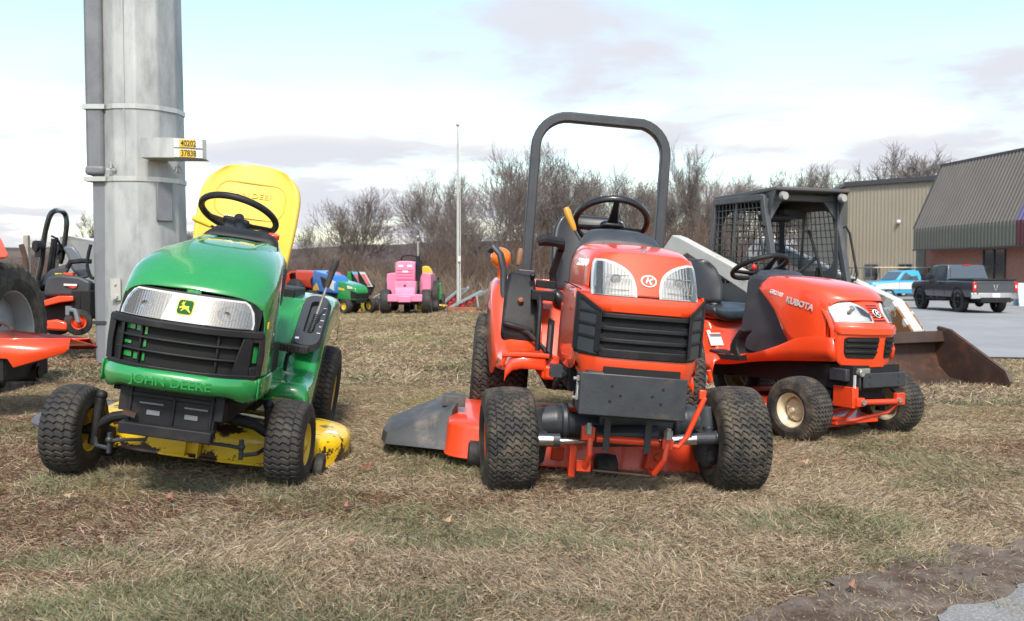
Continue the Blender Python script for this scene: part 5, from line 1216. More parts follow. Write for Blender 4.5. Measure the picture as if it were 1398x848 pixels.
# bucket: cross-section (y,z) from cutting edge back to the top rear edge
bs = spline([(-2.30, .035), (-1.95, .03), (-1.72, .06), (-1.58, .17), (-1.52, .34), (-1.55, .52)], 4)
inner = [(-1.565, .52), (-1.545, .34), (-1.60, .185), (-1.73, .085), (-1.95, .05), (-2.30, .045)]
BW = .86
bk = part('bucket', SK)
g = G(); g.prism(bs+inner, -BW, BW, 'x'); g.box((0, -1.575, .505), (2*BW, .10, .05), (.3, 0, 0)); g.prism([(-1.66, .44), (-1.56, .42), (-1.56, .53), (-1.63, .55)], -BW, BW, 'x'); obj('shell', g, RUST, bk, bevel=.004)
g = G(); g.box((0, -2.31, .042), (2*BW, .09, .022)); obj('cutting_edge', g, RUST, bk, bevel=.004)
for s in (-1, 1):
    g = G(); g.prism([(-2.34, .03), (-1.95, .03), (-1.72, .06), (-1.58, .17), (-1.52, .34), (-1.54, .54), (-1.60, .565), (-1.72, .54), (-2.36, .19), (-2.40, .10)], s*BW-.012, s*BW+.012, 'x'); obj('side_plate', g, RUST, bk, bevel=.004)
    g = G(); g.tube([(s*(BW+.008), -1.56, .575), (s*(BW+.008), -1.72, .55), (s*(BW+.008), -2.36, .20), (s*(BW+.008), -2.41, .11), (s*(BW+.008), -2.36, .04)], .022, 6); obj('side_rib', g, RUST, bk)
for s in (-1, 1):
    for y in (-.55, .55):
        wheel(SK, 'skid', (s*.60, y, .38), 0, s, SKW, .38, .26, .20, tmat=RUB, dish=.25, hub=.06, holes=6, P=.10, cols=2, gr=.45, zig=0, dep=.02, off=.5, bars=1.2, lat=0, nt=300, nw=20)
# ============================================================ galvanised steel pole
PY = 8.75; pc = W(198, 480, PY); PX = pc.x; pz = gz(PX, PY)-.05
ZN = mat('galvanised_steel', (.40, .41, .40), .5, metal=.3, var=.16, vscale=3.2, dirt=(.24, .25, .25), dscale=2.6, dlo=.45, dhi=.65, bump=.12, bscale=90, stretch=(1, 1, .35))
ZN2 = mat('pale_steel_band', (.52, .51, .48), .35, metal=.6, var=.12, vscale=8)
CONM = mat('grey_conduit_plastic', (.165, .175, .19), .5, var=.08, vscale=1.5, dirt=(.13, .13, .14), dscale=2)
PO = thing('utility_pole', 'huge grey galvanised steel pole with conduit and number tags behind the green mower', 'utility pole', (PX, PY, pz))
def pr_(z): return .408-.0085*z
g = G(); NF = 12
g.loft([[(pr_(z)*cos(2*pi*(k+.5)/NF), pr_(z)*sin(2*pi*(k+.5)/NF), z) for k in range(NF)] for z in (0, 1, 2, 3, 4, 6, 9, 13)]); obj('shaft', g, ZN, PO, smooth=10, bevel=.012)
g = G(); g.box((0, -.375, 5.0), (.012, .012, 10)); obj('seam', g, ZN, PO)
def zat(py, Y=PY-.36): return W(200, py, Y).z-pz
def lx(px, Y): return W(px, 300, Y).x-PX
YC = PY-.30
for py in (145, 244):
    z = zat(py); r = pr_(z)+.008
    g = G()
    pts = []
    for k in range(NF+1):
        a = 2*pi*(k+.5)/NF; pts.append((r*cos(a), r*sin(a)))
    o = [(x, y, z-.022) for x, y in pts[:-1]]; u = [(x, y, z+.022) for x, y in pts[:-1]]
    g.loft([o, u], caps=False)
    # the band also goes over the conduit
    cx_b = (lx(121, YC)+lx(147, YC))/2; g.box((cx_b, -.347, z), (lx(147, YC)-lx(121, YC)+.02, .010, .04)); g.box((cx_b-.10, -.27, z), (.010, .16, .04)); obj('steel_band', g, ZN2, PO, solid=.004)
def lx(px, Y): return W(px, 300, Y).x-PX
YC = PY-.30
g = G(); a, b = lx(121, YC), lx(146, YC); g.box(((a+b)/2, -.26, lerp(zat(238), 13, .5)), (b-a, .16, 13-zat(238))); g.box(((a+b)/2-.005, -.265, zat(232)), (b-a+.012, .17, .09)); obj('conduit_cover', g, CONM, PO, bevel=.03, segs=3)
g = G(); a, b = lx(127, YC), lx(149, YC); g.box(((a+b)/2, -.25, zat(300)/2+.1), (b-a, .13, zat(300)+1)); obj('conduit', g, CONM, PO, bevel=.03, segs=3)
g = G(); g.box(((a+b)/2+.01, -.30, zat(441)), (b-a+.05, .05, .03)); obj('conduit_strap', g, IRON, PO)
g = G(); g.box((lx(157, YC-.1), -.41, zat(395)), (.09, .012, .20)); g.cyl((lx(157, YC-.1), -.44, zat(405)), (lx(157, YC-.1), -.40, zat(405)), .022, n=6); g.cyl((lx(157, YC-.1), -.43, zat(388)), (lx(157, YC-.1), -.40, zat(388)), .010, n=8); obj('bolted_plate', g, mat('zinc_plate', (.5, .49, .45), .5, metal=.4, dirt=(.3, .2, .12), dlo=.55, dhi=.7), PO)
# bracket with the two number tags
zb_ = (zat(186, PY-.5)+zat(217, PY-.5))/2; hb = zat(187, PY-.5)-zat(214, PY-.5)
br = part('tag_bracket', PO)
x0, x1, x2 = lx(193, PY-.5), lx(234, PY-.5), lx(278, PY-.45)
g = G()
g.loft([[(x0, -.40, zb_-hb/2), (x0, -.40, zb_+hb/2), (x0, -.388, zb_+hb/2), (x0, -.388, zb_-hb/2)], [(x0+.005, -.50, zb_-hb/2), (x0+.005, -.50, zb_+hb/2), (x0+.012, -.49, zb_+hb/2), (x0+.012, -.49, zb_-hb/2)], [(x1, -.50, zb_-hb/2), (x1, -.50, zb_+hb/2), (x1, -.49, zb_+hb/2), (x1, -.49, zb_-hb/2)], [(x2, -.36, zb_-hb/2), (x2, -.36, zb_+hb/2), (x2, -.35, zb_+hb/2), (x2, -.35, zb_-hb/2)]])
g.add([(x0, -.40, zb_-hb/2), (x0+.005, -.50, zb_-hb/2), (x1, -.50, zb_-hb/2), (x2, -.36, zb_-hb/2), (x2-.02, -.2, zb_-hb/2), (.2, -.2, zb_-hb/2)], [(0, 1, 2, 3, 4, 5)])
obj('bracket', g, ZN, br, bevel=.004)
an = atan2(-.36+.50, x2-x1); MB_ = T((x1+x2)/2, -.43, zb_) @ Matrix.Rotation(an, 4, 'Z')
YT = mat('tag_yellow', (.70, .45, .03), .45); WT = mat('tag_white', (.66, .67, .68), .45); INK = mat('tag_ink', (.02, .02, .02), .5)
Lw = sqrt((x2-x1)**2+.14**2)
for k, t_ in enumerate(('40202', '37838')):
    dz = hb*(.25-.5*k)
    g = G(); g.box((.0, -.006, dz), (Lw*.80, .008, hb*.42)); g.v = [tuple(MB_ @ Vector(p)) for p in g.v]; tg = obj('number_tag', g, WT, PO)
    g = G(); g.box((-.01, -.0115, dz), (Lw*.44, .003, hb*.38)); g.v = [tuple(MB_ @ Vector(p)) for p in g.v]; obj('number_field', g, YT, tg)
    text('digits', t_, hb*.42, INK, tg, MB_ @ T(0, -.0145, dz-.002) @ FRONT, .0005, .0012, .72)
g = G(); a, b = lx(232, PY-.3), lx(252, PY-.15); z0, z1 = zat(302, PY-.3), zat(249, PY-.3)
g.box((.31, -.265, (z0+z1)/2), (.15, .03, z1-z0), (0, 0, rad(45))); obj('cover_plate', g, CONM, PO, bevel=.008)
for px, py in ((155, 232), (240, 235)):
    g = G(); x = lx(px, PY-.38); z = zat(py); yy = -.405 if px < 200 else -.30
    g.box((x, yy, z), (.085, .012, .018)); g.box((x, yy, z+.035), (.014, .012, .07)); g.tube([(x-.035, yy, z+.01), (x-.02, yy, z+.05), (x+.02, yy, z+.05), (x+.035, yy, z+.01)], .005, 5); obj('lifting_lug', g, ZN, PO)
# ============================================================ machine cut off at the left edge
LT = thing('compact_tractor', 'orange machine with big ribbed rear tyre cut off at the left edge', 'tractor', (-3.45, 6.4, gz(-3.45, 6.4)))
def lo_(px, py, Y): return W(px, py, Y)-LT.location
def quadbox(g, P, d):
    """slab from 4 outline pixel points pushed back by the vector d"""
    n = len(P); g.add(list(P)+[Vector(p)+Vector(d) for p in P], [tuple(range(n))[::-1], tuple(range(n, 2*n))]+[(i, (i+1) % n, n+(i+1) % n, n+i) for i in range(n)])
c = Vector((-3.60, 6.4, .52))-LT.location
w = wheel(LT, 'left', c, 2, 1, mat('grey_rim', (.34, .35, .36), .4, metal=.3, var=.08), .49, .26, .285, tmat=RUBD, dish=.55, hub=.06, P=.085, cols=4, gr=.36, zig=0, dep=.022, off=.5, bars=.55, lat=0, nt=420, nw=48, spin=.4)
PK = mat('orange_pink_fender', (.75, .10, .06), .3, coat=.6, var=.1)
g = G(); q = [lo_(*p) for p in ((-60, 300, 6.0), (-20, 305, 6.0), (2, 326, 6.0), (12, 348, 6.0), (10, 353, 6.0), (-60, 356, 6.0))]; quadbox(g, q, (-.25, .3, 0)); obj('fender', g, PK, LT, bevel=.02)
g = G()
A = [lo_(*p) for p in ((-80, 452, 5.6), (16, 452, 5.75), (122, 462, 5.55), (133, 473, 5.5), (95, 462.5, 5.18), (-80, 464, 5.05))]
B = [lo_(*p) for p in ((-80, 464, 5.05), (96, 462.5, 5.18), (94, 476, 5.14), (88, 482, 5.14), (18, 502, 5.04), (10, 490, 5.04), (-80, 484, 5.0))]
g.add(A, [(0, 1, 2, 3, 4, 5)]); g.add(B, [(0, 1, 2, 3, 4, 5, 6)]); 
g.add([lo_(122, 462, 5.55), lo_(133, 474, 5.5), lo_(126, 476, 5.5), lo_(92, 476, 5.5), lo_(96, 463, 5.2)], [(0, 1, 2, 3, 4)])
obj('deck_cover', g, OR, LT, solid=.008)
g = G(); g.cyl(lo_(-60, 508, 5.3), lo_(52, 508, 5.4), .055, n=24); g.cyl(lo_(50, 508, 5.4), lo_(56, 508, 5.4), .035, n=16); obj('roller', g, BK, LT)
g = G(); g.box(lo_(8, 498, 5.3), (.25, .5, .16)); g.box(lo_(-30, 430, 6.6), (.4, 1.0, .5)); g.cyl(lo_(5, 520, 5.4), lo_(-40, 520, 5.4), .05); obj('chassis', g, BK, LT, bevel=.02)
g = G(); g.tube([lo_(-5, 448, 5.7), lo_(2, 441, 5.7), lo_(12, 445, 5.6), lo_(18, 452, 5.5)], .012, 6); obj('hose', g, RUST, LT)
# ============================================================ zero turn mower
ZT = thing('zero_turn_mower', 'black and orange zero turn mower with folding roll bar left of the pole', 'mower', (-4.6, 9.4, gz(-4.6, 9.4)))
def z_(px, py, Y=9.2): return W(px, py, Y)-ZT.location
g = G(); pts = spline([z_(47, 398, 9.1), z_(56, 362, 9.1), z_(59, 335, 9.1), z_(62, 316, 9.1), z_(68, 295, 9.1), z_(75, 288, 9.15), z_(83, 288.5, 9.5), z_(89, 293, 9.6), z_(91, 305, 9.6), z_(89, 325, 9.6), z_(86, 345, 9.6), z_(82, 360, 9.6)], 4); g.tube(pts, .026, 8); obj('roll_bar', g, BKG, ZT)
g = G(); 
for p in ((52, 336, 9.05), (81, 340, 9.55)): c = z_(*p); g.cyl(c+Vector((-.02, -.03, 0)), c+Vector((.03, .04, 0)), .055, n=12); g.box(c+Vector((.01, 0, -.06)), (.06, .06, .1))
obj('roll_bar_hinge', g, BK, ZT)
g = G(); g.tube([z_(64, 392, 9.3), z_(73, 326, 9.3)], .022, 4); g.tube([z_(69, 392, 9.3), z_(77, 324, 9.3)], .018, 4); g.tube([z_(70, 322, 9.3), z_(78, 326, 9.3), z_(84, 338, 9.4)], .012, 6); obj('folded_frame', g, BK, ZT)
g = G(); g.loft([[z_(x, y, Y) for x, y in P] for Y, P in ((9.0, [(60, 405), (62, 388), (66, 377), (80, 374), (108, 377), (124, 384), (124, 404)]), (9.7, [(60, 405), (62, 388), (66, 377), (80, 374), (108, 377), (124, 384), (124, 404)]))]); zb = obj('engine_cover', g, CHAR, ZT, bevel=.03, segs=3)
WR = mat('badge_red', (.5, .03, .02), .4)
g = G(); quadbox(g, [z_(*p, 8.985) for p in ((86, 387), (106, 388), (104, 393), (98, 394))], (0, .01, 0)); obj('decal', g, WR, zb)
g = G(); quadbox(g, [z_(*p, 8.98) for p in ((87, 387.5), (105, 388), (105, 390.5), (87, 390))], (0, .01, 0)); obj('decal', g, WHT, zb)
g = G(); g.loft([[z_(x, y, Y) for x, y in ((46, 402), (50, 384), (70, 368), (92, 360), (96, 366), (90, 378), (60, 392))] for Y in (9.15, 9.6)]); obj('fender', g, CHAR, ZT, bevel=.03)
g = G(); g.loft([[z_(x, y, Y) for x, y in P] for Y, P in ((9.2, [(86, 338), (92, 335), (100, 336), (108, 345), (114, 358), (124, 378), (110, 382), (98, 368), (92, 350)]), (9.65, [(86, 338), (92, 335), (100, 336), (108, 345), (114, 358), (124, 378), (110, 382), (98, 368), (92, 350)]))]); obj('seat', g, mat('blue_grey_vinyl', (.12, .14, .17), .35, coat=.2), ZT, bevel=.04, segs=3)
g = G(); g.tube([z_(92, 366, 9.1), z_(96, 358, 9.1), (z_(112, 356, 9.1)), z_(124, 357, 9.1)], .026, 8); obj('armrest', g, BK, ZT)
g = G(); g.tube(spline([z_(124, 334, 8.9), z_(121, 346, 8.9), z_(119, 362, 8.9), z_(124, 378, 8.9), z_(128, 380, 8.9)], 3), .016, 8); obj('control_lever', g, BK, ZT)
g = G(); g.loft([[z_(x, y, Y) for x, y in ((56, 415), (58, 411), (80, 404), (100, 404), (101, 411), (82, 413), (58, 419))] for Y in (8.85, 9.3)]); obj('frame_arm', g, OR, ZT, bevel=.01)
g = G(); g.box(z_(88, 424, 9.2), (.5, .4, .18)); g.box(z_(110, 415, 9.0), (.09, .2, .26)); g.box(z_(123, 415, 9.0), (.10, .2, .26)); g.box(z_(70, 408, 9.3), (.3, .5, .16)); g.box(z_(100, 400, 9.4), (.5, .4, .2)); obj('engine_block', g, VOID, ZT, bevel=.01)
g = G(); g.loft([[z_(x, y, Y) for x, y in ((60, 442), (60, 450), (92, 452), (92, 440), (78, 436), (62, 438))] for Y in (8.6, 9.6)]); obj('mower_deck', g, ORD, ZT, bevel=.02)
cw = part('caster_wheel', ZT, tuple(z_(107, 440, 8.7))); g = G(); tyre(g, .125, .10, .06, P=.03, cols=3, gr=.2, dep=.003, nt=100, nw=16); t_ = obj('tyre', g, RUB, cw); g = G(); rimg(g, .062, .10, .2, .015); r_ = obj('rim', g, OR, cw); t_.rotation_euler = r_.rotation_euler = (0, 0, rad(-62))
cw.scale = (1, 1, 1)
g = G(); g.tube([z_(96, 423, 8.62), z_(103, 424, 8.55), z_(107, 440, 8.55)], .022, 6); g.cyl(z_(94, 430, 8.65), z_(94, 418, 8.65), .03); obj('caster_fork', g, GRY, ZT)
rw = wheel(ZT, 'ztr', z_(78, 436, 9.75), -60, 1, OR, .17, .2, .09, P=.04, cols=4, gr=.3, dep=.01, nt=120, nw=20)
g = G(); g.cyl(z_(81, 377, 9.1), z_(81, 373, 9.1), .04, n=20); obj('fuel_cap', g, JY2, ZT)
g = G(); g.box(z_(95, 375, 9.1), (.09, .06, .04)); obj('latch', g, OR, ZT)
# posts and shed left of / behind the mower
LP = thing('fence_post', 'weathered grey wooden post behind the zero turn mower', 'post', W(38, 395, 12)); LP.location.z = gz(LP.location.x, 12)
g = G(); g.box((0, 0, .62), (.06, .06, 1.3)); obj('post', g, mat('weathered_wood', (.34, .30, .25), .8, var=.3), LP)
PS = thing('bent_pipe', 'bent dark exhaust pipe standing beside the wooden post', 'pipe', (W(36, 395, 11).x, 11, gz(-5.8, 11)))
g = G(); g.tube([Vector(W(*p))-PS.location for p in ((36, 430, 11), (36, 362, 11), (34, 350, 11), (29, 334, 11))], .03, 8); obj('pipe', g, RUST, PS)
TRW = thing('box_trailer', 'plain white box trailer far behind the zero turn mower', 'trailer', (W(100, 400, 26).x, 26, gz(-12.4, 26)))
g = G(); P = [W(*p)-TRW.location for p in ((80, 322, 26), (92, 322, 26), (135, 330, 27.5), (135, 392, 27.5), (80, 395, 26))]; quadbox(g, P, (-.3, 3, 0)); obj('box', g, mat('trailer_white', (.56, .55, .53), .5, var=.05), TRW, bevel=.03)
for px in (88, 118):
    w = part('wheel', TRW, tuple(W(px, 398, 26.4)-TRW.location)); g = G(); g.lathe([(.001, -.1), (.3, -.1), (.34, 0), (.3, .1), (.001, .1)], (0, 0, 0), 'y', 24); obj('tyre', g, RUB, w)
# ============================================================ buildings
LZ = -.76
def ribbed(g, a, b, z0, z1, pitch, depth, ra=None, nrm=None, za=None, zb=None, prof=(.0, .25, .35, .6, .7)):
    """vertical ribbed sheet between plan points a and b; top offset vector ra leans it back"""
    a = Vector(a); b = Vector(b); L_ = (b-a).length; d = (b-a)/L_; n = nrm; k = int(L_/pitch); top = Vector(ra or (0, 0, 0)); bot = []; tp = []
    for i in range(k+1):
        for t, o in ((0, 0), (.55, 0), (.65, 1), (.9, 1)):
            s = (i+t)*pitch
            if s > L_: break
            p = a+d*s+n*depth*o
            bot.append(Vector((p.x, p.y, z0))); tp.append(Vector((p.x, p.y, z1))+top)
    bot.append(Vector((b.x, b.y, z0))); tp.append(Vector((b.x, b.y, z1))+top)
    m = len(bot); g.add(bot+tp, [(i, i+1, m+i+1, m+i) for i in range(m-1)])
BR = bpy.data.materials.new('brick'); BR.use_nodes = True; nt = BR.node_tree; N = nt.nodes; L = nt.links
bt = N.new('ShaderNodeTexBrick'); bt.inputs['Color1'].default_value = (.38, .145, .10, 1); bt.inputs['Color2'].default_value = (.46, .19, .13, 1); bt.inputs['Mortar'].default_value = (.33, .27, .23, 1); bt.inputs['Scale'].default_value = 1; bt.inputs['Brick Width'].default_value = .22; bt.inputs['Row Height'].default_value = .075; bt.inputs['Mortar Size'].default_value = .006
tc = N.new('ShaderNodeTexCoord'); mp = N.new('ShaderNodeMapping'); mp.inputs['Rotation'].default_value = (rad(90), 0, rad(90)); L.new(tc.outputs['Object'], mp.inputs[0]); 
sx_ = N.new('ShaderNodeSeparateXYZ'); cx_ = N.new('ShaderNodeCombineXYZ'); L.new(tc.outputs['Object'], sx_.inputs[0]); L.new(sx_.outputs[1], cx_.inputs[0]); L.new(sx_.outputs[2], cx_.inputs[1]); L.new(cx_.outputs[0], bt.inputs['Vector'])
L.new(bt.outputs[0], N['Principled BSDF'].inputs['Base Color']); N['Principled BSDF'].inputs['Roughness'].default_value = .85
RF = mat('brown_metal_roof', (.145, .125, .105), .5, var=.08, vscale=.6, spec=.4); FA = mat('olive_metal_fascia', (.15, .143, .112), .5, var=.08, vscale=.8); PUR = mat('purple_stripe', (.12, .10, .23), .5); MAR = mat('maroon_stripe', (.13, .03, .035), .5)
TANW = mat('tan_metal_wall', (.285, .245, .185), .55, var=.06, vscale=.4); DKT = mat('dark_trim', (.05, .05, .055), .5)
dv = Vector((1, -9.2, 0)).normalized(); A0 = Vector((26.25, 60, 0)); nL = Vector((-dv.y*-1, dv.x*-1, 0)); nL = Vector((dv.y, -dv.x, 0)).normalized(); nL = nL if nL.x < 0 else -nL
BL = thing('brick_building', 'brick building with tall sloping brown metal roof and purple stripe', 'building', (A0.x, A0.y, LZ))
def bl(p, z=0): return Vector((p.x-A0.x, p.y-A0.y, z))
E0 = A0+dv*34
zf0, zf1, zr = 2.25-LZ, 3.66-LZ, 7.75-LZ
t0, t1 = 10.2, 11.9
lean = Vector((1.75, 0, 0))
def seg(s0, s1): return bl(A0+dv*s0), bl(A0+dv*s1)
g = G(); g2 = G(); 
for s0, s1 in ((0, t0), (t1, 34)):
    a, b = seg(s0, s1); ribbed(g, a, b, zf0, zf1, .32, .04, None, nL); ribbed(g2, a, b, zf1, zr, .32, .05, lean, nL)
obj('fascia', g, FA, BL, smooth=0); obj('roof', g2, RF, BL, smooth=0)
a, b = seg(t0, t1); g = G(); ribbed(g, a, b, zf0, zf1, .32, .04, None, nL); obj('fascia_stripe', g, MAR, BL, smooth=0); g = G(); ribbed(g, a, b, zf1, zr, .32, .05, lean, nL); obj('roof_stripe', g, PUR, BL, smooth=0)
# end faces, ridge trim, soffit
a = bl(A0); b = bl(E0); far = Vector((14, 1.5, 0))
g = G(); g.add([a+Vector((0, 0, zf0)), a+Vector((0, 0, zf1)), a+lean+Vector((0, 0, zr)), a+far+Vector((0, 0, zr)), a+far+Vector((0, 0, zf0))], [(0, 1, 2, 3, 4)]); g.add([a+lean+Vector((0, 0, zr)), b+lean+Vector((0, 0, zr)), b+far+Vector((0, 0, zr)), a+far+Vector((0, 0, zr))], [(0, 1, 2, 3)]); obj('end_wall', g, RF, BL)
g = G(); g.tube([a+lean+Vector((0, 0, zr+.03)), b+lean+Vector((0, 0, zr+.03))], .10, 4); g.tube([a+Vector((0, .02, zf1)), a+lean+Vector((0, .02, zr))], .07, 4); g.tube([a+Vector((-.05, 0, zf0)), b+Vector((-.05, 0, zf0))], .05, 4); obj('roof_trim', g, DKT, BL)
g = G(); g.add([a+Vector((0, 0, zf0+.02)), b+Vector((0, 0, zf0+.02)), b+Vector((3, 0, zf0+.02)), a+Vector((3, 0, zf0+.02))], [(0, 1, 2, 3)]); obj('soffit', g, TANW, BL)
ins = 1.25
def wl(s, o=0): p = A0+dv*s-nL*(ins-o); return bl(p)
g = G(); g.add([wl(-1.8), wl(34), wl(34)+Vector((0, 0, zf0+.02)), wl(-1.8)+Vector((0, 0, zf0+.02))], [(0, 1, 2, 3)]); g.add([wl(-1.8), wl(-1.8)+Vector((0, 0, zf0)), wl(-1.8)+Vector((12, 1, zf0)), wl(-1.8)+Vector((12, 1, 0))], [(0, 1, 2, 3)]); obj('brick_wall', g, BR, BL)
g = G()
p, q = wl(5.6, .03), wl(7.6, .03); g.add([p+Vector((0, 0, .1)), q+Vector((0, 0, .1)), q+Vector((0, 0, 2.9)), p+Vector((0, 0, 2.9))], [(0, 1, 2, 3)]); wn = obj('window', g, CGL, BL)
g = G(); 
for t in (0, .5, 1): x = p.lerp(q, t); g.tube([x+Vector((-.02, 0, .1)), x+Vector((-.02, 0, 2.9))], .05, 4)
g.tube([p+Vector((-.02, 0, 2.0)), q+Vector((-.02, 0, 2.0))], .04, 4); obj('window_frame', g, DKT, wn)
g = G(); p, q = wl(-1.78, .04), wl(-.7, .04); g.add([p, q, q+Vector((0, 0, zf0)), p+Vector((0, 0, zf0))], [(0, 1, 2, 3)]); obj('corner_panel', g, FA, BL)
# tan metal building
B0 = Vector((28.2, 77.2, 0)); dB = Vector((1, -1.05, 0)).normalized(); B1 = B0+dB*11; nB = Vector((-dB.y, dB.x, 0)); nB = nB if nB.y < 0 else -nB
TB = thing('metal_building', 'plain tan ribbed metal building with flat dark roof edge', 'building', (B0.x, B0.y, LZ))
h_ = 8.15-LZ
def tb(s, z, o=0, ): p = B0+dB*s+nB*o-B0; return Vector((p.x, p.y, z))
g = G(); ribbed(g, tb(0, 0), tb(11, 0), 0, h_, .30, .035, None, nB); bk_ = Vector((.175, .985, 0)); ribbed(g, tb(0, 0), tb(0, 0)+bk_*32, 0, h_, .3, .035, None, Vector((-.985, .175, 0))); obj('wall', g, TANW, TB, smooth=0)
g = G(); g.tube([tb(-.2, h_, .1), tb(11.1, h_, .1)], .26, 4); g.tube([tb(-.1, h_, .1), tb(-.1, h_, .1)+bk_*32], .2, 4); g.add([tb(0, h_), tb(11, h_), tb(11, h_)+bk_*32, tb(0, h_)+bk_*32], [(0, 1, 2, 3)]); obj('roof', g, DKT, TB)
for s in (1.6, 4.4):
    w = part('window', TB); g = G(); g.add([tb(s, 1.1, .06), tb(s+1.1, 1.1, .06), tb(s+1.1, 2.2, .06), tb(s, 2.2, .06)], [(0, 1, 2, 3)]); obj('pane', g, CGL, w); g = G(); g.tube([tb(s, 1.1, .08), tb(s+1.1, 1.1, .08), tb(s+1.1, 2.2, .08), tb(s, 2.2, .08)], .05, 4, closed=True); g.tube([tb(s+.55, 1.1, .08), tb(s+.55, 2.2, .08)], .03, 4); obj('window_frame', g, GRY, w)
g = G(); g.add([tb(7.2, 0, .06), tb(9.6, 0, .06), tb(9.6, 3.2, .06), tb(7.2, 3.2, .06)], [(0, 1, 2, 3)]); obj('doorway', g, DKT, TB)
g = G(); g.ball(tb(4.4, 5.6, .2), .16); obj('wall_lamp', g, WHT, TB)
# ============================================================ pickups
def pickup(root, L_, Wd, H, zb, zh, cab0, cab1, bed, colors, wr, wx, sect):
    pass
DG = mat('dark_grey_car_paint', (.075, .082, .095), .25, metal=.4, coat=1); CHB = mat('chrome_bumper', (.62, .62, .62), .25, metal=.8); BLU = mat('bright_blue_car_paint', (.04, .36, .58), .3, coat=.8); CWH = mat('white_car_paint', (.62, .62, .61), .3, coat=.8)
def carwheel(P, x, y, r, wd_, m, s):
    w = part('wheel', P, (x, y, r)); g = G(); g.lathe([(r*.6, s*wd_*.42), (r*.72, s*wd_*.52), (r*.93, s*wd_*.5), (r, s*wd_*.36), (r, -s*wd_*.36), (r*.93, -s*wd_*.5), (r*.6, -s*wd_*.42)], n=32); obj('tyre', g, RUB, w, smooth=50)
    g = G(); g.lathe([(r*.62, s*wd_*.42), (r*.58, s*wd_*.3), (r*.56, -s*wd_*.4)], n=32); g.lathe([(r*.5, s*wd_*.1), (.001, s*wd_*.1)], n=24)
    for k in range(6): a = 2*pi*k/6; g.tube([(s*wd_*.36, .06*cos(a), .06*sin(a)), (s*wd_*.38, r*.58*cos(a), r*.58*sin(a))], .03, 4)
    g.cyl((s*wd_*.2, 0, 0), (s*wd_*.42, 0, 0), .07); obj('rim', g, m, w)
# dark grey crew cab, seen from behind-left; local: +y forward (away), x right, origin rear axle ground
RM = thing('pickup_truck', 'dark grey lifted crew cab pickup with chrome rear bumper seen from behind', 'pickup', (19.05, 37.3, LZ-.0), (0, 0, rad(3))); RM.scale = (.93, .84, .97)
hw = 1.0
def carsec(w, z0, z1, tuck=.04): return [(-w+tuck, z0), (-w, z0+.25), (-w, lerp(z0, z1, .7)), (-w+.03, z1-.05), (-w+.08, z1), (w-.08, z1), (w-.03, z1-.05), (w, lerp(z0, z1, .7)), (w, z0+.25), (w-.04, z0)]
g = G(); g.loft([[(x, y, z) for x, z in carsec(hw*k, z0, z1)] for y, z0, z1, k in ((-1.30, .72, 1.30, .985), (-1.22, .66, 1.33, 1), (.95, .62, 1.34, 1), (1.0, .62, 1.34, 1), (3.0, .62, 1.34, 1), (3.3, .62, 1.33, .99), (4.4, .66, 1.30, .97), (4.75, .70, 1.2, .92))]); body = obj('body', g, DG, RM, bevel=.02)
g = G(); g.loft([[(-w, y, 1.33), (-w*.86, y2, zt_), (-w*.6, y2, zt_+.03), (w*.6, y2, zt_+.03), (w*.86, y2, zt_), (w, y, 1.33)] for y, y2, zt_, w in ((1.05, 1.25, 1.97, .96), (2.0, 2.0, 2.0, .97), (2.8, 2.55, 1.97, .97), (3.45, 2.75, 1.93, .95))]); cab = obj('cab', g, DG, RM, bevel=.02)
def glassq(P, m=CGL, nm='window', par=None, th=.006):
    g = G(); n = len(P); P = [Vector(p) for p in P]; nn = (P[1]-P[0]).cross(P[2]-P[0]).normalized()*th; g.add(P+[p+nn for p in P], [tuple(range(n)), tuple(range(n, 2*n))[::-1]]+[(i, (i+1) % n, n+(i+1) % n, n+i) for i in range(n)]); return obj(nm, g, m, par or RM)
glassq([(-.82, 1.055, 1.42), (.82, 1.055, 1.42), (.72, 1.185, 1.88), (-.72, 1.185, 1.88)], nm='rear_window')
for s in (-1, 1):
    glassq([(s*.965, 1.30, 1.38), (s*.965, 2.20, 1.38), (s*.865, 2.15, 1.90), (s*.87, 1.38, 1.88)]); glassq([(s*.97, 2.28, 1.38), (s*.965, 3.15, 1.38), (s*.87, 2.75, 1.88), (s*.865, 2.22, 1.90)])
g = G(); g.box((0, 1.24, 1.985), (.30, .06, .05)); obj('brake_light', g, REDL, RM)
g = G(); g.loft([[(-.94, y, 1.335), (-.94, y, 1.40), (.94, y, 1.40), (.94, y, 1.335)] for y in (-1.24, 1.0)]); obj('bed_cover', g, BK, RM, bevel=.015)
g = G(); g.box((0, -1.315, 1.04), (1.62, .03, .52)); g.box((0, -1.33, 1.27), (1.62, .04, .07)); tgt = obj('tailgate', g, DG, RM, bevel=.015)
g = G(); e = lambda x, z: (x*.11, z*.12+1.06); g.prism([e(*p) for p in ((-1, 1), (-.4, .9), (-.3, 0), (0, -1), (.3, 0), (.4, .9), (1, 1), (.7, .1), (.45, -.5), (0, -1.3), (-.45, -.5), (-.7, .1))], -1.345, -1.33, 'y'); obj('emblem', g, CHR, tgt)
for s in (-1, 1): g = G(); g.box((s*.905, -1.30, 1.09), (.17, .07, .38)); tl = obj('tail_light', g, REDL, RM, bevel=.015); g = G(); g.box((s*.90, -1.34, 1.10), (.06, .01, .12)); obj('reversing_lens', g, WHT, tl)
g = G(); g.loft([[(x, -1.38+.10*abs(x)**3, z) for z in ((.60, .84)[i] for i in (0, 1))]+[(x, -1.28+.10*abs(x)**3, z) for z in (.84, .60)] for x in (-1.02, -.9, -.5, -.2, .2, .5, .9, 1.02)]); bmpr = obj('rear_bumper', g, CHB, RM, bevel=.02)
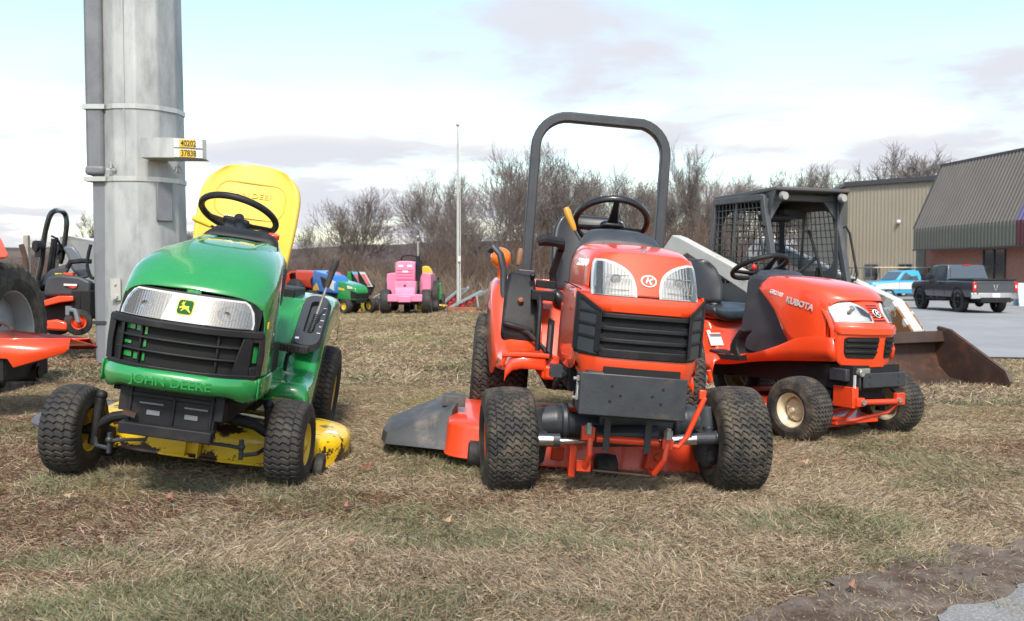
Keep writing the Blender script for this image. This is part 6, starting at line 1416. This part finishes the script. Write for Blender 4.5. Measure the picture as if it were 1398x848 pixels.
g = G(); g.box((0, -1.39, .74), (.32, .02, .16)); obj('number_plate', g, WHT, bmpr)
g = G()
for s in (-1, 1): g.tube([(s*.99, 1.0, .52), (s*.99, 3.0, .52)], .06, 6)
g.box((0, .6, .55), (1.3, 4.0, .2)); obj('side_step', g, BK, RM); g = G(); g.cyl((-.75, 0, .44), (.75, 0, .44), .07); g.ball((0, 0, .42), .2); obj('rear_axle', g, BK, RM)
for s in (-1, 1):
    g = G(); 
    for y in (0, 3.75): g.lathe([(.56, s*1.0), (.56, s*1.012), (.49, s*1.014), (.49, s*.7)], (0, y, .50), 'x', 24, rad(-5), rad(185))
    obj('wheel_arch', g, BK, RM)
    g = G(); g.box((s*1.14, 3.0, 1.46), (.20, .14, .30)); g.box((s*1.0, 3.02, 1.38), (.2, .06, .05)); obj('mirror', g, BK, RM, bevel=.03)
    for y in (1.55, 2.5): g = G(); g.box((s*1.005, y, 1.22), (.03, .2, .05)); obj('door_handle', g, BK, RM)
    g = G(); 
    for y in (1.22, 2.25, 3.2): g.box((s*1.002, y, 1.0), (.006, .012, .64))
    obj('door_gap', g, VOID, RM)
    for y in (0, 3.75): carwheel(RM, s*.84, y, .46, .32, BKG, s)
# blue and white regular cab pickup, side on, facing left
BP = thing('pickup_truck', 'bright blue and white older pickup parked facing left beyond the dark one', 'pickup', (22.6, 52, LZ), (0, 0, rad(96)))
# local: +y forward
g = G(); g.loft([[(x, y, z) for x, z in carsec(.98*k, z0, z1)] for y, z0, z1, k in ((-2.9, .45, 1.15, .98), (-.2, .42, 1.16, 1), (1.2, .42, 1.15, 1), (1.5, .42, 1.14, .99), (2.5, .45, 1.05, .96), (2.75, .5, .98, .9))]); obj('body', g, BLU, BP, bevel=.02)
for s in (-1, 1): g = G(); g.prism([(-2.85, .64), (-2.85, 1.03), (1.4, 1.03), (2.55, .93), (2.6, .66)], s*.975, s*1.0, 'x'); obj('white_side_panel', g, CWH, BP)
g = G(); g.loft([[(-w, y, 1.14), (-w*.84, y2, z), (w*.84, y2, z), (w, y, 1.14)] for y, y2, z, w in ((-.22, -.05, 1.68, .93), (.4, .4, 1.72, .94), (1.35, .85, 1.66, .92))]); obj('cab', g, BLU, BP, bevel=.03)
for s in (-1, 1): glassq([(s*.945, .02, 1.18), (s*.945, 1.12, 1.18), (s*.80, .74, 1.60), (s*.80, .12, 1.60)], par=BP)
glassq([(-.80, 1.33, 1.18), (.80, 1.33, 1.18), (.70, .92, 1.62), (-.70, .92, 1.62)], nm='windscreen', par=BP)
for s in (-1, 1):
    g = G(); g.box((s*1.0, .02, .93), (.03, .16, .05)); obj('door_handle', g, BK, BP); g = G(); 
    for y in (-.16, 1.18): g.box((s*.998, y, .85), (.006, .014, .6))
    obj('door_gap', g, VOID, BP)
    for y in (-1.75, 1.75): carwheel(BP, s*.85, y, .35, .22, SLV, s)
g = G(); g.box((0, 2.80, .55), (1.9, .12, .16)); obj('front_bumper', g, CHB, BP, bevel=.03)
g = G(); g.box((0, -1.6, 1.14), (1.6, 2.4, .06)); obj('bed', g, VOID, BP)
# golf carts
def cart(px, Y, rz, roofm, label, zl=0):
    x = (px-699)/FPX*Y; c = thing('golf_cart', label, 'golf cart', (x, Y, LZ), (0, 0, rz), 'golf carts by the tan building')
    g = G(); g.box((0, 0, 1.88), (1.25, 2.0, .08)); obj('roof', g, roofm, c, bevel=.03)
    g = G()
    for sx in (-.55, .55):
        for y, yt in ((-.9, -.85), (.95, .7)): g.tube([(sx, y, .6), (sx, yt, 1.86)], .022, 6)
    obj('roof_posts', g, BK, c)
    g = G(); g.prism([(-1.1, .35), (-1.1, .8), (-.3, .85), (-.25, .4), (.5, .38), (.75, .85), (1.1, .8), (1.2, .4)], -.58, .58, 'x'); obj('body', g, DKT, c, bevel=.05)
    g = G(); g.box((0, -.35, .85), (1.0, .5, .12)); g.box((0, -.6, 1.1), (1.0, .1, .4)); obj('seat', g, VINYL, c, bevel=.03)
    for sx in (-.52, .52):
        for y in (-.8, .85): carwheel(c, sx, y, .23, .18, SLV, 1 if sx > 0 else -1)
RB = mat('beige_roof', (.55, .44, .30), .5); RG = mat('grey_cart_roof', (.30, .31, .33), .5)
cart(1180, 62, rad(80), mat('dark_cart_roof', (.10, .10, .11), .5), 'golf cart with dark roof left of the blue and white pickup')
cart(1214, 60, rad(75), RB, 'golf cart with beige roof behind the blue and white pickup')
cart(1250, 60, rad(75), RG, 'golf cart with grey roof beside the corner of the brick building')
# sandwich board at the right edge
x = (1396-699)/FPX*44; SB = thing('sandwich_board', 'small pale blue sandwich board at the right edge of the car park', 'sign', (x, 44, LZ))
g = G(); g.loft([[(-.3, -.3, 0), (.3, -.3, 0), (.3, -.26, 0), (-.3, -.26, 0)], [(-.28, -.04, 1.1), (.28, -.04, 1.1), (.28, 0, 1.1), (-.28, 0, 1.1)]]); g.loft([[(-.3, .3, 0), (.3, .3, 0), (.3, .26, 0), (-.3, .26, 0)], [(-.28, .04, 1.1), (.28, .04, 1.1), (.28, 0.005, 1.1), (-.28, 0.005, 1.1)]]); obj('board', g, mat('pale_blue_board', (.45, .55, .62), .5), SB)
# ============================================================ machines on the crest
PINK = mat('pink_paint', (.72, .22, .36), .45, coat=.2, var=.08); PINKD = mat('darker_pink_paint', (.55, .09, .2), .5)
def swheel(P, c, r, wd_, m, rz=0, nm='wheel'):
    w = part(nm, P, c, (0, 0, rz)); g = G(); g.lathe([(r*.5, wd_*.45), (r*.62, wd_*.5), (r*.92, wd_*.5), (r, wd_*.36), (r, -wd_*.36), (r*.92, -wd_*.5), (r*.62, -wd_*.5), (r*.5, -wd_*.45)], n=28); obj('tyre', g, RUB, w, smooth=50)
    g = G(); g.lathe([(r*.52, wd_*.42), (r*.46, wd_*.2), (.05, wd_*.2), (.04, wd_*.35), (.001, wd_*.35)], n=24); g.lathe([(r*.52, -wd_*.42), (r*.46, -wd_*.2), (.001, -wd_*.2)], n=24); obj('rim', g, m, w); return w
def base(px, Y): x = (px-699)/FPX*Y; return (x, Y, gz(x, Y))
PT = thing('lawn_tractor', 'small pink garden tractor facing the camera on the crest of the field', 'lawn tractor', base(557, 16.4)); PT.scale = (.86, .90, .92)
g = G(); g.prism(spline([(-.19, .62), (-.20, .92), (-.175, .98), (-.1, 1.0), (.1, 1.0), (.175, .98), (.20, .92), (.19, .62)], 3), -.45, .3, 'y'); obj('hood', g, PINK, PT, bevel=.02)
g = G(); g.prism([(-.21, .36), (-.22, .62), (.22, .62), (.21, .36)], -.52, -.2, 'y'); g.box((0, -.50, .30), (.70, .12, .14)); g.box((0, -.6, .28), (.26, .08, .12)); g.loft([[(-.21, -.46, .62), (.21, -.46, .62), (.20, -.46, .36), (-.20, -.46, .36)], [(-.21, -.52, .50), (.21, -.52, .50), (.2, -.54, .34), (-.2, -.54, .34)]]); obj('front_body', g, PINK, PT, bevel=.015)
g = G(); 
for k in range(4): g.box((0, -.452, .66+.055*k), (.34, .012, .018))
obj('grille', g, PINKD, PT)
for s in (-1, 1):
    g = G(); g.box((s*.09, -.455, .905), (.10, .012, .045)); obj('headlight', g, REFL, PT)
    g = G(); g.prism(spline([(s*.26, .30), (s*.44, .38), (s*.46, .72), (s*.42, .76), (s*.28, .76), (s*.22, .55)], 3, True), .15, 1.15, 'y'); obj('fender', g, PINK, PT, bevel=.02)
    swheel(PT, (s*.42, -.30, .23), .23, .20, PINK); swheel(PT, (s*.46, .9, .31), .31, .26, PINK)
g = G(); g.box((0, -.455, .80), (.12, .014, .035)); obj('name_plate', g, WHT, PT); g = G(); g.box((0, -.535, .54), (.05, .01, .02)); obj('slot', g, VOID, PT)
g = G(); g.box((0, .3, .25), (.5, 1.4, .16)); obj('chassis', g, VOID, PT); w = part('steering_wheel', PT, (0, .42, 1.04), (rad(-25), 0, 0)); g = G(); g.ring((0, 0, 0), .19, .014); obj('rim', g, BK, w); g = G(); g.box((0, 0, -.02), (.34, .04, .02)); g.cyl((0, 0, -.25), (0, 0, 0), .02); obj('spokes', g, BK, w)
g = G(); g.box((0, .95, .85), (.4, .08, .35)); g.box((0, .8, .72), (.4, .3, .08)); obj('seat', g, BK, PT)
ep = part('exhaust_stack', PT); g = G(); g.cyl((.245, -.30, .62), (.245, -.30, 1.10), .045); obj('muffler', g, BK, ep); g = G(); g.cyl((.245, -.30, 1.10), (.245, -.30, 1.50), .018); g.cyl((.245, -.3, 1.38), (.25, -.33, 1.46), .03); obj('pipe', g, CHR, ep)
g = G(); g.cyl((-.31, .4, .7), (-.31, .38, .98), .02); obj('lever', g, CHR, PT)
# green mower with yellow seat behind it
GM = thing('lawn_tractor', 'green lawn tractor with yellow seat half hidden behind the pink tractor', 'lawn tractor', base(585, 17.0)); GM.scale = (.72, .72, .62)
g = G(); g.prism(spline([(-.42, .30), (-.40, .72), (-.30, .82), (.22, .84), (.30, .78), (.32, .35)], 3), .1, .9, 'y'); g.prism(spline([(-.30, .5), (-.28, .88), (-.16, .95), (.0, .88), (.02, .5)], 3), -.5, .1, 'y'); obj('body', g, JG, GM, bevel=.03)
g = G(); g.prism(spline([(-.30, .75), (-.34, 1.1), (-.25, 1.32), (-.06, 1.34), (.05, 1.1), (.02, .75)], 4, True), .75, .85, 'y'); obj('seat', g, JY, GM, bevel=.03)
for s in (-1, 1): swheel(GM, (-.14+s*.40, .7, .26), .26, .2, JY); 
swheel(GM, (-.14+.36, -.45, .17), .17, .14, JY); swheel(GM, (-.14-.36, -.45, .17), .17, .14, JY)
g = G(); g.prism([(-.3, .05), (.42, .05), (.46, .16), (.3, .2), (-.3, .2)], -.1, .5, 'y'); obj('mower_deck', g, DY, GM, bevel=.02)
g = G(); g.cyl((.18, .4, .8), (.22, .4, .98), .015); g.ball((.22, .4, .99), .03); obj('lever', g, BK, GM)
# red tractor, blue tractor, green tractor: three quarter views facing right
def small_tractor(px, Y, rz, m, hoodpts, label, wr=.45, fr=.26, rimm=None, name='small_tractor', extras=None, sc=1.0, seat=False, fend=True):
    R_ = thing(name, label, 'tractor', base(px, Y), (0, 0, rz)); R_.scale = (sc,)*3
    g = G(); g.prism(hoodpts, -.24, .24, 'x'); obj('hood', g, m, R_, bevel=.05, segs=3)
    g = G(); g.prism([(-1.1, .30), (-1.1, .62), (.9, .62), (.9, .3)], -.18, .18, 'x'); obj('chassis', g, VOID, R_)
    for s in (-1, 1):
        swheel(R_, (s*.46, -.95, fr), fr, .17, rimm or m); swheel(R_, (s*.50, .65, wr), wr, .25, rimm or m)
        if not fend: continue
        g = G(); g.prism(spline([(.2, .5), (.25, .9), (.6, 1.02), (1.0, .92), (1.1, .6), (.9, .9), (.6, .96), (.35, .85)], 2, True), s*.36-.1, s*.36+.14, 'x'); obj('fender', g, m, R_)
    if not seat: return R_
    g = G(); g.box((0, .55, .9), (.42, .4, .08)); g.box((0, .75, 1.1), (.42, .08, .35)); obj('seat', g, VINYL, R_, bevel=.03)
    w = part('steering_wheel', R_, (0, .12, 1.2), (rad(-35), 0, 0)); g = G(); g.ring((0, 0, 0), .18, .014); g.box((0, 0, 0), (.34, .03, .015)); g.cyl((0, 0, -.3), (0, 0, 0), .02); obj('rim', g, BK, w)
    return R_
RT = small_tractor(414, 17.5, rad(52), mat('red_paint', (.62, .05, .02), .4, coat=.4, dirt=(.4, .08, .05)), [(-1.2, .55), (-1.22, .88), (-1.1, .98), (0, 1.02), (.02, .6)], 'old red tractor nearest the yellow seat with its boxy hood facing right', rimm=WHT, sc=.78)
g = G(); g.cyl((-.26, -.75, .75), (-.30, -.75, .75), .12, n=24); obj('side_filter', g, BK, RT); g = G(); g.cyl((.25, -.75, .75), (.30, -.75, .75), .12, n=24); obj('side_filter', g, BK, RT)
BLT = mat('tractor_blue', (.03, .15, .46), .3, coat=.6)
BT = small_tractor(440, 17.0, rad(40), BLT, spline([(-1.15, .52), (-1.12, .82), (-.85, 1.0), (-.1, 1.12), (.1, 1.1), (.12, .55)], 4), 'blue tractor with dark side vents between the red and green ones', rimm=WHT, sc=.66, fend=False)
for s in (-1, 1):
    g = G(); g.prism([(-.75, .66), (-.82, .88), (-.35, .98), (-.5, .68)], s*.24, s*.252, 'x'); obj('side_vent', g, BK, BT)
    g = G(); g.prism([(-.25, .60), (-.12, .80), (.08, .66), (.08, .58)], s*.24, s*.25, 'x'); obj('side_decal', g, mat('decal_yellow', (.7, .38, .03), .4), BT)
    g = G(); g.prism([(-1.10, .60), (-1.10, .84), (-.92, .94), (-.90, .66)], s*.18, s*.26, 'x'); obj('headlight', g, REFL, BT)
GT = small_tractor(462, 16.6, rad(48), JG, spline([(-1.1, .38), (-1.12, .68), (-.9, .84), (-.2, .96), (.1, .94), (.12, .4)], 4), 'green lawn tractor with yellow rims facing right beside the blue tractor', wr=.33, fr=.22, rimm=JY, sc=.60, fend=False)
for s in (-1, 1):
    g = G(); g.prism([(-1.0, .72), (-.95, .78), (-.75, .82), (-.78, .72)], s*.16, s*.262, 'x'); obj('headlight', g, REFL, GT); g = G(); g.prism([(-.6, .66), (-.6, .72), (.05, .8), (.05, .72)], s*.24, s*.25, 'x'); obj('side_stripe', g, JY2, GT)
g = G(); g.prism([(-1.13, .44), (-1.13, .62), (-.9, .66), (-.9, .44)], -.25, .25, 'x'); obj('grille', g, BK, GT)
g = G(); g.tube([(0, .35, .8), (0, .33, 1.05), (0, .45, 1.18), (0, .6, 1.1), (0, .65, .8)], .09, 8); obj('seat_frame', g, CHAR, GT)
# green implement with two tilted black hoods
IM = thing('farm_implement', 'green implement with two tilted black hoods carrying pale stickers', 'farm implement', base(498, 18))
def i_(px, py, Y=18): return W(px, py, Y)-Vector(IM.location)
for k, (dx, c) in enumerate(((0, (.15, .42, .60)), (10, (.50, .55, .52)))):
    h = part('hood', IM); g = G(); quadbox(g, [i_(*p, 18-.15*k) for p in ((478+dx, 371), (484+dx, 371.5), (500+dx, 391), (494+dx, 404), (486+dx, 402), (480+dx, 385))], (.0, .25, 0)); obj('shell', g, BK, h, bevel=.01)
    g = G(); quadbox(g, [i_(*p, 17.96-.15*k) for p in ((480+dx, 371), (488+dx, 371.5), (499+dx, 391.5), (492+dx, 391.5))], (0, .01, 0)); ss = obj('sticker', g, mat('sticker_tint', c, .4), h)
    g = G(); quadbox(g, [i_(*p, 17.94-.15*k) for p in ((483+dx, 374), (488+dx, 374.5), (496+dx, 389), (491+dx, 388.5))], (0, .01, 0)); obj('print_block', g, mat('sticker_red', (.6, .14, .14), .4), ss)
g = G(); 
for P in (((474, 372), (480, 371), (486, 400), (482, 404), (474, 386)), ((480, 400), (486, 400), (493, 427), (486, 427)), ((486, 408), (496, 412), (502, 427), (497, 427))): quadbox(g, [i_(*p) for p in P], (.06, .3, 0))
obj('frame', g, JG, IM, bevel=.01)
g = G(); g.box(i_(486, 392, 17.9), (.16, .05, .06)); obj('yellow_band', g, JY2, IM)
g = G(); P = i_(499, 418, 17.7); g.ring((0, 0, 0), .15, .02, M=Matrix.Translation(P) @ RX(80) @ RY(20)); 
for k in range(6): a = pi*k/6; g.tube([P+Vector((.14*cos(a), 0, .14*sin(a))), P-Vector((.14*cos(a), 0, .14*sin(a)))], .008, 4)
obj('tine_wheel', g, mat('implement_orange', (.62, .27, .03), .5), IM)
# rack of grey conveyors / ramps right of the pink tractor
ALU = mat('aluminium_rail', (.42, .43, .44), .4, metal=.6)
for (a, b, Y, lb) in (((598, 420), (628, 394), 18.4, 'grey aluminium loading ramp leaning left of the white pole'), ((606, 424), (658, 397), 17.6, 'longer grey aluminium loading ramp leaning past the white pole')):
    A = W(*a, Y); B = W(*b, Y+.5); R_ = thing('loading_ramp', lb, 'ramp', (A.x, A.y, gz(A.x, A.y)), group=None); o = Vector(R_.location); A = A-o; B = B-o
    g = G()
    for q in (Vector((0, 0, 0)), Vector((.16, .35, .02))): g.tube([A+q, B+q], .028, 4)
    for k in range(9): t = (k+.5)/9; p = A.lerp(B, t); g.tube([p, p+Vector((.16, .35, .02))], .015, 4)
    obj('rails', g, ALU, R_)
    g = G(); p = A.lerp(B, .85); g.tube([p, Vector((p.x+.05, p.y, 0))], .02, 4); g.tube([A.lerp(B, .5), Vector((p.x-.2, p.y, .02))], .018, 4); obj('legs', g, ALU, R_)
    g = G(); 
    for k in range(4): p = A.lerp(B, .25+.17*k)+Vector((.02, .1, -.09)); g.box(p, (.10, .10, .11), (.3, .2*k, .4))
    obj('red_cover', g, mat('red_cloth', (.42, .03, .03), .7), R_, bevel=.02)
# small clutter left of the pink tractor
CL = thing('hand_rake', 'tangle of grey steel hay rake arms left of the pink tractor', 'rake', base(512, 17.6)); 
def c_(px, py, Y=17.6): return W(px, py, Y)-Vector(CL.location)
g = G(); g.tube([c_(498, 414), c_(522, 400)], .018, 5); g.tube([c_(500, 418), c_(526, 403)], .018, 5); 
for k in range(8): g.tube([c_(502+3*k, 412-1.7*k), c_(504+3*k, 426)], .012, 4)
obj('rake_arms', g, GALV, CL); swheel(CL, tuple(c_(515, 416)), .13, .08, REDL)
# white pole with cleat, and timber at its foot
FP = thing('flagpole', 'thin white flagpole without a flag standing on the crest', 'flagpole', base(625.5, 18.6))
zt_ = W(625, 172, 18.6).z-FP.location.z
g = G(); g.tube([(0, 0, -.1), (0, 0, zt_*.55), (0, 0, zt_)], .04, 12, radii=[.036, .028, .016]); obj('mast', g, mat('dull_white_paint', (.42, .42, .40), .5, var=.1), FP)
g = G(); g.ball((0, 0, zt_+.02), .035); obj('finial', g, GALV, FP); g = G(); g.box((.03, -.04, 1.1), (.05, .05, .1)); g.cyl((.05, -.03, .2), (.045, -.03, zt_-.1), .006, n=5); obj('halyard', g, WHT, FP)
TM = thing('timber', 'rusty brown timber lying on the grass at the foot of the flagpole', 'timber', base(632, 17.4)); g = G(); g.box((0, 0, .05), (.62, .10, .07), (0, .03, .1)); obj('beam', g, mat('rusty_timber', (.28, .10, .05), .8, var=.3, vscale=8), TM, bevel=.01); g = G(); g.cyl((.26, -.02, .05), (.36, -.03, .05), .04); obj('end_roller', g, RUST, TM)
# orange crate-like machine glimpsed beyond the compact tractor
x, y, z = base(742, 15); CT = thing('garden_cart', 'low red orange cart glimpsed behind the roll bar tractor seat', 'cart', (x, y, z)); zc = W(742, 388, 15).z-z
g = G(); g.box((0, 0, zc-.06), (.7, .5, .22)); g.box((0, -.26, zc+.05), (.74, .03, .06)); obj('tub', g, OR, CT, bevel=.02); swheel(CT, (-.3, 0, .2), .2, .1, WHT); swheel(CT, (.3, 0, .2), .2, .1, WHT); g = G(); g.box((0, 0, (zc-.17+.2)/2), (.08, .08, abs(zc-.17-.2)+.1)); g.cyl((-.3, 0, .2), (.3, 0, .2), .02); obj('stand', g, IRON, CT)
# ============================================================ fallen leaves and stones
LEAFM = [mat('brown_leaf', (.20, .075, .035), .7, var=.2, vscale=40), mat('tan_leaf', (.33, .22, .13), .7, var=.2, vscale=40), mat('pink_brown_leaf', (.25, .12, .085), .7, var=.2, vscale=40)]
def gp(px, py):
    Y = 3.0
    for _ in range(12): w = W(px, py, Y); d = (w.z-CAMZ)/Y; x = w.x; Y = (gz(x, Y)+.02-CAMZ)/d
    w = W(px, py, Y); return w
def leaf(px, py, s, m, label, rz):
    p = gp(px, py); r = random.Random(int(px)); out = []
    for k in range(22):
        a = 2*pi*k/22; q = (1+.15*cos(5*a+.4)+r.uniform(-.1, .1))*(.7+.3*abs(cos(a*.5))); out.append((q*cos(a)*s*1.2, q*sin(a)*s*.8))
    g = G(); v = [(x, y, .012+5*(x*x)*1.0/s*.12+r.uniform(-.003, .004)) for x, y in out]; v.append((0, 0, .004)); g.add(v, [(k, (k+1) % 22, 22) for k in range(22)]); s *= 1.0; g.tube([(s*1.0, 0, .012), (s*1.7, .1*s, .02)], .0012, 4)
    o = obj('fallen_leaf', g, m, solid=.0008, loc=p, rot=(rad(18), rad(-8), rz)); tag(o, label, 'leaf', 'fallen leaves on the grass')
for a in ((500, 641, .030, 0, 'dark brown fallen leaf right of the yellow mower deck', .3), (1161, 806, .018, 2, 'reddish fallen leaf on the bare dirt at the bottom right', 1.2), (1098, 635, .022, 1, 'pale tan fallen leaf right of the roll bar tractor front tyre', .6), (474, 695, .022, 2, 'pinkish fallen leaf between the two big machines', 2.2), (95, 680, .02, 1, 'small tan leaf in front of the green mower left tyre', .2), (230, 684, .024, 2, 'pinkish leaf before the green mower deck', 1.7), (120, 638, .026, 0, 'brown leaf touching the green mower left front tyre', 2.9), (610, 715, .018, 1, 'small tan leaf at the bottom centre of the grass', .9), (1030, 604, .02, 0, 'small dark leaf beneath the cream wheel mower', 1.9)):
    leaf(a[0], a[1], a[2]*.8, LEAFM[a[3]], a[4], a[5])
r = random.Random(4); ST = G()
for k in range(300):
    px = r.uniform(1080, 1420); py = r.uniform(750, 860)
    p = gp(px, py)
    if inpoly(np.array([p.x]), np.array([p.y]), dirt_o)[0]: ST.ball((p.x, p.y, gz(p.x, p.y)+.016), r.uniform(.0012, .004), 6, 4, (1, r.uniform(.6, 1), .6))
tag(obj('gravel', ST, mat('gravel_stone', (.22, .20, .18), .8, var=.5, vscale=30), smooth=0), 'scattered small gravel on the bare dirt beside the asphalt corner', 'gravel', kind='stuff')

# leaf and twig litter between the blades
r = random.Random(12); LL = G()
for k in range(2600):
    py = 560+300*r.random()**1.1; px = r.uniform(-20, 1420); p = gp(px, py)
    if nz2(np.array([p.x*1.0]), np.array([p.y*1.0]), 1.6, 50)[0] < r.uniform(.25, .95): continue
    if inpoly(np.array([p.x]), np.array([p.y]), asph_o)[0]: continue
    s = r.uniform(.003, .010)*(1 if r.random() < .93 else 1.9); a = r.uniform(0, 2*pi); t = r.uniform(-.5, .5); n = r.choice((4, 5, 6))
    M = Matrix.Translation((p.x, p.y, gz(p.x, p.y)+r.uniform(.012, .024))) @ Euler((t, r.uniform(-.5, .5), a)).to_matrix().to_4x4()
    LL.add([(s*cos(2*pi*i/n)*r.uniform(.7, 1.2), s*.6*sin(2*pi*i/n)*r.uniform(.7, 1.2), r.uniform(-.001, .001)) for i in range(n)], [tuple(range(n))], M)
tag(obj('leaf_litter', LL, mat('litter_brown', (.17, .085, .05), .8, var=.5, vscale=9, dirt=(.36, .25, .16), dscale=6, dlo=.5, dhi=.6), smooth=0), 'crumbled brown leaf litter scattered through the grass', 'leaf litter', kind='stuff')
# parts that came out as several loose pieces become one object per piece
def islands(me):
    n = len(me.vertices); p = list(range(n))
    def f(a):
        while p[a] != a: p[a] = p[p[a]]; a = p[a]
        return a
    for e in me.edges: p[f(e.vertices[0])] = f(e.vertices[1])
    d = {}
    for poly in me.polygons: d.setdefault(f(poly.vertices[0]), []).append(poly.index)
    return list(d.values())
SPLIT = {'step_edge', 'tie_rod', 'roof_gusset', 'deck_mount', 'inner_rib', 'depth_mark', 'guard_slot', 'bolt', 'ball_joint', 'steering_cylinder', 'roll_bar_foot', 'steel_band', 'roof_posts', 'seat_rail', 'panel_gap', 'nose_panel', 'chassis', 'roll_bar_hinge', 'sticker', 'door_gap'}
for o in list(COL.objects):
    if o.type == 'MESH' and o.name.split('.')[0] in SPLIT and not o.children:
        isl = islands(o.data)
        if not 1 < len(isl) < 30: continue
        me = o.data
        for k, fs in enumerate(isl):
            used = sorted({v for i in fs for v in me.polygons[i].vertices}); ix = {v: j for j, v in enumerate(used)}
            m2 = bpy.data.meshes.new(me.name); m2.from_pydata([me.vertices[v].co for v in used], [], [[ix[v] for v in me.polygons[i].vertices] for i in fs])
            for q in me.materials: m2.materials.append(q)
            c = o if k == 0 else o.copy()
            if k: COL.objects.link(c)
            c['_m'] = 1; c_m = m2
            if k == 0: first = m2
            else: c.data = m2
            del c['_m']
        o.data = first
